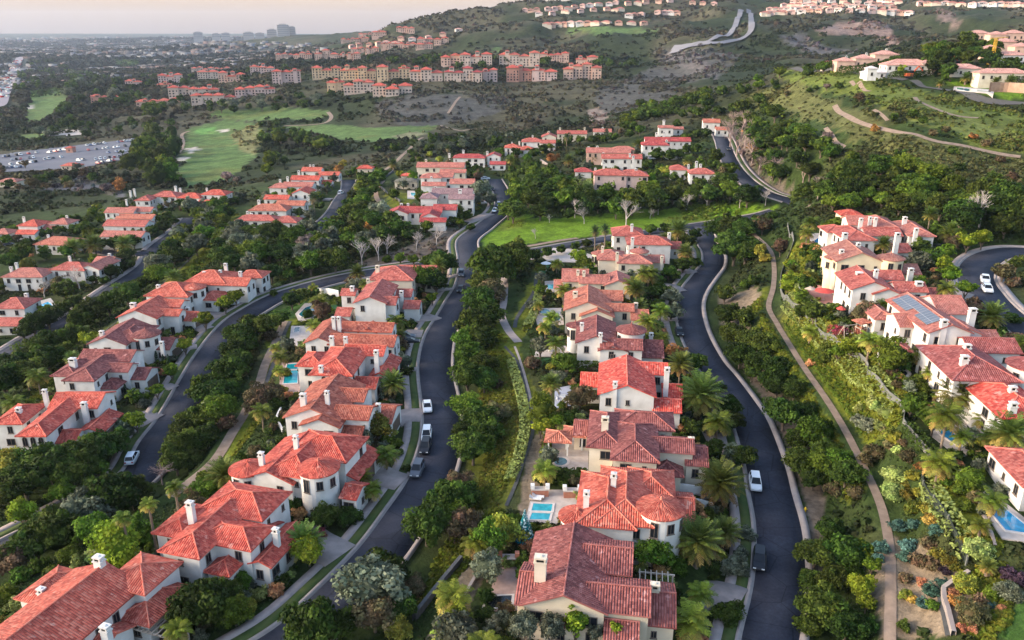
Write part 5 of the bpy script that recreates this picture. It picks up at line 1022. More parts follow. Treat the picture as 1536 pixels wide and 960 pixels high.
trees("in the gardens of the lower street",[(97,438,17,'d'),(50,488,18,'d'),(72,478,18,'d'),(35,500,12,'d'),(92,465,12,'d'),(40,398,12,'y'),(5,425,10,'y'),(110,455,12,'d'),(165,408,12,'d'),(180,392,12,'d'),(190,382,12,'d'),(175,400,10,'d'),(195,396,9,'d'),(155,420,9,'d'),(30,380,16,'d'),(45,368,12,'d'),(15,392,14,'d'),(68,382,10,'d'),(100,378,12,'g'),(125,368,12,'g'),(140,352,12,'g'),(130,340,11,'d'),(115,345,11,'d'),(150,368,12,'d'),(170,366,12,'d'),(200,362,12,'d'),(205,350,9,'d'),(228,345,11,'d'),(245,340,12,'d'),(232,330,12,'d'),(250,325,10,'d'),(255,300,10,'g'),(270,305,8,'g'),(290,298,8,'y'),(280,312,9,'d'),(262,330,8,'d'),(100,330,11,'d'),(115,328,10,'d'),(88,345,9,'d'),(62,350,8,'d'),(150,325,8,'d'),(140,318,8,'g'),(148,310,7,'y'),(250,290,6,'d'),(8,360,9,'g'),(20,345,8,'g')])
trees("right of the right road below the trail",[(1083,345,20,'d'),(1100,343,23,'d'),(1120,343,18,'d'),(1102,373,27,'d'),(1119,379,20,'d'),(1088,362,14,'d'),(1144,339,14,'b'),(1140,377,11,'y'),(1148,388,9,'y'),(1171,372,13,'b'),(1087,442,14,'d'),(1133,420,11,'d'),(1118,428,9,'g'),(1092,473,20,'d'),(1117,477,17,'d'),(1102,503,22,'d'),(1124,513,20,'d'),(1146,518,22,'d'),(1110,535,20,'d'),(1140,545,22,'d'),(1165,552,18,'d'),(1128,560,14,'d'),(1166,578,24,'d'),(1192,584,18,'d'),(1152,572,14,'d'),(1177,621,28,'d'),(1210,620,18,'d'),(1225,651,27,'g'),(1202,693,24,'d'),(1233,701,25,'g'),(1257,690,20,'g'),(1270,712,23,'d'),(1200,660,18,'d'),(1240,675,20,'d'),(1220,720,18,'d'),(1283,741,14,'b'),(1250,735,14,'b'),(1190,655,14,'d')])
trees("in the clump at the bottom right of the right road",[(1244,797,20,'d'),(1223,833,26,'d'),(1269,833,28,'d'),(1294,822,13,'l'),(1308,848,15,'l'),(1302,835,10,'l'),(1233,911,31,'d'),(1269,940,30,'d'),(1290,882,20,'l'),(1300,905,13,'l'),(1216,940,20,'d'),(1250,870,22,'d'),(1215,870,18,'d'),(1300,940,16,'d'),(1322,822,12,'u'),(1318,838,9,'u'),(1280,865,18,'g')])
trees("in the planted bed right of the trail",[(1347,790,12,'u'),(1371,788,11,'u'),(1362,820,13,'u'),(1357,836,11,'u'),(1341,742,18,'L'),(1345,716,19,'L'),(1335,730,14,'L'),(1371,763,15,'y'),(1366,745,12,'y'),(1398,782,13,'a'),(1390,765,11,'y'),(1404,797,11,'u'),(1394,817,14,'b'),(1377,842,14,'b'),(1398,847,14,'b'),(1406,834,12,'y'),(1425,842,12,'y'),(1418,858,8,'s'),(1432,852,8,'y'),(1382,873,8,'c'),(1358,868,11,'b'),(1358,893,11,'y'),(1368,900,8,'a'),(1396,888,13,'u'),(1385,907,12,'u'),(1401,909,10,'g'),(1412,875,9,'u'),(1356,939,11,'d'),(1310,606,14,'L'),(1290,613,9,'L'),(1330,621,12,'L'),(1318,612,10,'L'),(1300,640,15,'o'),(1288,632,11,'o'),(1322,641,11,'L'),(1340,657,16,'y'),(1347,676,11,'L'),(1315,680,17,'b'),(1300,690,12,'b'),(1335,668,12,'b'),(1362,686,13,'b'),(1370,715,11,'y'),(1382,700,9,'a'),(1358,730,9,'y'),(1376,740,9,'y'),(1215,546,7,'c'),(1330,650,9,'b'),(1355,665,8,'b')])
trees("in the bed below the right hand pool",[(1450,877,18,'y'),(1437,903,11,'a'),(1458,922,22,'b'),(1444,942,8,'c'),(1466,826,21,'L'),(1452,812,12,'y'),(1480,838,12,'L'),(1490,890,12,'g'),(1515,890,18,'o'),(1530,870,14,'s'),(1501,912,7,'c'),(1482,908,9,'u'),(1470,905,14,'b'),(1452,724,20,'g','tall'),(1440,735,12,'g'),(1462,740,12,'g'),(1420,722,12,'g'),(1448,760,12,'g'),(1430,890,9,'c'),(1460,945,8,'c'),(1510,860,12,'s')])
trees("in the gardens beside the right road",[(1007,469,14,'o'),(1008,446,14,'o'),(1025,398,14,'d'),(1012,412,11,'d'),(1043,392,10,'d'),(1043,545,17,'d'),(1013,531,15,'a'),(1078,582,11,'d'),(1093,611,18,'d'),(1030,552,11,'d'),(1038,643,17,'d'),(1073,639,18,'d'),(1096,633,18,'d'),(1069,674,17,'d'),(1102,682,18,'o'),(1115,685,20,'d'),(1119,802,15,'o'),(1104,851,20,'o'),(1094,922,21,'d'),(1112,830,12,'o'),(980,830,28,'g'),(955,812,16,'g'),(1012,852,18,'g'),(1000,822,14,'g'),(864,936,17,'l','tall',3.0),(924,948,13,'l','tall',3.2),(786,942,24,'o','round',2.0),(827,945,20,'o','round',2.4),(893,952,14,'o','round',2.8),(800,799,16,'g'),(848,796,12,'g'),(770,786,17,'g'),(758,800,26,'y'),(742,780,18,'g'),(730,800,17,'d'),(842,713,14,'d'),(812,717,14,'d'),(826,706,11,'d'),(870,712,11,'d'),(895,712,10,'d'),(907,712,9,'d'),(927,603,15,'g'),(957,602,17,'l'),(870,598,20,'b'),(850,546,19,'g'),(880,544,11,'g'),(893,546,10,'g'),(797,546,13,'b'),(810,640,14,'l'),(835,632,10,'l'),(855,470,12,'o'),(800,460,10,'o'),(900,405,9,'g'),(885,405,10,'g'),(925,400,9,'d'),(870,438,11,'a'),(855,440,9,'b'),(1000,605,8,'d'),(990,618,9,'b'),(1085,770,8,'d'),(1060,770,9,'d'),(1000,440,12,'d'),(985,425,13,'d'),(960,450,10,'d'),(985,455,11,'d'),(1030,365,13,'d'),(1043,350,11,'d'),(1000,342,10,'d'),(975,345,9,'g'),(1015,375,10,'o')])
trees("around the villas of the central row",[(635,418,22,'g'),(654,423,20,'d'),(664,396,20,'d'),(600,388,9,'g'),(620,390,9,'g'),(640,393,10,'g'),(580,390,8,'g'),(648,448,9,'l'),(601,546,14,'o'),(610,558,10,'d'),(604,520,11,'b'),(592,510,9,'d'),(567,643,20,'y'),(582,650,13,'y'),(545,656,17,'o'),(538,673,18,'o'),(410,734,20,'d'),(438,758,18,'d'),(487,774,20,'d'),(523,778,18,'d'),(372,731,13,'s'),(386,742,10,'s'),(278,864,17,'g'),(250,862,18,'o'),(230,864,26,'g'),(301,911,38,'d'),(255,890,20,'d'),(340,890,22,'d'),(365,872,18,'g'),(210,845,14,'o'),(196,860,12,'d'),(260,880,14,'g'),(330,925,18,'d'),(500,660,9,'l'),(470,652,7,'y'),(452,655,7,'y'),(440,680,10,'y'),(360,690,12,'g'),(430,560,9,'y'),(424,585,8,'y'),(460,520,7,'d'),(545,500,7,'d'),(462,472,9,'d'),(475,480,7,'d'),(530,400,7,'d'),(410,440,7,'d'),(610,705,8,'d'),(598,680,9,'d'),(480,800,9,'r'),(375,862,6,'r'),(400,868,6,'c'),(625,470,8,'d'),(615,455,8,'g')])
trees("around the villas of the right bank",[(1452,363,14,'l'),(1474,358,14,'l'),(1422,378,14,'l'),(1417,396,13,'l'),(1425,413,16,'l'),(1449,433,14,'l'),(1379,370,13,'d'),(1370,380,11,'d'),(1390,378,10,'d'),(1377,393,16,'o'),(1440,350,10,'d'),(1400,388,9,'d'),(1505,410,16,'b'),(1525,395,14,'d'),(1520,425,11,'b'),(1300,472,20,'b'),(1285,478,13,'b'),(1320,478,11,'d'),(1270,485,12,'d'),(1262,500,13,'r'),(1250,495,9,'r'),(1275,515,12,'b'),(1350,548,16,'d'),(1335,540,10,'d'),(1340,560,9,'b'),(1475,565,16,'d'),(1495,575,14,'d'),(1460,580,10,'d'),(1430,560,9,'y'),(1500,500,14,'d'),(1520,510,14,'b'),(1490,490,11,'d'),(1455,555,9,'b'),(1520,480,12,'d'),(1405,545,8,'a'),(1255,462,9,'y'),(1280,450,7,'d'),(1210,415,9,'y'),(1222,418,10,'y'),(1215,395,7,'d'),(1230,390,7,'d'),(1240,370,7,'d'),(1262,375,7,'d'),(1255,335,11,'g'),(1240,340,8,'g'),(1275,330,9,'d'),(1480,640,10,'d'),(1500,690,18,'d'),(1475,690,14,'d'),(1525,690,16,'d'),(1395,630,9,'y'),(1420,628,10,'y'),(1408,590,8,'y'),(1385,570,7,'d'),(1450,610,11,'d'),(1465,600,12,'d'),(1275,441,10,'d'),(1284,453,11,'d'),(1262,414,8,'d'),(1300,456,10,'d'),(1345,471,10,'d'),(1330,459,9,'d'),(1395,521,11,'d'),(1380,506,9,'d'),(1420,576,10,'d'),(1245,402,8,'d'),(1235,378,8,'d')])
trees("between the lawn path and the paved terrace",[(752,393,15,'d'),(768,388,13,'d'),(786,385,12,'d'),(804,381,11,'d'),(822,377,10,'d'),(842,373,9,'d'),(862,369,9,'d'),(880,366,8,'d'),(926,357,9,'g'),(946,354,9,'d'),(1078,336,10,'d'),(1100,332,9,'d'),(1135,328,9,'d'),(1160,324,8,'d')])
trees("around the short middle street",[(470,340,11,'o'),(455,340,11,'o'),(450,352,11,'d'),(465,322,9,'o'),(480,308,8,'d'),(478,295,9,'g'),(490,285,7,'o'),(500,268,7,'o'),(395,350,13,'g'),(370,345,11,'o'),(420,345,12,'d'),(350,350,9,'d'),(360,340,8,'b'),(455,365,14,'k'),(445,378,10,'a'),(430,365,9,'k'),(405,365,11,'g'),(335,340,9,'d'),(345,320,8,'d'),(350,300,8,'d'),(508,254,7,'a'),(515,246,7,'y')])
trees("around the houses at the end of the central road",[(590,292,9,'g'),(665,335,9,'d'),(680,330,9,'d'),(640,340,10,'g'),(590,348,11,'d'),(612,352,10,'d'),(570,345,9,'d'),(700,322,9,'d'),(722,285,14,'o'),(735,300,10,'o'),(715,300,9,'o'),(712,255,10,'d'),(700,248,9,'d'),(690,262,8,'y'),(668,297,8,'b'),(605,277,8,'o'),(640,245,6,'g'),(660,240,6,'y'),(630,240,7,'g'),(645,232,6,'y'),(620,240,6,'d'),(685,325,8,'d'),(705,340,8,'d'),(555,340,8,'a'),(560,325,9,'y')])
trees("around the houses behind the lawn",[(775,228,9,'d'),(800,228,10,'d'),(815,222,9,'d'),(790,238,8,'g'),(830,215,8,'d'),(852,210,8,'d'),(870,210,7,'g'),(890,208,8,'d'),(905,208,8,'d'),(920,205,8,'d'),(828,238,9,'a'),(870,228,8,'d'),(885,222,7,'d'),(985,230,11,'d'),(1005,232,11,'d'),(1020,230,10,'d'),(1030,222,9,'d'),(1045,222,9,'d'),(1075,235,12,'d'),(1085,250,10,'d'),(1070,245,10,'d'),(1095,255,12,'g'),(1000,257,9,'y'),(990,252,8,'g'),(1010,265,9,'d'),(1033,262,8,'d'),(1048,272,8,'d'),(970,245,10,'d'),(980,260,9,'d'),(880,278,9,'L'),(870,285,8,'d'),(1030,205,9,'d'),(1045,200,9,'d'),(1060,198,8,'d'),(960,195,9,'g'),(945,200,8,'d'),(1015,185,8,'d')])
print("trees %.1f"%(time.time()-T0),NT)
# gardens round the villas: shrubs against the walls, small trees between the houses
FOOT=[(h,math.cos(h['yaw']),math.sin(h['yaw'])) for h in HS]
def footdist(x,y):
    dm=1e9
    for h,c,s_ in FOOT:
        dx,dy=x-h['o'][0],y-h['o'][1]
        if dx*dx+dy*dy>900: continue
        lx,ly=dx*c+dy*s_,-dx*s_+dy*c
        for k,cx,cy,w,d,e in h['loc']:
            if k=='c': q=math.hypot(lx-cx,ly-cy)-w
            else: 
                ax,ay=abs(lx-cx)-w/2,abs(ly-cy)-d/2; q=math.hypot(max(ax,0),max(ay,0)) if max(ax,ay)>0 else max(ax,ay)
            dm=min(dm,q)
    return dm
PW=[(p['c'],max(np.linalg.norm(q-p['c']) for q in p['w']),[tuple(q[:2]) for q in p['w']]) for p in POOLS]
def free_spot(x,y,m=4.4):
    for l,w in ROADL.values():
        if np.min((l[:,0]-x)**2+(l[:,1]-y)**2)<(w+m)**2: return False
    for l,w in PATHS:
        if np.min((l[:,0]-x)**2+(l[:,1]-y)**2)<(w+.8)**2: return False
    for ln in (TRAIL,PATHD,PATHL):
        if min((q[0]-x)**2+(q[1]-y)**2 for q in ln)<4: return False
    for c,r_,o in PW:
        if (x-c[0])**2+(y-c[1])**2<(r_+.6)**2 and inpoly(np.array([x]),np.array([y]),o)[0]: return False
    return True
gr=random.Random(21); planted=[]; GPALM=[]
def vis(x,y,z):
    px,py,_=proj((x,y,z)); return -30<px<1566 and -20<py<1000
for h in HS:
    if h['tier']==3 or h['o'][1]>520: continue
    nS,nT=((46,13) if h['o'][1]<150 else (34,9)) if h['tier']==1 else (10,6)
    R_=max(math.hypot(l[1],l[2])+max(l[3],l[4])*.6 for l in h['loc'])+7
    for kind,nn in (('s',nS),('t',nT)):
        got=0
        for _ in range(nn*14):
            a=gr.uniform(0,6.283); q=R_*math.sqrt(gr.random()); x=h['o'][0]+q*math.cos(a); y=h['o'][1]+q*math.sin(a); fd=footdist(x,y)
            if kind=='s':
                rm=gr.uniform(.6,1.35)
                if not(rm*.7<fd<5.5): continue
            else:
                rm=gr.uniform(1.5,2.5)
                if not(rm*.95<fd<7.5): continue
            if not vis(x,y,h['pad']+1): continue
            if any((x-b)**2+(y-c)**2<(rm*.75+d*.75)**2 for b,c,d in planted[-400:]): continue
            if not free_spot(x,y): continue
            planted.append((x,y,rm))
            if kind=='t' and gr.random()<.28 and h['tier']==1: GPALM.append((x,y)); got+=1; continue
            pal=gr.choice('ggddoobLyc' if kind=='s' else 'dgggoobl')
            if kind=='s': plant(pal,x,y,rm,"small garden shrub growing beside a villa wall","garden shrubs beside the villas",lift=.5,name="garden_shrub",cat="shrub")
            else: plant(pal,x,y,rm,"small leafy garden tree standing between villas","garden trees between the villas",lift=1.15,name="garden_tree",cat="tree",shape=gr.choice(('round','tall')))
            got+=1
            if got>=nn: break
# belts filled by area: crown level pixel outline, palette weights, spacing, radius
def belt(where,pts,pals,sp,r0,r1,maxn,shape='round',seed=1,clear=None):
    r=np.random.default_rng(seed); q=Gpoly(pts,2.5)[:,:2]; x0,y0=q.min(0);x1,y1=q.max(0); got=[]
    for _ in range(maxn*30):
        x=r.uniform(x0,x1);y=r.uniform(y0,y1)
        if not inpoly(np.array([x]),np.array([y]),q)[0]: continue
        if any((x-a)**2+(y-b)**2<sp*sp for a,b in got): continue
        if blocked(x,y,2.0): continue
        got.append((x,y)); pal=pals[int(r.integers(len(pals)))]; rm=r.uniform(r0,r1)
        plant(pal,x,y,rm,f"{ADJ[pal]} tree {where}",f"{ADJ[pal]} trees {where[:60]}",shape=shape)
        if len(got)>=maxn: break
    return got
def blocked(x,y,m=1.0):
    for (a,b,rr,_) in PADS:
        if (x-a)**2+(y-b)**2<(rr+m)**2: return True
    for l,w in ROADL.values():
        if np.min((l[:,0]-x)**2+(l[:,1]-y)**2)<(w+m)**2: return True
    return False
belt("in the wood between the turning circle and the left road villas",[(238,345),(262,330),(305,300),(345,300),(335,335),(300,370),(262,400),(240,420),(225,425),(245,385)],'ddgo',6.5,2.6,4.2,34,seed=2)
belt("in the ravine between the two middle clusters",[(525,285),(545,265),(575,262),(560,290),(580,320),(600,345),(560,375),(500,385),(485,360),(505,335),(520,310)],'ddgo',6.5,2.8,4.2,40,seed=3)
belt("in the wood below the middle cluster",[(320,365),(350,345),(470,360),(520,385),(515,400),(430,412),(395,415),(330,395)],'ddgo',6.5,2.8,4.6,34,seed=4)
belt("in the wood right of the central road, below the lawn cluster",[(752,255),(790,250),(835,270),(860,292),(900,298),(990,296),(1090,276),(1145,288),(1130,305),(1060,308),(960,318),(880,322),(800,328),(758,325),(768,300)],'dddgg',7.0,3.0,5.0,64,seed=5)
belt("on the wooded slope of the right hill",[(1135,235),(1140,195),(1180,185),(1230,220),(1300,245),(1400,265),(1470,290),(1540,305),(1540,350),(1490,345),(1430,340),(1390,315),(1330,312),(1270,312),(1225,300),(1190,280),(1160,265)],'dddg',5.6,2.8,4.8,150,seed=6)
belt("in the upper wood above the hillside houses",[(930,190),(960,160),(1050,140),(1120,135),(1180,175),(1140,190),(1135,230),(1110,195),(1060,175),(1000,172),(960,200)],'dddg',7,3.0,5.2,95,seed=7)
belt("among the big trees between the car park and the golf course",[(190,235),(210,215),(262,200),(262,245),(270,275),(225,278),(190,262)],'ddg',9,4.5,8,22,shape='tall',seed=8)
for w_,pts,pl,sp,r0,r1,n_ in [("on the scrub ridge beyond the lower street",[(0,250),(100,245),(200,255),(190,275),(60,285),(0,290)],'dob',13,2.5,4,16),("along the far side of the car park",[(0,212),(120,186),(260,180),(265,190),(200,196),(60,212)],'ddo',13,3.5,5.5,20),("beside the golf greens",[(390,185),(430,192),(500,212),(490,225),(420,215),(392,215)],'ddg',12,3.5,6,22),("in the dark wood left of the golf course",[(100,110),(160,115),(240,150),(270,170),(262,190),(150,188),(90,200),(80,170),(105,150)],'dddo',20,6,10,48),("beside the far freeway",[(30,100),(55,90),(100,95),(95,125),(40,140),(0,200),(-20,200),(0,160),(30,125)],'dd',22,6,10,26),
   ("around the golf course apartments",[(270,150),(330,158),(420,145),(500,145),(500,155),(440,165),(340,168),(250,165)],'ddo',15,4,7,30),("behind the terrace row of apartments",[(540,100),(660,105),(860,100),(960,105),(950,92),(850,88),(650,88),(550,88)],'dd',16,5,8,34),("among the far apartments at the left",[(210,110),(280,115),(340,112),(440,100),(470,105),(400,120),(280,130),(220,135)],'dd',18,5,8,24)]:
    belt(w_,pts,pl,sp,r0,r1,n_,seed=len(w_))
belt("in the ravine right of the golf greens",[(560,215),(640,208),(720,205),(770,200),(760,215),(700,225),(640,232),(560,240)],'ddo',11,2.5,4.5,26,seed=31)
belt("on the edge of the right hill crest",[(1130,118),(1200,100),(1290,92),(1290,99),(1200,112),(1140,135)],'dg',10,2.5,4,12,seed=32)
belt("around the crest houses of the right hill",[(1340,100),(1420,92),(1536,85),(1536,122),(1440,118),(1400,108)],'ddd',9,3,5,30,seed=33)
belt("on the right shoulder below the hill terrace",[(1370,85),(1420,70),(1480,66),(1500,80),(1440,90),(1400,95)],'ddg',12,3.5,5.5,20,seed=34)
print("belts %.1f"%(time.time()-T0),NT)
# ------------------------------------------------------------------ palms
def frond(V,Fc,Cl,r,az,el,ln,droop,col,w,nseg=7,leaf=1.0):
    p=np.zeros(3); d=el; seg=ln/nseg; ca,sa=math.cos(az),math.sin(az); pts=[]
    for k in range(nseg+1):
        pts.append(p.copy()); p=p+seg*np.array([ca*math.cos(d),sa*math.cos(d),math.sin(d)]); d-=droop/nseg*(1+.6*k/nseg)
    side=np.array([-sa,ca,0])
    for k in range(nseg):
        a,b=pts[k],pts[k+1]; t=(k+.5)/nseg; wl=w*(.35+1.1*math.sin(math.pi*min(1,t*.85+.12)))*leaf; nl=2
        for q in range(nl):
            m0=a+(b-a)*(q/nl); m1=a+(b-a)*((q+.62)/nl); fw=(b-a)/np.linalg.norm(b-a)
            for s in (-1,1):
                tip=m0+side*s*wl*r.uniform(.85,1.1)+fw*wl*.55+np.array([0,0,-wl*r.uniform(.15,.45)])
                i=len(V); V+= [m0,m1,tip+fw*.06,tip]; Fc.append((i,i+1,i+2,i+3) if s>0 else (i,i+3,i+2,i+1)); c=np.array(col)*r.uniform(.75,1.25); Cl+=[c]*4
def palm_crown(seed,kind):
    r=random.Random(seed); V=[];Fc=[];Cl=[]
    n={'date':78,'queen':32,'thin':34}[kind]
    for k in range(n):
        t=(k+.5)/n
        if kind=='date': el=R(82-112*t)+r.uniform(-.1,.1); ln=1.0*r.uniform(.85,1.08); dr=.5; col=(.105,.145,.028) if t<.5 else (.15,.16,.03) if t<.8 else (.30,.21,.06); w=.105
        elif kind=='queen': el=R(80-95*t)+r.uniform(-.12,.12); ln=r.uniform(.85,1.15); dr=1.25; col=(.14,.175,.02) if t<.6 else (.19,.18,.035) if t<.85 else (.33,.22,.06); w=.17
        else: el=R(85-150*t); ln=r.uniform(.8,1.0); dr=.5; col=(.07,.10,.035) if t<.6 else (.20,.16,.08); w=.16
        bb=r.uniform(.6,1.45); col=tuple(x*bb for x in col)
        frond(V,Fc,Cl,r,k*2.39996+r.uniform(-.15,.15),el,ln,dr,col,w,7 if kind!='thin' else 5)
    return npmesh("crown",np.array(V),np.array(Fc),M_frond,col=np.array(Cl))
PCR={k:[palm_crown(s,k) for s in (1,2,3)] for k in('date','queen','thin')}
def palm_trunk(rb,rt):
    b=MB(); n=9
    for k in range(n): 
        r0=rb+(rt-rb)*k/n; b.frustum(0,0,k/n,(k+1)/n,r0*1.06,(rb+(rt-rb)*(k+1)/n)*.94,9,0,cap=True)
    return b.mesh("trunk",M_palmbark)
PTR=dict(date=palm_trunk(.42,.36),queen=palm_trunk(.20,.15),thin=palm_trunk(.22,.16))
def palm(px,py,rp,kind,label,hk=None):
    g=G(px,py,5,30)
    for _ in range(3):
        _,_,dc=proj((g[0],g[1],g[2]+4)); rm=min(rp*dc/F,5.0); h=hk or {'date':rm*1.25,'queen':rm*1.6,'thin':rm*3.0}[kind]; g=G(px,py,h,30)
    root=empty("palm_tree",(g[0],g[1],g[2]),rng.uniform(0,6)); setp(root,label,"palm tree")
    t=mobj("trunk",PTR[kind],root,(0,0,-.3)); t.scale=(1,1,h+.3)
    c=mobj("crown",PCR[kind][rng.randrange(3)],root,(0,0,h)); c.scale=(rm*1.2,)*3
for q in [(1051,592,33,'date',"big date palm by the right road beside the scarlet roofed house"),(1081,724,33,'date',"big date palm by the right road beside the cream villa"),(1046,812,36,'date',"biggest date palm, in front of the coral villa with the round tower"),(1087,798,23,'date',"smaller date palm just right of the biggest one"),(589,575,20,'date',"fat date palm in the central row, next to the vivid red roof"),(336,713,26,'date',"date palm left of the villa with the low round tower"),(457,812,27,'date',"date palm by the driveway of the second villa on the central road"),(1018,345,16,'date',"date palm behind the rosy hipped house next to the lawn"),(973,411,17,'queen',"bushy palm right of the pink house with two round bays"),(949,428,16,'queen',"yellow green palm in front of the low faded pink house"),
 (1437,592,29,'date',"large shaggy palm in front of the broad rose roof, right bank"),(1515,650,31,'date',"large palm with golden lower fronds at the right edge"),(1443,656,16,'queen',"small palm leaning over the upper right pool"),(1418,624,15,'queen',"pale palm left of the upper right pool"),(1475,630,15,'queen',"palm between the bright red roof and the upper pool"),(1484,656,15,'queen',"low palm behind the upper right pool deck"),(1415,553,14,'queen',"palm beside the curved garden seat on the right bank"),(1394,560,12,'queen',"young palm near the dark round fire pit"),(1383,532,17,'queen',"tall palm with rusty fronds below the solar roofed villa"),(1488,474,21,'date',"round headed palm by the cul de sac on the right bank"),(1422,434,16,'queen',"grey green spiky palm beside the lime trees of the cul de sac"),
 (1217,334,14,'queen',"palm cluster head by the small blue pool, upper"),(1211,350,11,'queen',"palm cluster head by the small blue pool, lower"),(680,896,28,'queen',"broad yellow green palm in the bottom centre gravel strip"),(716,816,22,'queen',"dark green palm left of the brick patio"),(726,846,13,'queen',"drooping palm close to the brick patio wall"),(670,950,22,'queen',"palm cut by the bottom edge in the gravel strip"),(1051,890,21,'queen',"upright palm by the drive of the tan walled house"),(1035,932,30,'queen',"golden green palm clump at the bottom edge by the right road"),
 (500,725,13,'date',"short palm in front of the low round tower"),(465,748,10,'queen',"small palm under the low round tower villa"),(579,682,18,'queen',"palm at the corner of the yellow shrub, central row"),(544,716,15,'queen',"palm left of the driveway in mid central row"),(557,735,16,'queen',"palm nearest the driveway apron in the central row"),(420,536,13,'queen',"yellow palm above the turquoise pool, upper"),(414,522,10,'queen',"yellow palm above the turquoise pool, highest"),(419,556,10,'queen',"yellow palm beside the turquoise pool"),(594,482,14,'queen',"golden palm at the drive of the low brown red villa"),(598,502,11,'queen',"small golden palm below the other at the low brown red villa"),(470,433,9,'queen',"small palm by the garden wall near the left road"),(372,798,12,'queen',"palm inside the small court of the second villa"),(393,828,11,'queen',"feathery palm over the garage roof of the second villa"),
 (262,731,14,'queen',"tall slim palm nearest the garden path, bottom left",8),(223,757,13,'queen',"middle one of three slim palms at the bottom left",9),(184,777,13,'queen',"lowest of three slim palms at the bottom left",9),
 (818,491,12,'queen',"palm by the terrace of the maroon roofed villa"),(985,488,11,'queen',"small palm at the drive below the salmon gables"),(835,396,10,'queen',"palm beside the paved white terrace"),(808,458,9,'queen',"palm in the hedge above the kidney pool"),(893,346,9,'thin',"left of two slender palms by the lawn",9),(908,344,9,'thin',"right of two slender palms by the lawn",9),
 (915,262,10,'date',"palm in front of the large pink house"),(890,235,9,'date',"palm at the left end of the peach house"),(853,240,9,'date',"round palm left of the lawn cluster"),(957,217,9,'date',"palm left of the crimson roofed house under the slope"),(1033,241,9,'date',"palm behind the three chimney house"),(590,246,8,'date',"palm at the head of the curved bank path"),(766,240,8,'date',"palm near the end of the central road"),(470,296,10,'thin',"tall palm in the middle cluster",8),
 (187,366,14,'date',"palm right of two in front of the stacked row"),(141,366,15,'date',"wide palm left in front of the stacked row"),(109,371,13,'date',"palm below the salmon roof with the patio opening"),(1471,117,10,'date',"largest palm by the long crest pool"),(1449,116,8,'date',"palm left of the largest at the crest pool"),(1494,123,8,'date',"palm right of the largest at the crest pool"),(1517,121,9,'date',"palm at the right end of the crest pool"),(1410,125,6,'date',"small palm near the orange excavator arm"),(850,205,6,'thin',"thin palm among the hillside cluster roofs"),(672,222,6,'thin',"thin palm behind the cherry red roofs"),(1472,788,15,'queen',"yellow green palm beside the big blue pool"),(1483,850,13,'date',"low palm below the big blue pool")]:
    palm(*q)
for x,y in GPALM[:70]:
    z=float(Hf(x,y)); rm=gr.uniform(1.8,2.9); kd=gr.choice(('queen','queen','date')); h_=rm*gr.uniform(1.3,2.2); root=empty("palm_tree",(x,y,z),gr.uniform(0,6)); setp(root,"medium feathery palm growing in a villa garden","palm tree","feathery palms in the villa gardens")
    t=mobj("trunk",PTR['queen'],root,(0,0,-.3)); t.scale=(1,1,h_+.3); c=mobj("crown",PCR[kd][gr.randrange(3)],root,(0,0,h_)); c.scale=(rm*1.1,)*3
# ------------------------------------------------------------------ bare trees
def bare_mesh(seed,spread,tips=None):
    r=random.Random(seed); b=MB()
    def br(p,d,l,rad,k):
        q=p+d*l; b.tube(p,q,rad,rad*.68,5 if k<2 else 3)
        if k>=6: return
        for i in range(3 if k<3 else 2):
            v=Vector((r.gauss(0,1),r.gauss(0,1),r.gauss(0,.6))); nd=(d+v*spread*(.55 if k<2 else .7)).normalized(); nd.z=max(nd.z,.12 if k<3 else -.1)
            br(q-d*l*r.uniform(0,.3),nd.normalized(),l*r.uniform(.62,.86),rad*.66,k+1)
    br(Vector((0,0,-.02)),Vector((0,0,1)),.26,.021,0)
    me=b.mesh("branches",M_pale); co_=np.empty(len(me.vertices)*3,np.float32); me.vertices.foreach_get("co",co_); co_=co_.reshape(-1,3); co_/=co_[:,2].max(); me.vertices.foreach_set("co",co_.ravel()); me.update(); return me
BARE=[bare_mesh(s,.62) for s in (3,5,8)]
PINKT=simple("dry_twigs",(.36,.26,.23),(.24,.17,.15),scale=3)
BAREP=[]
for s in (11,12):
    m_=bare_mesh(s,.8); m_.materials[0]=PINKT; BAREP.append(m_)
def bare(px,py,hp,label,pink=False,group=None,wide=1.0):
    g=G(px,py,0,30); _,_,dc=proj(g); h=hp*dc/F/math.cos(PITCH)*.95
    o=mobj("bare_tree",rng.choice(BAREP if pink else BARE),None,(g[0],g[1],g[2]),rng.uniform(0,6)); o.scale=(h*wide,h*wide,h); setp(o,label,"tree",group)
for q in [(862,327,28,"forked bare white tree at the top of the lawn, left of two"),(876,336,26,"forked bare white tree standing out on the lawn, right of two"),(939,342,42,"tall thin bare tree in front of the lawn, dense twigs"),(975,328,16,"short broken bare trunk at the lawn's upper edge"),(987,322,24,"slim bare tree right of the broken trunk"),(1029,317,27,"bare white trunk with stub branches at the lawn"),(1060,311,26,"bare tree under the dark trees by the lawn"),(1109,312,30,"cluster of bare white stems at the lawn's right part"),(1148,308,26,"bare white stems at the right tip of the lawn"),(824,334,14,"small twiggy bare tree on the left of the lawn"),(803,358,16,"leaning bare sapling at the lawn's left end"),
  (543,398,40,"bare white tree left of three above the left road"),(568,391,36,"bare white tree middle of three above the left road"),(581,383,32,"bare white tree right of three above the left road"),(655,367,30,"bare spreading white tree beside the central road bend"),(625,376,30,"half bare tree with pale trunk below the crimson house"),(490,388,24,"bare white tree by the dry reddish shrubs"),(1468,343,58,"large bare white tree below the right wooded slope"),(67,446,30,"bare pale tree left of two by the lower street"),(120,436,40,"taller bare pale tree right of two by the lower street"),(237,404,20,"small bare tree at the lower street junction"),(455,410,14,"low bare twigs near the left road end")]:
    bare(*q)
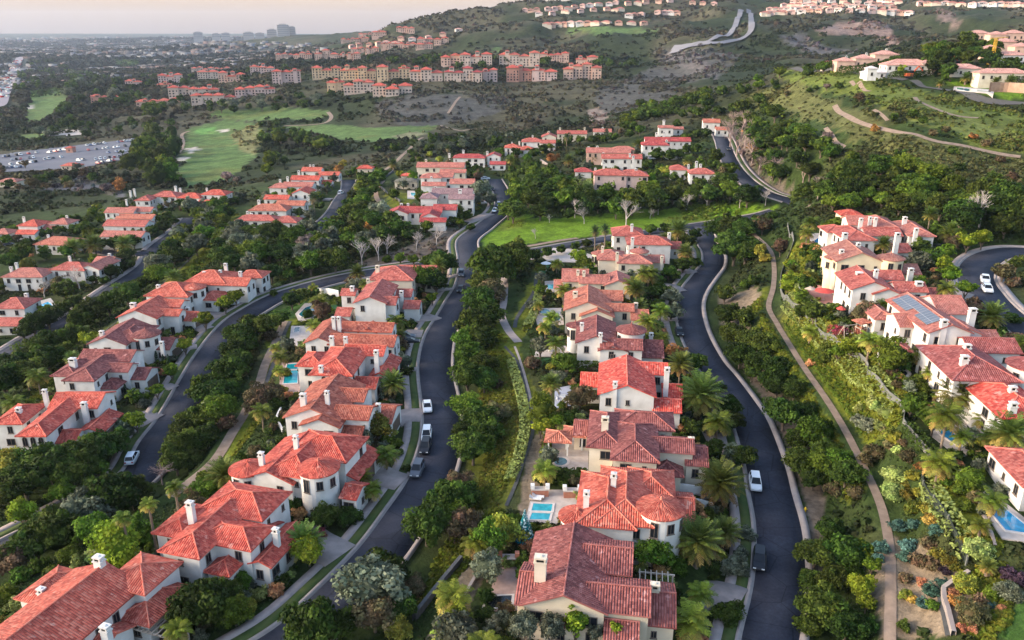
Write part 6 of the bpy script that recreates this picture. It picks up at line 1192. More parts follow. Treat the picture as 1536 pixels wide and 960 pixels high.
bare(244,727,40,"wide bare brown tree at the kerb of the left road",True,wide=1.3)
for px,py,hp in [(1095,222,44),(1105,235,46),(1117,222,44),(1128,245,40),(1112,205,40),(1138,262,30),(1099,200,34)]: bare(px,py,hp,"pinkish leafless tree beside the upper street","p",group="pinkish leafless trees beside the upper street")
for px,py,hp,lb in [(1157,270,36,"pinkish bare tree at the foot of the wooded hill, leftmost"),(1204,276,30,"pinkish bare tree low on the wooded hill"),(1226,301,38,"pale bare tree by the road junction under the hill"),(1325,300,22,"pinkish bare bush above the garden pavilion")]: bare(px,py,hp,lb,"p")
trees("beside the upper street",[(1128,222,9,'a'),(1120,200,8,'a'),(1115,230,7,'k')],shape='sparse')
trees("on the right hill slope",[(1312,194,7,'a'),(1240,205,8,'k'),(1180,140,6,'b'),(1260,128,7,'d'),(1290,146,8,'b'),(1303,154,5,'d'),(1340,175,8,'d'),(1370,170,9,'d'),(1385,180,8,'d'),(1400,200,7,'b'),(1420,195,7,'b'),(1240,130,6,'k'),(1165,130,6,'d'),(1215,135,6,'d'),(1225,132,5,'d'),(1480,215,8,'b'),(1460,205,7,'a'),(1430,225,9,'d'),(1500,240,8,'b'),(1520,265,8,'b'),(1490,265,9,'d'),(1440,250,9,'d'),(1350,230,9,'d')])
trees("in the scrub valley at the left",[(180,278,9,'a','tall'),(60,268,11,'d'),(50,275,10,'b'),(158,283,8,'k'),(75,262,8,'d'),(340,265,9,'k'),(355,270,7,'k'),(405,240,11,'g','tall'),(400,255,9,'g'),(412,232,9,'d'),(425,240,8,'d')])
# ------------------------------------------------------------------ cypresses
def cyp():
    r=np.random.default_rng(4); n=520; z=r.uniform(0,1,n); a=r.uniform(0,6.283,n); rad=(.11*np.sin(np.pi*np.clip(z*.86+.14,0,1))**.7)*r.uniform(.75,1.1,n)
    c=np.stack([rad*np.cos(a),rad*np.sin(a),z],1); nr=np.stack([np.cos(a),np.sin(a),r.uniform(-.1,.8,n)],1)+r.normal(size=(n,3))*.3; nr/=np.linalg.norm(nr,axis=1)[:,None]
    V,Fc=quads(c,nr,np.full(n,.03),r); V[:,2]=V[:,2]; col=np.repeat(np.array([.028,.05,.022])*r.uniform(.6,1.5,n)[:,None],4,0)
    return npmesh("cypress",V,Fc,M_leaf,col=col)
CYP=cyp()
def cypress(lst,label,group):
    for px,py,hp in lst:
        g=G(px,py,0,30); _,_,dc=proj(g); h=hp*dc/F*1.05; o=mobj("cypress_tree",CYP,None,(g[0],g[1],g[2]-.1),rng.uniform(0,6)); o.scale=(h*1.15,h*1.15,h); setp(o,label,"cypress",group)
cypress([(1229,424,24),(1237,426,26),(1245,427,27),(1253,425,26),(1260,421,23)],"slim dark cypress in the row left of the red tiled villa","cypress row left of the red tiled villa")
cypress([(1356,423,22),(1362,424,24),(1368,424,24),(1374,422,21)],"slim dark cypress between the yellow villa and its neighbour","cypresses right of the yellow villa")
cypress([(1318,468,30),(1326,470,32),(1333,469,30)],"slim dark cypress against the white gable beside the solar roof","cypresses against the white gable")
cypress([(176,596,20),(190,596,22),(215,576,18),(222,578,20)],"dark clipped cypress at the door of the maroon roofed villa","cypresses at the maroon roofed villa")
cypress([(228,540,18),(236,545,20),(262,532,22),(246,548,18),(254,550,20)],"dark cypress by the oval tower villa","cypresses by the oval tower villa")
cypress([(176,345,9),(185,346,9),(193,346,9),(201,346,8)],"little dark cypress on the wall of the stacked row","little cypresses on the stacked row")
cypress([(975,398,18),(982,400,18),(989,399,18)],"dark cypress by the round bay house near the lawn","cypresses by the round bay house")
# plant them all: of each kind the largest in view as things, the rest as one wood
def psize(a): 
    _,_,dc=proj((a[1],a[2],float(Hf(a[1],a[2])))); return a[3]/dc
PLANTS.sort(key=lambda t:-psize(t[0]))
cnt={}; rest=[]
for a,k in PLANTS:
    kn=k.get('name') or (('shrub' if a[3]<1.9 and KIND[a[0]].endswith('tree') else KIND[a[0]]))
    cnt[kn]=cnt.get(kn,0)+1
    if cnt[kn]>285: rest.append((a,k))
    else: plant_now(*a,**k)
def merged(name,items,kind="stuff"):
    """items: (mesh arrays V,F,C) -> one object"""
    Vs=[];Fs=[];Cs=[];o=0
    for v,f,c in items: Vs.append(v);Fs.append(f+o);Cs.append(c);o+=len(v)
    return setp(mobj(name,npmesh(name,np.concatenate(Vs),np.concatenate(Fs),M_cover,col=np.clip(np.concatenate(Cs),.004,1))),kind=kind)
def arr(me):
    v=np.empty(len(me.vertices)*3,np.float32); me.vertices.foreach_get("co",v); f=np.empty(len(me.loops),np.int32); me.loops.foreach_get("vertex_index",f)
    c=np.empty(len(me.vertices)*4,np.float32); me.color_attributes["Col"].data.foreach_get("color",c); return v.reshape(-1,3),f.reshape(-1,4),c.reshape(-1,4)[:,:3]
it=[]
for (a,k) in rest:
    v,f,c=arr(get_crown(a[0],2,k.get('shape','round'),rng.randrange(4))); rm=a[3]*1.1; th=rng.uniform(0,6.28); cs,sn=math.cos(th),math.sin(th)
    v=v*rm; v=np.stack([v[:,0]*cs-v[:,1]*sn+a[1],v[:,0]*sn+v[:,1]*cs+a[2],v[:,2]+float(Hf(a[1],a[2]))+rm*.8],1); it.append((v,f,c*rng.uniform(.75,1.25)))
if it: merged("distant_woods",it)
print("palms etc %.1f"%(time.time()-T0),len(SC.objects))
# ------------------------------------------------------------------ pools, terraces
M_coral=simple("coral_paving",(.52,.25,.21),(.44,.21,.18),scale=1.2); M_bluep=simple("blue_grey_paving",(.42,.44,.52),(.36,.38,.46),scale=1.0)
M_cop=simple("pool_coping",(.62,.57,.53),(.52,.47,.44),scale=1.5)
DK=dict(pave=M_pave,stone=M_stone,coral=M_coral,blue=M_bluep)
def water(c):
    k="water_%d_%d_%d"%tuple(int(x*100) for x in c)
    if k in bpy.data.materials: return bpy.data.materials[k]
    m,nt,b=mat(k,.06,.5); cc,_=noise_mix(nt,.9,3,tuple(x*.62 for x in c),tuple(min(1,x*.95+.005) for x in c)); L(nt,cc,b.inputs["Base Color"])
    tc=N(nt,"ShaderNodeTexCoord"); nz=N(nt,"ShaderNodeTexNoise",i_Scale=3.0,i_Detail=3.0); L(nt,tc.outputs["Object"],nz.inputs["Vector"]); bp=N(nt,"ShaderNodeBump",i_Strength=.12,i_Distance=.05); L(nt,nz.outputs["Fac"],bp.inputs["Height"]); L(nt,bp.outputs[0],b.inputs["Normal"]); return m
def slab(b,pts,z0,z1,m=0):
    n=len(pts); b.poly([(p[0],p[1],z1) for p in pts],m)
    for i in range(n):
        p,q=pts[i],pts[(i+1)%n]; b.poly([(p[0],p[1],z0),(q[0],q[1],z0),(q[0],q[1],z1),(p[0],p[1],z1)],m)
def ccw(p):
    a=sum(p[i][0]*p[(i+1)%len(p)][1]-p[(i+1)%len(p)][0]*p[i][1] for i in range(len(p))); return p if a>0 else p[::-1]
for p in POOLS:
    c=p['c']; root=empty(p['name'],(c[0],c[1],p['z'])); setp(root,p['label'],p['cat'])
    loc=lambda q:(q[0]-c[0],q[1]-c[1])
    b=MB(); slab(b,ccw([loc(q) for q in p['w']]),-3.0,.06); mobj("deck",b.mesh("deck",DK[p['deck']]),root)
    for wtr in p['waters']:
        q=ccw([loc(P(x,y,p['z'])) for x,y in wtr]); m=np.mean(q,0)
        big=[tuple(m+(np.array(t)-m)*(1+.42/max(.5,np.linalg.norm(np.array(t)-m)))) for t in q]
        b=MB(); n=len(q)
        for i in range(n):
            j=(i+1)%n; b.poly([(*big[i],.16),(*big[j],.16),(*q[j],.16),(*q[i],.16)]); b.poly([(*big[i],.05),(*big[j],.05),(*big[j],.16),(*big[i],.16)]); b.poly([(*q[i],.16),(*q[j],.16),(*q[j],.065),(*q[i],.065)])
        mobj("coping",b.mesh("coping",M_cop),root); b=MB(); b.poly([(*t,.10) for t in q]); mobj("water",b.mesh("water",water(p['wc'])),root)
lawn=drape("playground_lawn",[(1272,496),(1300,486),(1324,508),(1318,527),(1290,517)],simple("turf",(.025,.085,.02),(.03,.10,.03),scale=.8),.06,kind="structure")
drape("lawn_patch",[(1236,446),(1250,452),(1268,470),(1256,470),(1240,456)],bpy.data.materials["turf"],.08)
drape("lawn_patch",[(806,537),(850,537),(850,552),(812,556)],bpy.data.materials["turf"],.06)
drape("lawn_patch",[(812,395),(826,393),(824,412),(808,418)],bpy.data.materials["turf"],.06)
drape("lawn_patch",[(488,458),(508,457),(506,464),(486,465)],bpy.data.materials["turf"],.08)
# ------------------------------------------------------------------ garden furniture
M_white=simple("white_paint",(.78,.77,.75),(.7,.69,.67),rough=.6); M_red=simple("red_canvas",(.62,.09,.07),(.5,.07,.06)); M_blue=simple("blue_plastic",(.12,.33,.62),(.1,.28,.55),rough=.4); M_terr=simple("terracotta_brick",(.45,.19,.13),(.36,.15,.10),scale=2)
def thing(name,label,cat,px,py,off=0,rz=0.0,group=None,z=None):
    g=G(px,py,off,30); zz=g[2]
    for p in POOLS:
        if math.hypot(g[0]-p['c'][0],g[1]-p['c'][1])<max(np.linalg.norm(q-p['c']) for q in p['w'])*(1.2 if name=='pergola' else .9): zz=p['z']+.06
    r=empty(name,(g[0],g[1],zz if z is None else z),rz); return setp(r,label,cat,group)
def lounger(px,py,rz,label):
    t=thing("sun_lounger",label,"sun lounger",px,py,0,rz); b=MB(); b.box(-.33,-.95,.25,.33,.95,.33); 
    for x in(-.28,.28):
        for y in(-.85,.85): b.box(x-.03,y-.03,0,x+.03,y+.03,.25)
    mobj("frame",b.mesh("frame",M_beam),t); b=MB(); b.box(-.31,-.93,.332,.31,.35,.43); b.poly([(-.31,.35,.43),(.31,.35,.43),(.31,.9,.8),(-.31,.9,.8)]); b.poly([(-.31,.9,.72),(.31,.9,.72),(.31,.35,.335),(-.31,.35,.335)]); mobj("cushion",b.mesh("cushion",M_white),t)
lounger(807,749,1.4,"white sun lounger by the plunge pool, farther one"); lounger(803,752,1.4,"white sun lounger by the plunge pool, nearer one")
def table_set(px,py,label,m1,m2):
    t=thing("garden_table",label,"table set",px,py); b=MB(); b.frustum(0,0,.7,.76,.75,.75,16,0,cap0=True); mobj("tabletop",b.mesh("tabletop",m1),t); b=MB(); b.frustum(0,0,0,.7,.25,.08,8,0); mobj("pedestal",b.mesh("pedestal",m1),t)
    for k in range(4):
        a=k*1.57+.5; ch=thing("garden_chair","chair around the "+label,"chair",px,py,group="chairs around the "+label[:60]); ch.location=(t.location.x+1.25*math.cos(a),t.location.y+1.25*math.sin(a),t.location.z); ch.rotation_euler.z=a-math.pi/2
        b=MB(); b.box(-.26,-.26,.38,.26,.26,.46); mobj("seat",b.mesh("seat",m2),ch); b=MB(); b.box(-.26,.2,.46,.26,.27,.9); mobj("backrest",b.mesh("backrest",m2),ch)
        for x in(-.22,.22):
            for y in(-.22,.22): b=MB(); b.box(x-.025,y-.025,0,x+.025,y+.025,.38); mobj("leg",b.mesh("leg",m1),ch)
table_set(845,600,"pale table on the blue grey patio",M_white,M_bluep); table_set(820,527,"white table on the pale terrace",M_white,M_white); table_set(1250,395,"stone table beside the butter yellow villa",M_stone,M_white); table_set(448,652,"round table on the lawn terrace of the speckled villa",M_white,M_white)
def parasol(px,py,label,m,r=1.7):
    t=thing("parasol",label,"parasol",px,py,2.4); b=MB(); b.frustum(0,0,2.2,2.85,r,.04,8,0,cap0=True); mobj("canopy",b.mesh("canopy",m),t); b=MB(); b.frustum(0,0,0,2.5,.035,.03,6,0); b.frustum(0,0,0,.1,.35,.3,10,0); mobj("pole",b.mesh("pole",M_beam),t)
parasol(1237,436,"open coral red parasol on the coral patio",M_red,2.3); parasol(1215,433,"tan parasol on the coral patio",M_beam,1.3); parasol(1262,462,"closed up red patio parasol at the lower end of the coral patio",M_red,1.0); parasol(477,492,"red parasol beside the hot tub terrace, left",M_red,.9); parasol(482,492,"red parasol beside the hot tub terrace, right",M_red,.9); parasol(819,394,"white parasol on the terrace end by the lawn",M_white,1.6)
def gazebo(px,py,w,label,rm,h=2.6,rz=-.12):
    t=thing("gazebo",label,"gazebo",px,py,h,rz); mobj("roof",roof_mesh('h',0,0,w,w*.98,h,RM[rm]),t)
    for x in(-1,1):
        for y in(-1,1): b=MB(); b.box(x*w*.44-.12,y*w*.44-.12,-.5,x*w*.44+.12,y*w*.44+.12,h); mobj("post",b.mesh("post",M_white),t)
gazebo(838,657,3.6,"square pink roofed gazebo over the terrace of the cream villa",'salmon'); gazebo(1343,524,4.6,"reddish roofed pavilion below the solar villa",'rosedark'); gazebo(1244,389,2.6,"small pale pavilion left of the butter yellow villa",'palepink'); gazebo(862,650,3.0,"flat porch roof with columns beside the cream villa",'salmon')
def pergola(px,py,nx,ny,label,rz,h=2.7):
    t=thing("pergola",label,"pergola",px,py,h,rz); b=MB()
    for k in range(nx): x=-nx*.35+k*.7; b.box(x-.06,-ny*.5,h,x+.06,ny*.5,h+.16)
    mobj("rafters",b.mesh("rafters",M_beam),t); 
    for y in(-1,1): b=MB(); b.box(-nx*.38,y*ny*.42-.08,h-.2,nx*.38,y*ny*.42+.08,h-.005); mobj("beam",b.mesh("beam",M_beam),t)
    for x in(-1,1):
        for y in(-1,1): b=MB(); b.box(x*nx*.34-.1,y*ny*.42-.1,-.6,x*nx*.34+.1,y*ny*.42+.1,h-.205); mobj("post",b.mesh("post",M_beam),t)
pergola(237,938,9,3.2,"pale timber pergola beside the long gabled villa",-.32); pergola(985,872,6,4.0,"brown timber pergola in the side court of the tan house",-.16)
for q in [(810,744,"brick barbecue counter above the plunge pool"),(763,846,"red brick outdoor fireplace on the patio of the tan house"),(858,746,"stone counter with two pillars beside the coral villa")]:
    t=thing("fireplace",q[2],"fireplace",q[0],q[1]); b=MB(); b.box(-1.3,-.5,0,1.3,.5,1.1); mobj("hearth",b.mesh("hearth",M_terr),t); b=MB(); b.box(-1.4,-.58,1.1,1.4,.58,1.22); mobj("mantel",b.mesh("mantel",M_stone),t)
    for x in(-1,1): b=MB(); b.box(x*1.15-.3,-.35,1.22,x*1.15+.3,.35,1.9); mobj("pillar",b.mesh("pillar",M_terr if 'red' in q[2] else M_white),t)
t=thing("grill","steel barbecue grill at the edge of the brick patio","grill",740,860,.5); b=MB(); b.box(-.6,-.3,0,.6,.3,.85); mobj("cabinet",b.mesh("cabinet",M_iron),t); b=MB(); b.frustum(0,0,.86,1.2,.5,.3,12,0,sx=1.1,sy=.6); mobj("hood",b.mesh("hood",M_white),t)
# playground
t=thing("playground_set","wooden climbing tower with brown roof and a pale blue slide","playground set",1293,487,2,.3)
for x in(-.7,.7):
    for y in(-.7,.7): b=MB(); b.box(x-.07,y-.07,-.3,x+.07,y+.07,2.6); mobj("post",b.mesh("post",M_beam),t)
mobj("roof",roof_mesh('h',0,0,1.9,1.8,2.6,RM['salmon'],caps=False),t); b=MB(); b.box(-.8,-.8,1.3,.8,.8,1.4); mobj("platform",b.mesh("platform",M_beam),t)
b=MB()
for k in range(8):
    a,c=k/8,(k+1)/8; f=lambda s:(.8+2.6*s,-.2,1.35*(1-s)**1.2+.1)
    p,q=f(a),f(c); b.poly([(p[0],-.45,p[2]),(q[0],-.45,q[2]),(q[0],.05,q[2]),(p[0],.05,p[2])]); b.poly([(p[0],-.45,p[2]),(p[0],-.45,p[2]+.2),(q[0],-.45,q[2]+.2),(q[0],-.45,q[2])]); b.poly([(p[0],.05,p[2]),(q[0],.05,q[2]),(q[0],.05,q[2]+.2),(p[0],.05,p[2]+.2)])
mobj("slide",b.mesh("slide",simple("pale_blue_plastic",(.42,.55,.72),rough=.4)),t)
b=MB(); b.tube((-.7,0,2.2),(-4.2,0,2.2),.07,.07); b.tube((-4.2,0,2.2),(-4.5,.9,0),.06,.06); b.tube((-4.2,0,2.2),(-4.5,-.9,0),.06,.06)
for x in(-2,-3.2): b.tube((x-.2,0,2.2),(x-.2,0,.5),.015,.015,4); b.tube((x+.2,0,2.2),(x+.2,0,.5),.015,.015,4); b.box(x-.25,-.12,.45,x+.25,.12,.5)
mobj("swing",b.mesh("swing",M_beam),t)
# turquoise flecked cone tree
t=thing("cone_tree","cone shaped tree covered in turquoise and white flecks","decorated tree",787,812,.5); r=np.random.default_rng(3); n=700; zz=r.uniform(0,1,n)**1.3; a=r.uniform(0,6.28,n); rad=(1-zz)*1.5*r.uniform(.8,1.05,n)
c=np.stack([rad*np.cos(a),rad*np.sin(a),1+zz*4.6],1); nr=np.stack([np.cos(a),np.sin(a),.4+0*a],1); V_,F_=quads(c,nr,np.full(n,.17),r); cl=np.where((r.uniform(size=n)<.3)[:,None],np.array([[.55,.7,.72]]),np.array([[.01,.17,.20]]))*r.uniform(.6,1.3,n)[:,None]; cl[c[:,2]<2.2]=cl[c[:,2]<2.2]*.6+np.array([.0,.17,.30])*.6
mobj("crown",npmesh("crown",V_,F_,M_cover,col=np.repeat(cl,4,0)),t); b=MB(); b.frustum(0,0,-.3,1.3,.15,.12,7,0); mobj("trunk",b.mesh("trunk",M_bark),t)
for px,py,lb in [(1208,765,"yellow fire hydrant on the kerb of the right road"),(67,784,"yellow fire hydrant on the verge of the left road")]:
    t=thing("fire_hydrant",lb,"hydrant",px,py,.3); b=MB(); b.frustum(0,0,0,.6,.16,.14,10,0); b.frustum(0,0,.6,.8,.17,.06,10,0); mobj("barrel",b.mesh("barrel",simple("yellow_paint",(.75,.48,.03),(.65,.4,.03),rough=.5)),t); b=MB(); b.tube((-.28,0,.45),(.28,0,.45),.07,.07,8); mobj("nozzle",b.mesh("nozzle",bpy.data.materials["yellow_paint"]),t)
# ------------------------------------------------------------------ fences, walls, hedges
M_fence=simple("grey_fence",(.17,.17,.155),(.13,.13,.12)); M_fdark=simple("dark_fence",(.035,.045,.035),(.025,.03,.025)); M_wall=simple("white_wall",(.70,.67,.64),(.6,.57,.54)); M_rwall=simple("block_wall",(.12,.115,.11),(.08,.08,.08),scale=2,bump=.3)
def run(name,label,cat,pts,h,thick,m,posts=0.0,step=2.0,base=-.5):
    l=dline(pts,step); l[:,2]=Hf(l[:,0],l[:,1]); c=l[0].copy(); root=empty(name,tuple(c)); setp(root,label,cat); d,n=tang(l); q=l-c; b=MB(); k=thick/2
    for i in range(len(q)-1):
        A_=q[i];B_=q[i+1]; na,nb=n[i]*k,n[i+1]*k
        p=[(A_[0]+na[0],A_[1]+na[1]),(B_[0]+nb[0],B_[1]+nb[1]),(B_[0]-nb[0],B_[1]-nb[1]),(A_[0]-na[0],A_[1]-na[1])]
        b.poly([(*p[0],A_[2]+h),(*p[1],B_[2]+h),(*p[2],B_[2]+h),(*p[3],A_[2]+h)][::-1]); b.poly([(*p[0],A_[2]+base),(*p[1],B_[2]+base),(*p[1],B_[2]+h),(*p[0],A_[2]+h)]); b.poly([(*p[3],A_[2]+base),(*p[2],B_[2]+base),(*p[2],B_[2]+h),(*p[3],A_[2]+h)][::-1])
    mobj("panel",b.mesh("panel",m),root)
    if posts:
        st=max(1,int(posts/step))
        for i in range(0,len(q),st): b=MB(); x,y,z=q[i]; b.box(x-.09,y-.09,z-.5,x+.09,y+.09,z+h+.12); mobj("post",b.mesh("post",M_fence if m is not M_wall else m),root)
    return root
run("fence","grey rail fence winding down the right bank above the trail","fence",[(1181,340),(1190,368),(1176,400),(1170,428),(1180,450),(1202,467),(1224,487),(1222,495),(1236,508),(1270,530),(1302,552),(1299,566),(1325,590),(1357,618),(1353,637),(1380,672),(1407,700)],1.3,.08,M_fence,6)
run("fence","dark green fence from the upper pool down past the big blue pool","fence",[(1430,700),(1395,706),(1380,717),(1386,740),(1405,765),(1428,804),(1442,830),(1452,856)],1.4,.1,M_fdark,6)
run("garden_wall","low concrete wall at the bottom of the right planted bed","wall",[(1452,862),(1425,878),(1412,890),(1420,915),(1432,965)],.7,.5,M_conc)
run("garden_wall","white rendered wall behind the terrace of the five window villa","wall",[(476,441),(513,447)],2.0,.3,M_wall)
run("retaining_wall","dark block retaining wall along the bottom centre gravel strip","wall",[(692,845),(670,872),(645,903),(612,943)],1.3,.5,M_rwall)
run("garden_wall","pale kerb wall right of the bottom centre gravel strip","wall",[(716,862),(695,900),(672,935)],.5,.4,M_conc)
run("garden_wall","white garden wall beside the coral villa's right side","wall",[(1012,738),(1040,742),(1066,746)],1.6,.3,M_wall); run("garden_wall","white garden wall in front of the big date palm","wall",[(1036,757),(1060,762),(1082,766)],1.2,.3,M_wall)
run("terrace_wall","dark winding wall on the bank of the end cluster","wall",[(590,258),(575,270),(571,280),(579,289),(592,296),(601,305)],1.0,.5,M_rwall); run("terrace_wall","grey stepped wall below the garden of the lawn cluster","wall",[(811,243),(824,252),(840,263),(846,276),(856,285),(880,290)],1.6,.5,M_conc)
run("terrace_wall","white terrace wall under the crest gazebo","wall",[(1228,99),(1248,101),(1270,104)],1.8,.5,M_wall); run("terrace_wall","white terrace wall below the wide mansion","wall",[(1343,112),(1370,112),(1398,110)],2.2,.5,M_wall); run("terrace_wall","rust brown rock wall under the crest palms","wall",[(1484,138),(1510,138),(1545,142)],4.0,1.2,simple("rust_rock",(.42,.27,.19),(.3,.19,.13),scale=.6,bump=.5))
run("garden_wall","curved white kerb wall on the bank below the coral patio","wall",[(1196,425),(1202,440),(1222,458)],.5,.3,M_wall); run("garden_wall","curved white kerb around the playground lawn","wall",[(1262,488),(1266,482),(1280,480),(1298,484)],.5,.3,M_wall); run("garden_wall","low white wall between the drives at the far upper street","wall",[(993,237),(1010,240),(1022,236)],1.2,.4,M_wall)
run("garden_wall","pale wall right of the big blue pool beds","wall",[(1462,742),(1475,775),(1490,815),(1497,845)],.5,.35,M_conc); run("garden_wall","stone wall around the lower end of the speckled villa's lawn","wall",[(425,650),(415,630),(424,612)],.8,.3,M_wall)
path("drain_channel",dline([(757,520),(768,532),(780,552),(791,590),(799,640),(797,656),(786,690),(770,735),(757,765)],1.5),.3,simple("drain_concrete",(.08,.08,.075),(.05,.05,.05)),.1)
path("drain_channel",dline([(772,520),(786,560),(796,600),(803,645)],1.5),.25,M_conc,.12)
path("drain_channel",dline([(805,410),(800,440),(785,462),(775,478),(772,492)],1.5),.5,bpy.data.materials["drain_concrete"],.1)
path("drain_channel",dline([(1412,890),(1420,925),(1428,965)],1.5),.5,bpy.data.materials["drain_concrete"],.1)
path("drain_channel",dline([(135,515),(205,460),(262,410),(305,365)],2),.35,bpy.data.materials["drain_concrete"],.1); path("drain_channel",dline([(385,610),(405,560),(425,505),(436,480)],2),.5,bpy.data.materials["drain_concrete"],.12)
def hedge(label,pts,w,h,pal,seed,dens=9,group=None):
    l=dline(pts,.8); r=np.random.default_rng(seed); d,n=tang(l); k=max(200,int(len(l)*.8*(w+2*h)*dens)); k=min(k,9000); i=r.integers(0,len(l),k); u=r.uniform(-1,1,k); v=r.uniform(.0,1,k); top=r.uniform(size=k)<w/(w+2*h)
    u=np.where(top,u,np.sign(u)); v=np.where(top,1,v); p=l[i,:2]+n[i]*(u*w/2)[:,None]+d[i]*r.uniform(-.4,.4,k)[:,None]; z=Hf(p[:,0],p[:,1])+v*h*(.92+.16*fbm(p[:,0]/2,p[:,1]/2,2,seed))
    c=np.c_[p,z]; nr=np.c_[n[i]*np.where(top,0,np.sign(u))[:,None],np.where(top,1,.2)]+r.normal(size=(k,3))*.4; nr/=np.linalg.norm(nr,axis=1)[:,None]; V_,F_=quads(c,nr,np.full(k,.28),r)
    p0,p1=np.array(PAL[pal][0]),np.array(PAL[pal][1]); m=fbm(p[:,0]/1.5,p[:,1]/1.5,2,seed+3)[:,None]; col=(p0*(1-m)+p1*m)*r.uniform(.7,1.35,k)[:,None]; o=l[len(l)//2]
    ob=mobj("hedge",npmesh("hedge",V_-o,F_,M_cover,col=np.repeat(col,4,0)),None,tuple(o)); setp(ob,label,"hedge",group)
for q in [("tall clipped dark hedge along the ridge in front of the pink crest houses",[(1258,113),(1290,110),(1312,106),(1346,99)],5,4.2,'d'),("clipped hedge below the wide white mansion",[(1334,117),(1370,116),(1404,113)],4,2.6,'d'),("clipped hedge behind the crest palms at the right edge",[(1450,119),(1490,124),(1545,128)],4,3.2,'d'),("bright green clipped hedge under the guest house",[(862,277),(875,279),(888,278)],4,3.0,'L'),
   ("hedge between the cream villa terrace and the coral villa",[(812,722),(850,722),(905,722)],2.2,1.8,'d'),("round topped hedge at the upper end of the cream villa terrace",[(828,640),(845,638),(858,636)],2.5,2.2,'g'),("dark clipped hedge along the upper pool's fence",[(1362,645),(1390,680),(1425,715)],1.6,1.5,'d'),("trimmed hedge curving beside the dark fire pit",[(1335,556),(1352,578),(1368,590)],1.3,1.1,'g'),("hedge below the bank of the lower left street pool",[(86,468),(70,482),(50,498)],3,2.2,'d'),("ivy hedge on the street side of the three lower villas",[(195,390),(180,405),(165,420)],4,2.4,'d'),
   ("hedge between the maroon roofed villa and the scarlet roof",[(838,555),(870,556),(900,556)],2.4,2.2,'g'),("yellow green hedge above the bank of the kidney pool",[(808,445),(802,470),(790,495)],2.0,1.3,'L'),("hedge strip beside the terrace of the cream villa",[(822,712),(820,680),(823,655)],1.4,1.2,'g'),("long low hedge following the dark drain on the centre bank",[(766,545),(780,590),(787,635),(780,682),(764,724)],1.8,1.0,'L'),("clipped olive hedge line on the right bank just below the grey fence",[(1178,455),(1218,495),(1262,533),(1296,568),(1340,618)],1.8,1.1,'L'),("long hedge line on the right bank between the trail and the upper hedge",[(1180,485),(1225,550),(1270,605),(1300,650)],1.6,.9,'g'),("rounded hedge line just inside the dark green fence",[(1392,725),(1412,765),(1436,805),(1452,840)],2.0,1.2,'L'),("hedge line crossing the bank under the coral patio",[(1190,400),(1198,432),(1225,462)],1.6,1.0,'L'),("low hedge along the drive of the long rose roof",[(1215,372),(1225,380),(1240,384)],2.0,1.3,'g')]:
    hedge(*q,seed=len(q[0]))
# ------------------------------------------------------------------ cars
M_tyre=simple("tyre",(.02,.02,.02),rough=.8); M_rim=simple("rim",(.35,.35,.36),rough=.35); M_lamp=simple("lamp_glass",(.7,.7,.68),rough=.2); M_tail=simple("tail_lens",(.35,.02,.02),rough=.3)
def carpaint(n,c):
    dk=max(c)<.15; m,nt,b=mat("car_paint_"+n,.4 if dk else .28,.2 if dk else .5); b.inputs["Base Color"].default_value=c4(c); b.inputs["Coat Weight"].default_value=.08 if dk else .4; return m
CP=dict(white=carpaint("white",(.72,.73,.74)),silver=carpaint("silver",(.42,.45,.48)),black=carpaint("black",(.018,.02,.026)),grey=carpaint("grey",(.11,.12,.14)),blue=carpaint("blue",(.05,.09,.2)),red=carpaint("red",(.4,.03,.03)),tan=carpaint("tan",(.42,.36,.27)))
def loft(b,secs,m,cap=True):
    """secs: list of (x, [(y,z)...]) closed loops"""
    for (x0,p0),(x1,p1) in zip(secs[:-1],secs[1:]):
        n=len(p0)
        for i in range(n):
            j=(i+1)%n; b.poly([(x0,*p0[i]),(x0,*p0[j]),(x1,*p1[j]),(x1,*p1[i])],m)
    if cap: b.poly([(secs[0][0],*q) for q in secs[0][1]][::-1],m); b.poly([(secs[-1][0],*q) for q in secs[-1][1]],m)
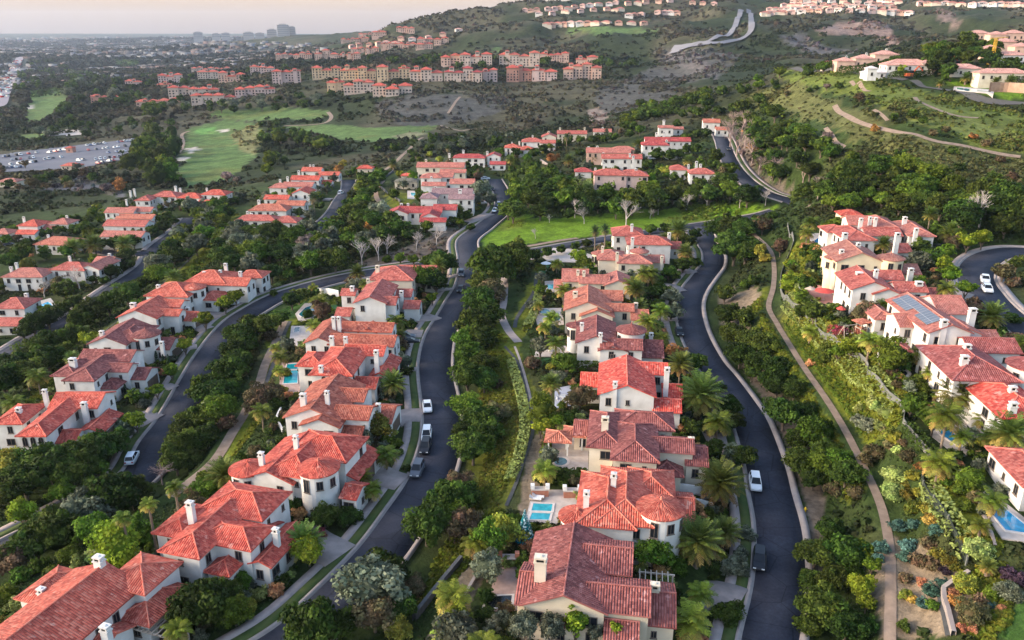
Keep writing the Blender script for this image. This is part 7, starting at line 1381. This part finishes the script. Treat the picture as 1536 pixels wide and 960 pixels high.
def car_parts(kind):
    suv=kind=='suv'; Ln=2.4; ht=1.72 if suv else 1.45; belt=1.02 if suv else .92
    b=MB(); sec=lambda w,z0,z1:[(-w,z0),(w,z0),(w+.03,(z0+z1)/2),(w-.04,z1-.06),(w-.14,z1),(-w+.14,z1),(-w+.04,z1-.06),(-w-.03,(z0+z1)/2)]
    prof=[(-Ln,.72,.35,.72),(-Ln+.1,.84,.28,belt-.08),(-1.6,.90,.22,belt),(-.9,.92,.2,belt+.02),(.9,.92,.2,belt),(1.35,.91,.2,belt-.05),(2.1,.86,.25,belt-.18),(Ln-.05,.74,.33,belt-.32),(Ln,.66,.38,.6)]
    loft(b,[(x,sec(w,z0,z1)) for x,w,z0,z1 in prof],0)
    # cabin: glass band with paint roof
    r0=[(-2.05 if suv else -1.75),( -1.75 if suv else -1.15),(.35 if suv else .25),(1.25 if suv else 1.15)]
    lo=lambda x,w,z:[(x,-w,z),(x,w,z)]
    A_=[(r0[0],-.80,belt-.01),(r0[3],-.80,belt-.01),(r0[3],.80,belt-.01),(r0[0],.80,belt-.01)]; T=[(r0[1],-.62,ht-.04),(r0[2],-.62,ht-.04),(r0[2],.62,ht-.04),(r0[1],.62,ht-.04)]
    g=MB()
    for i in range(4): g.poly([A_[i],A_[(i+1)%4],T[(i+1)%4],T[i]])
    b.box(r0[1]-.06,-.66,ht-.045,r0[2]+.06,.66,ht,0); 
    for i in range(4): b.tube(Vector(A_[i])*1.0,Vector(T[i]),.05,.04,5,0)
    for x in((r0[1]+r0[2])/2-.1,): 
        for s in(-1,1): b.tube((x,s*.80,belt),(x,s*.63,ht-.04),.045,.04,5,0)
    w=MB(); w.tube((0,-.11,0),(0,.11,0),.34,.34,14); rm=MB(); rm.tube((0,-.118,0),(0,.118,0),.2,.2,10)
    hl=MB(); hl.box(-.06,-.2,-.07,.06,.2,.07); tl=MB(); tl.box(-.05,-.16,-.12,.05,.16,.12)
    return b,g.mesh("glass",M_glass),w.mesh("wheel",M_tyre),rm.mesh("rim",M_rim),hl.mesh("headlight",M_lamp),tl.mesh("tail_light",M_tail),belt
CK={k:car_parts(k) for k in('suv','sedan')}; _cb={}
def car_body(kind,col):
    if (kind,col) not in _cb: _cb[(kind,col)]=CK[kind][0].mesh("body",CP[col])
    return _cb[(kind,col)]
def car(px,py,kind,col,label,road=None,head=None,flip=False,group=None,small=False,z=None):
    g=G(px,py,.7,30); zz=g[2]; rz=head or 0
    if road:
        l=ROADL[road][0]; k=int(np.argmin((l[:,0]-g[0])**2+(l[:,1]-g[1])**2)); d,_=tang(l); rz=math.atan2(d[k][1],d[k][0]); zz=l[k,2]+.03; g=P(px,py,zz+.7)
    if flip: rz+=math.pi
    t=empty("parked_car",(g[0],g[1],zz+.0),rz); setp(t,label,"car",group)
    b,gl,w,rm,hl,tl,belt=CK[kind]; bo=mobj("body",car_body(kind,col),t,(0,0,.08)); mobj("glass",gl,t,(0,0,.08))
    for x in(-1.45,1.42):
        for y in(-.80,.80): wo=mobj("wheel",w,t,(x,y,.34)); mobj("rim",rm,wo)
    for y in(-.62,.62): mobj("headlight",hl,t,(2.36,y*.9,.72)); mobj("tail_light",tl,t,(-2.38,y,.86))
for q in [(641,609,'sedan','white',"white sedan alone at the kerb of the central road",'A'),(640,651,'suv','white',"white car at the head of the three parked below the drive",'A'),(638,669,'suv','black',"black car parked close behind the white one",'A'),(626,703,'suv','grey',"dark grey estate car, lowest of the three parked together",'A'),(692,410,'suv','grey',"grey car parked near the road fork",'A'),(691,433,'sedan','black',"dark car parked just below the road fork",'A'),(742,315,'sedan','white',"white car parked on the upper bend of the central road",'A'),(748,307,'suv','blue',"dark blue car in front of the white one on the upper bend",'A'),(738,283,'sedan','black',"dark car near the top end of the central road",'A'),
  (1133,723,'suv','white',"white car parked on the right road beside the date palm",'B'),(1139,838,'suv','black',"black car parked on the lower right road",'B'),(1019,497,'sedan','black',"black car parked on the right road bend, by the maroon villa",'B'),(1093,223,'sedan','black',"dark car on the upper street",'U'),(198,686,'suv','white',"white pickup like car parked on the left road",'L')]: car(*q,flip=q[5] in 'AB')
for q in [(1478,418,'sedan','white',"white car in the cul de sac, farther of two",'C',None,True),(1481,432,'sedan','white',"white car in the cul de sac, nearer of two",'C',None,True)]: car(*q)
for q in [(608,504,'suv','grey',"dark car in the drive behind the golden palm",None,.1),(615,511,'sedan','black',"black car lower in the drive behind the golden palm",None,.1),(722,304,'suv','white',"white car in a drive at the upper bend",None,.2),(728,267,'sedan','white',"white car in the end drive of the central road",None,.2),(346,454,'suv','white',"white car in the drive of the coral roofed villa",None,.3),(511,289,'suv','white',"white car parked in the short middle street",None,1.4),(979,237,'suv','white',"white car in the yard of the crimson roofed house",None,.2),(980,572,'sedan','tan',"pale car in the court of the scarlet house",None,1.2),(14,366,'sedan','black',"black car on the white drive at the left edge",None,.2)]: car(*q)
# car park: small cars without parts
LOTC=[]
def lot_mesh(col,kind):
    b=CK[kind][0]; q=MB(); q.v=list(b.v);q.f=list(b.f);q.m=[0]*len(b.f);q.uv=list(b.uv)
    me=CK[kind][1]; o=len(q.v); q.v+=[tuple(v.co) for v in me.vertices]; 
    for p in me.polygons: q.f.append([o+i for i in p.vertices]); q.m.append(1); q.uv.append([(0,0)]*len(p.vertices))
    return q.mesh("car",[CP[col],M_glass])
LOTC=[lot_mesh(c,k) for c,k in (('white','suv'),('white','sedan'),('silver','sedan'),('black','suv'),('grey','sedan'),('blue','sedan'),('red','sedan'),('silver','suv'))]
r=random.Random(5); nlot=0
for (xa,ya,xb,yb) in [(3,236,58,229),(2,242,60,236),(0,248,56,243),(0,253,54,249),(62,232,118,222),(64,240,95,236),(128,219,200,211),(130,226,196,219),(135,233,190,227),(140,240,182,235),(145,246,172,241),(110,243,128,240)]:
    A_=G(xa,ya,.5);B_=G(xb,yb,.5); n=max(1,int(np.linalg.norm(B_-A_)/3.0)); d=(B_-A_)/n; hd=math.atan2(d[1],d[0])+math.pi/2
    for i in range(n):
        if r.random()<.42 or nlot>150: continue
        p=A_+d*(i+.5); o=mobj("parked_car",r.choice(LOTC),None,(p[0],p[1],float(Hf(p[0],p[1]))+.55),hd+r.uniform(-.05,.05)+r.choice((0,math.pi))); o.scale=(1.15,1.15,1.15); setp(o,"car among the rows of the large car park at the left","car","cars in the large car park"); nlot+=1
# ------------------------------------------------------------------ far buildings
M_office=simple("office_stone",(.46,.41,.385),(.40,.36,.34),scale=.02); M_oglass=simple("office_glass",(.27,.25,.25),(.3,.28,.28),scale=.02,rough=.8)
def tower(l,rr,yb,yt,dist,label):
    g=D((l+rr)/2,yb,dist); _,_,dc=proj(g); w=(rr-l)*dc/F; h=(yb-yt)*dc/F; t=empty("office_tower",(g[0],g[1],g[2]),-math.atan2(g[0],g[1])*.8); setp(t,label,"office building")
    b=MB(); b.box(-w/2,0,-40,w/2,w*.6,h); mobj("wall",b.mesh("wall",M_office),t); n=max(2,int(h/8))
    for k in range(n): b=MB(); z=h*(k+.25)/n; b.box(-w/2+1.5,-.8,z,w/2-1.5,-.05,z+h*.4/n); mobj("window",b.mesh("window",M_oglass),t)
    b=MB(); b.box(-w*.3,w*.1,h+.02,w*.3,w*.5,h+4); mobj("roof",b.mesh("roof",M_office),t)
for q in [(417,434,54,38,4150,"tallest pale office tower on the horizon"),(434.5,443.5,54,41,4200,"slimmer office tower right of the tallest one"),(401,415,53,45,4300,"broad low office block left of the office towers"),(291,304,58,49,5200,"pale block alone on the horizon plain"),(318,330,56,51,5200,"low pale block in the middle of the horizon plain"),(333,345,56,50,5200,"low pale block right of the middle of the horizon plain"),(365,380,54,49,4700,"grey low block nearest the office towers on their left"),(383,396,54,50,4700,"grey low block joined to the broad office block")]: tower(*q)
def proto(w,d,e,rc,wc): 
    wm=wall_mesh('h',0,0,w,d,e,WM[wc],base=-6); rf=roof_mesh('h',0,0,w,d,e,RM[rc],caps=False); wm2=wall_mesh('h',w*.3,-d*.35,w*.5,d*.5,e*.6,WM[wc],base=-6); rf2=roof_mesh('h',w*.3,-d*.35,w*.5,d*.5,e*.6,RM[rc],caps=False); return [("wall",wm),("roof",rf),("wall",wm2),("roof",rf2)]
PR=[proto(15,11,6.2,'palepink','white'),proto(13,10,6.0,'pinkbrown','peach'),proto(17,12,5.2,'pink','cream'),proto(12,10,6.4,'palepink','pinkwall')]
wins=win_meshes(2.2,1.8)[2]
NHH=0
def hill_row(pts,n,label,group,s=1.0,jit=.5,tmin=700):
    global NHH
    for i in range(n):
        t=(i+.5)/n*(len(pts)-1); k=min(int(t),len(pts)-2); f=t-k; px=pts[k][0]*(1-f)+pts[k+1][0]*f+rng.uniform(-jit,jit)*2; py=pts[k][1]*(1-f)+pts[k+1][1]*f+rng.uniform(-jit,jit)
        g=G(px,py,0,tmin); t_=empty("hill_house",(g[0],g[1],g[2]),-math.atan2(g[0],g[1])+rng.uniform(-.4,.4)); t_.scale=(s,)*3; setp(t_,label,"house",group)
        pr=rng.choice(PR)
        for nm,me in pr: mobj(nm,me,t_)
        for x in(-4,-1.2,2): mobj("window",wins,t_,(x,-5.9 if pr is PR[2] or pr is PR[0] else -5.2,4.3))
        NHH+=1
TL="pale tract house in the dense rows on the right hilltop"; TG="tract houses on the right hilltop"
hill_row([(1143,23),(1180,22),(1250,18),(1330,20),(1368,23)],20,TL,TG,1.0); hill_row([(1150,17),(1200,16),(1260,12),(1345,15)],17,TL,TG,1.0); hill_row([(1170,11),(1220,10),(1300,8),(1340,10)],14,TL,TG,.95); hill_row([(1185,5),(1230,5),(1320,3),(1350,6)],14,TL,TG,.95)
hill_row([(815,40),(850,39),(900,37),(975,38)],12,"white house in the row along the top of the mid hill","white houses in the row on the mid hill",1.05); hill_row([(938,27),(966,25)],3,"pale house in the small group below the hilltop","houses in the small group below the hilltop",1.1); hill_row([(982,22),(1020,22)],4,"pale house on the shelf left of the highway","houses on the shelf left of the highway",1.1); hill_row([(780,19),(830,15),(880,12),(940,6),(1010,4)],18,"pale house scattered along the main ridge top","houses along the main ridge top",1.0,1.5); hill_row([(800,24),(850,20),(910,17),(935,17)],8,"pale house just below the main ridge top","houses just below the main ridge top",1.0,1.2); hill_row([(1375,7),(1430,9),(1500,9),(1540,10)],14,"tiny pale house on the far right skyline","houses on the far right skyline",1.0,1.0); hill_row([(590,62),(640,60),(700,47)],5,"pale house on the slope where the ridge begins","houses where the ridge begins",1.0,1.5); hill_row([(520,72),(560,68),(600,66)],6,"buff house below the skyline left of the ridge","buff houses below the skyline",1.0,1.0); hill_row([(1030,6),(1080,9)],3,"pale house at the top end of the highway","houses at the top end of the highway")
# crane and diggers on the crest
M_yel=simple("crane_yellow",(.72,.42,.04),(.6,.35,.04),rough=.5); M_org=simple("digger_orange",(.62,.12,.04),(.5,.1,.04),rough=.5)
t=thing("crane","slim yellow crane mast standing on the right crest","crane",1487,97); b=MB(); H_=12.5
for x in(-.5,.5):
    for y in(-.5,.5): b.tube((x,y,0),(x,y,H_),.14,.14,4)
for k in range(9):
    z=k*H_/9
    for (a,c) in (((-.5,-.5),(.5,-.5)),((.5,-.5),(.5,.5)),((.5,.5),(-.5,.5)),((-.5,.5),(-.5,-.5))): b.tube((*a,z),(*c,z+H_/9),.08,.08,4)
mobj("mast",b.mesh("mast",M_yel),t); b=MB(); b.tube((-3,0,H_),(6,0,H_+.6),.25,.15,4); mobj("jib",b.mesh("jib",M_yel),t); b=MB(); b.box(-1.6,-1.6,0,1.6,1.6,.9); mobj("base",b.mesh("base",M_yel),t)
for px,py,lb,s in [(1411,104,"orange excavator with its arm raised behind the crest hedge",1.5),(1363,117,"red excavator parked at the bend of the crest road",1.2)]:
    t=thing("excavator",lb,"excavator",px,py); t.scale=(s,)*3
    for y in(-1,1): b=MB(); b.box(-1.8,y*1.0-.3,0,1.8,y*1.0+.3,.7); mobj("track",b.mesh("track",M_iron),t)
    b=MB(); b.box(-1.6,-1.1,.75,1.2,1.1,1.9); mobj("body",b.mesh("body",M_org),t); b=MB(); b.box(.1,-1.0,1.91,1.3,0,3.0); mobj("cab",b.mesh("cab",M_glass),t); b=MB(); b.tube((1.2,.4,1.6),(3.6,.4,4.6),.32,.26,5); b.tube((3.6,.4,4.6),(5.6,.4,2.6),.25,.2,5); mobj("arm",b.mesh("arm",M_org),t); b=MB(); b.box(5.2,-.1,1.8,6.1,.9,2.7); mobj("bucket",b.mesh("bucket",M_iron),t)
print("misc %.1f"%(time.time()-T0),len(SC.objects))
# ------------------------------------------------------------------ ground cover and scrub (stuff)
base=GBASE
area=np.zeros(X.shape); area[:-1,:-1]=np.abs((X[:-1,1:]-X[:-1,:-1])*(Y[1:,:-1]-Y[:-1,:-1])-(X[1:,:-1]-X[:-1,:-1])*(Y[:-1,1:]-Y[:-1,:-1]))
free=np.ones(X.shape,bool)
for (x,y,rr_,_) in PADS: free&=((X-x)**2+(Y-y)**2>(rr_+.8)**2)
for l,w_ in ROADL.values():
    d_,_=near_line(X,Y,l,14); free&=d_>w_+4.6
for ln,w_ in ((TRAIL,2.2),(PATHL,2.0),(PATHD,2.0)): d_,_=near_line(X,Y,smooth_poly(ln,1.5),6); free&=d_>w_
for l,w_ in PATHS:
    d_,_=near_line(X,Y,l,w_+8); free&=d_>w_+1.0+.004*RR
for q_ in ([(-30,238),(60,227),(200,209),(256,204),(235,220),(185,243),(130,254),(60,259),(-30,266)],):
    q=Gpoly(q_); free&=~inpoly(X,Y,q[:,:2])
lum=base.sum(-1); green=(base[...,1]>base[...,0]*.93)
inview=(np.abs(U)<R(37))
def scatter(name,weight,n,smin,smax,nq,seed,cmul=1.0,flat=.5,czv=.25,cfun=None):
    r=np.random.default_rng(seed); pz=(weight*area*free*inview); pz[-1]=0;pz[:,-1]=0; pz=pz.ravel(); pz/=pz.sum(); k=r.choice(len(pz),n,p=pz); iv,iu=k//NU,k%NU; a=r.uniform(size=n);c_=r.uniform(size=n)
    u=GU[iu]+a*(GU[1]-GU[0]); v=GV[iv]+c_*(GV[np.minimum(iv+1,NV-1)]-GV[iv]); x=np.sin(u)*np.exp(v); y=np.cos(u)*np.exp(v); z=Hf(x,y); s=r.uniform(smin,smax,n)
    if callable(cfun): s=s*cfun(np.exp(v))
    d=r.normal(size=(n,nq,3)); d/=np.linalg.norm(d,axis=2)[...,None]; d[...,2]=np.abs(d[...,2])
    p=np.stack([x,y,z+s*.05],1)[:,None]+d*s[:,None,None]*np.array([.75,.75,flat])*r.uniform(.5,1,(n,nq,1)); nr=d+r.normal(size=d.shape)*.35+np.array([0,0,.3]); nr/=np.linalg.norm(nr,axis=2)[...,None]
    V_,F_=quads(p.reshape(-1,3),nr.reshape(-1,3),np.repeat(s*.48,nq),r); bc=base[iv,iu]*cmul*(1+r.normal(size=(n,1))*czv); bc=bc*(1+r.normal(size=(n,3))*.08)
    col=np.repeat(bc,nq,0)*r.uniform(.7,1.3,n*nq)[:,None]; return setp(mobj(name,npmesh(name,V_,F_,M_cover,col=np.clip(np.repeat(col,4,0),.004,1))),kind="stuff")
nearw=(RR<330)
scatter("ground_cover",nearw*green*(base[...,1]<.135)*np.clip(140/RR,.25,1.6)**2,52000,.22,.5,5,1,1.0,.7,.22,lambda r_:np.clip(r_/130,.8,2.0))
scatter("low_shrubs",nearw*(RR>60)*green*(lum<.185)*sst(.42,.55,n1)*np.clip(150/RR,.3,1.3),5200,.5,1.1,12,2,.85,.8,.25)
bank=(np.abs(lum-.29)<.10)&(base[...,2]<.03)&(base[...,0]>.07)&(base[...,1]<.2)&(base[...,1]<base[...,0]*1.35)
scatter("bank_planting",nearw*bank*np.clip(130/RR,.3,1.4)**1.5,9000,.35,.8,14,12,1.05,.35,.18)
sl=(RR>250)&(RR<1500)
golf=(base[...,1]>.11)&(base[...,1]>base[...,0]*1.15)
scatter("scrub",sl*(~golf)*(lum<.55)*(.04+sst(.40,.60,n1)**2)*np.clip(500/RR,.25,1.2)**1.2,26000,.8,2.2,9,3,.85,.75,.18,lambda r_:np.clip(r_/520,.75,2.2))
hl=(RR>1100)&(RR<3000)
scatter("hill_brush",hl*(~golf)*(lum<.6)*(.03+sst(.42,.6,n3)**2),12000,3.5,8,7,4,.8,.6,.22)
scatter("hillside_brush",((RR>240)&(RR<620)&(U>R(12)))*(lum<.5)*(.15+sst(.42,.6,n1))*np.clip(350/RR,.4,1.5),12000,.5,1.5,9,8,.85,.7,.25)
wm_=np.zeros(X.shape)
for q_ in ([(0,100),(120,104),(240,112),(272,150),(262,190),(150,190),(110,186),(80,200),(0,206)],[(270,84),(420,78),(560,92),(470,108),(330,116),(240,112)],[(520,94),(660,104),(900,104),(960,110),(940,88),(840,84),(700,84),(560,84)],[(388,184),(430,190),(505,212),(540,232),(470,235),(400,232)],[(0,258),(90,258),(190,262),(260,268),(330,270),(340,285),(200,282),(90,300),(0,330)],[(240,142),(340,160),(430,156),(500,148),(560,152),(520,166),(430,160),(330,168),(260,168)],[(560,208),(660,205),(760,205),(740,222),(640,240),(560,245)],[(760,150),(880,168),(920,200),(800,200),(770,180)]):
    q=Gpoly(q_); wm_=np.maximum(wm_,inpoly(X,Y,q[:,:2]))
scatter("distant_woods",wm_*(~golf)*(lum<.5)*(.2+sst(.35,.55,fbm(X/70,Y/70,3,33)))*np.clip(900/RR,.2,1.6)**1.3,5200,2.4,4.6,18,15,.62,.85,.3,lambda r_:np.clip(r_/800,.75,2.0))
pw=(RR>1500)&(RR<9000)&(Z<12)
scatter("distant_woods",pw*(.3+sst(.45,.6,fbm(X/420,Y/160,4,21)*-1+1))*np.clip(3000/RR,.1,1.5)**1.5,15000,7,16,7,5,.55,.55,.3,lambda r_:np.clip(r_/3500,.7,2))
# distant town on the plain: one mass of tiny roofs and walls
r=np.random.default_rng(9); pz=((RR>1900)&(RR<11000)&(Z<25)&(U<R(3))&inview)*area*np.clip(3500/RR,.05,1.6)**1.7*sst(.38,.55,fbm(X/420,Y/160,4,21)); pz[-1]=0;pz[:,-1]=0; k=r.choice(pz.size,2300,p=pz.ravel()/pz.sum()); iv,iu=k//NU,k%NU
u=GU[iu]+r.uniform(0,1,len(k))*(GU[1]-GU[0]); v=GV[iv]+r.uniform(0,1,len(k))*(GV[np.minimum(iv+1,NV-1)]-GV[iv]); x=np.sin(u)*np.exp(v);y=np.cos(u)*np.exp(v);z=Hf(x,y); sc_=np.clip(np.exp(v)/3000,.8,2.2)
w_=r.uniform(5,13,len(k))*sc_; d_=r.uniform(5,9,len(k))*sc_; h_=r.uniform(4,8,len(k))*sc_; cols=.8*np.array([(.36,.34,.33),(.30,.21,.19),(.26,.27,.30),(.20,.15,.13),(.44,.43,.42),(.22,.20,.19)])
box=np.array([(-1,-1,-.5),(1,-1,-.5),(1,1,-.5),(-1,1,-.5),(-1,-1,1),(1,-1,1),(1,1,1),(-1,1,1)],float); Vb=box[None]*np.stack([w_,d_,h_],1)[:,None]+np.stack([x,y,z],1)[:,None]; fb=np.array([(0,1,5,4),(1,2,6,5),(2,3,7,6),(3,0,4,7),(4,5,6,7)])
Fb=(fb[None]+np.arange(len(k))[:,None,None]*8).reshape(-1,4); cb=cols[r.integers(0,6,len(k))]; setp(mobj("distant_town",npmesh("distant_town",Vb.reshape(-1,3),Fb,M_cover,col=np.repeat(cb,8,0))),kind="stuff")
# traffic on the far freeway: uncountable specks
l=dline([(0,148),(12,125),(22,105),(28,92)],6); i=r.integers(0,len(l),150); dd,nn=tang(l); o_=r.uniform(-14,14,150); c=l[i]+np.c_[nn[i]*o_[:,None],np.full(150,2.6)]; Vb=box[None]*np.array([1.6,3.2,1.6])+c[:,None]; Fb=(fb[None]+np.arange(150)[:,None,None]*8).reshape(-1,4); cb=np.array([(.6,.6,.6),(.5,.04,.03),(.1,.1,.1),(.7,.68,.6)])[r.integers(0,4,150)]
setp(mobj("freeway_traffic",npmesh("freeway_traffic",Vb.reshape(-1,3),Fb,M_cover,col=np.repeat(cb,8,0))),kind="stuff")
print("stuff %.1f"%(time.time()-T0),len(SC.objects))
# ------------------------------------------------------------------ light, air and view
SUN_EL=20.0; SUN_AZ=-97.0     # azimuth from +Y towards +X
w=bpy.data.worlds.new("World"); SC.world=w; w.use_nodes=True; nt=w.node_tree
bg=nt.nodes["Background"]; sk=nt.nodes.new("ShaderNodeTexSky"); sk.sky_type='NISHITA'; sk.sun_disc=False
sk.sun_elevation=R(SUN_EL); sk.sun_rotation=R(SUN_AZ); sk.dust_density=2.2; sk.air_density=1.0; sk.ozone_density=1.0
tc=N(nt,"ShaderNodeTexCoord"); sp=N(nt,"ShaderNodeSeparateXYZ"); L(nt,tc.outputs["Generated"],sp.inputs[0])
rp=N(nt,"ShaderNodeValToRGB"); L(nt,sp.outputs[2],rp.inputs[0]); e=rp.color_ramp.elements
e[0].position=0.0; e[0].color=(1.0,.72,.56,1); e[1].position=.05; e[1].color=(2.1,1.5,.96,1)
mp=N(nt,"ShaderNodeMapRange"); mp.inputs[1].default_value=.03; mp.inputs[2].default_value=.13; L(nt,sp.outputs[2],mp.inputs[0])
tm=nt.nodes.new("ShaderNodeMix"); tm.data_type='RGBA'; L(nt,mp.outputs[0],tm.inputs[0]); L(nt,rp.outputs[0],tm.inputs[6]); L(nt,sk.outputs[0],tm.inputs[7]); L(nt,tm.outputs[2],bg.inputs[0]); bg.inputs[1].default_value=0.15
sl=bpy.data.lights.new("sun",'SUN'); sl.energy=1.15; sl.angle=R(24); sl.color=(1,.86,.72)
so=bpy.data.objects.new("sun",sl); COL.objects.link(so)
dv=Vector((math.sin(R(SUN_AZ))*math.cos(R(SUN_EL)),math.cos(R(SUN_AZ))*math.cos(R(SUN_EL)),math.sin(R(SUN_EL))))
so.rotation_euler=dv.to_track_quat('Z','Y').to_euler()
vs=SC.view_settings; vs.view_transform='Standard'; vs.look='None'; vs.exposure=1.72; vs.gamma=1.0; vs.use_curve_mapping=False
SC.cycles.max_bounces=5; SC.cycles.diffuse_bounces=2; SC.cycles.glossy_bounces=2; SC.cycles.transparent_max_bounces=6; SC.cycles.volume_bounces=0
SC.cycles.use_denoising=True
HAZE=True
if HAZE:
    mb=MB(); mb.box(-15500,-400,-130,15500,15500,420)
    hm=bpy.data.materials.new("haze_air"); hm.use_nodes=True; t=hm.node_tree
    for q in list(t.nodes):
        if q.type!='OUTPUT_MATERIAL': t.nodes.remove(q)
    pv=t.nodes.new("ShaderNodeVolumePrincipled"); pv.inputs["Density"].default_value=0.000036; pv.inputs["Color"].default_value=(.74,.84,1.0,1); pv.inputs["Anisotropy"].default_value=0.2
    t.links.new(pv.outputs[0],[q for q in t.nodes if q.type=='OUTPUT_MATERIAL'][0].inputs["Volume"])
    setp(mobj("haze",mb.mesh("haze",hm)),kind="stuff")
print("script seconds %.1f"%(time.time()-T0), len(SC.objects),"objects")
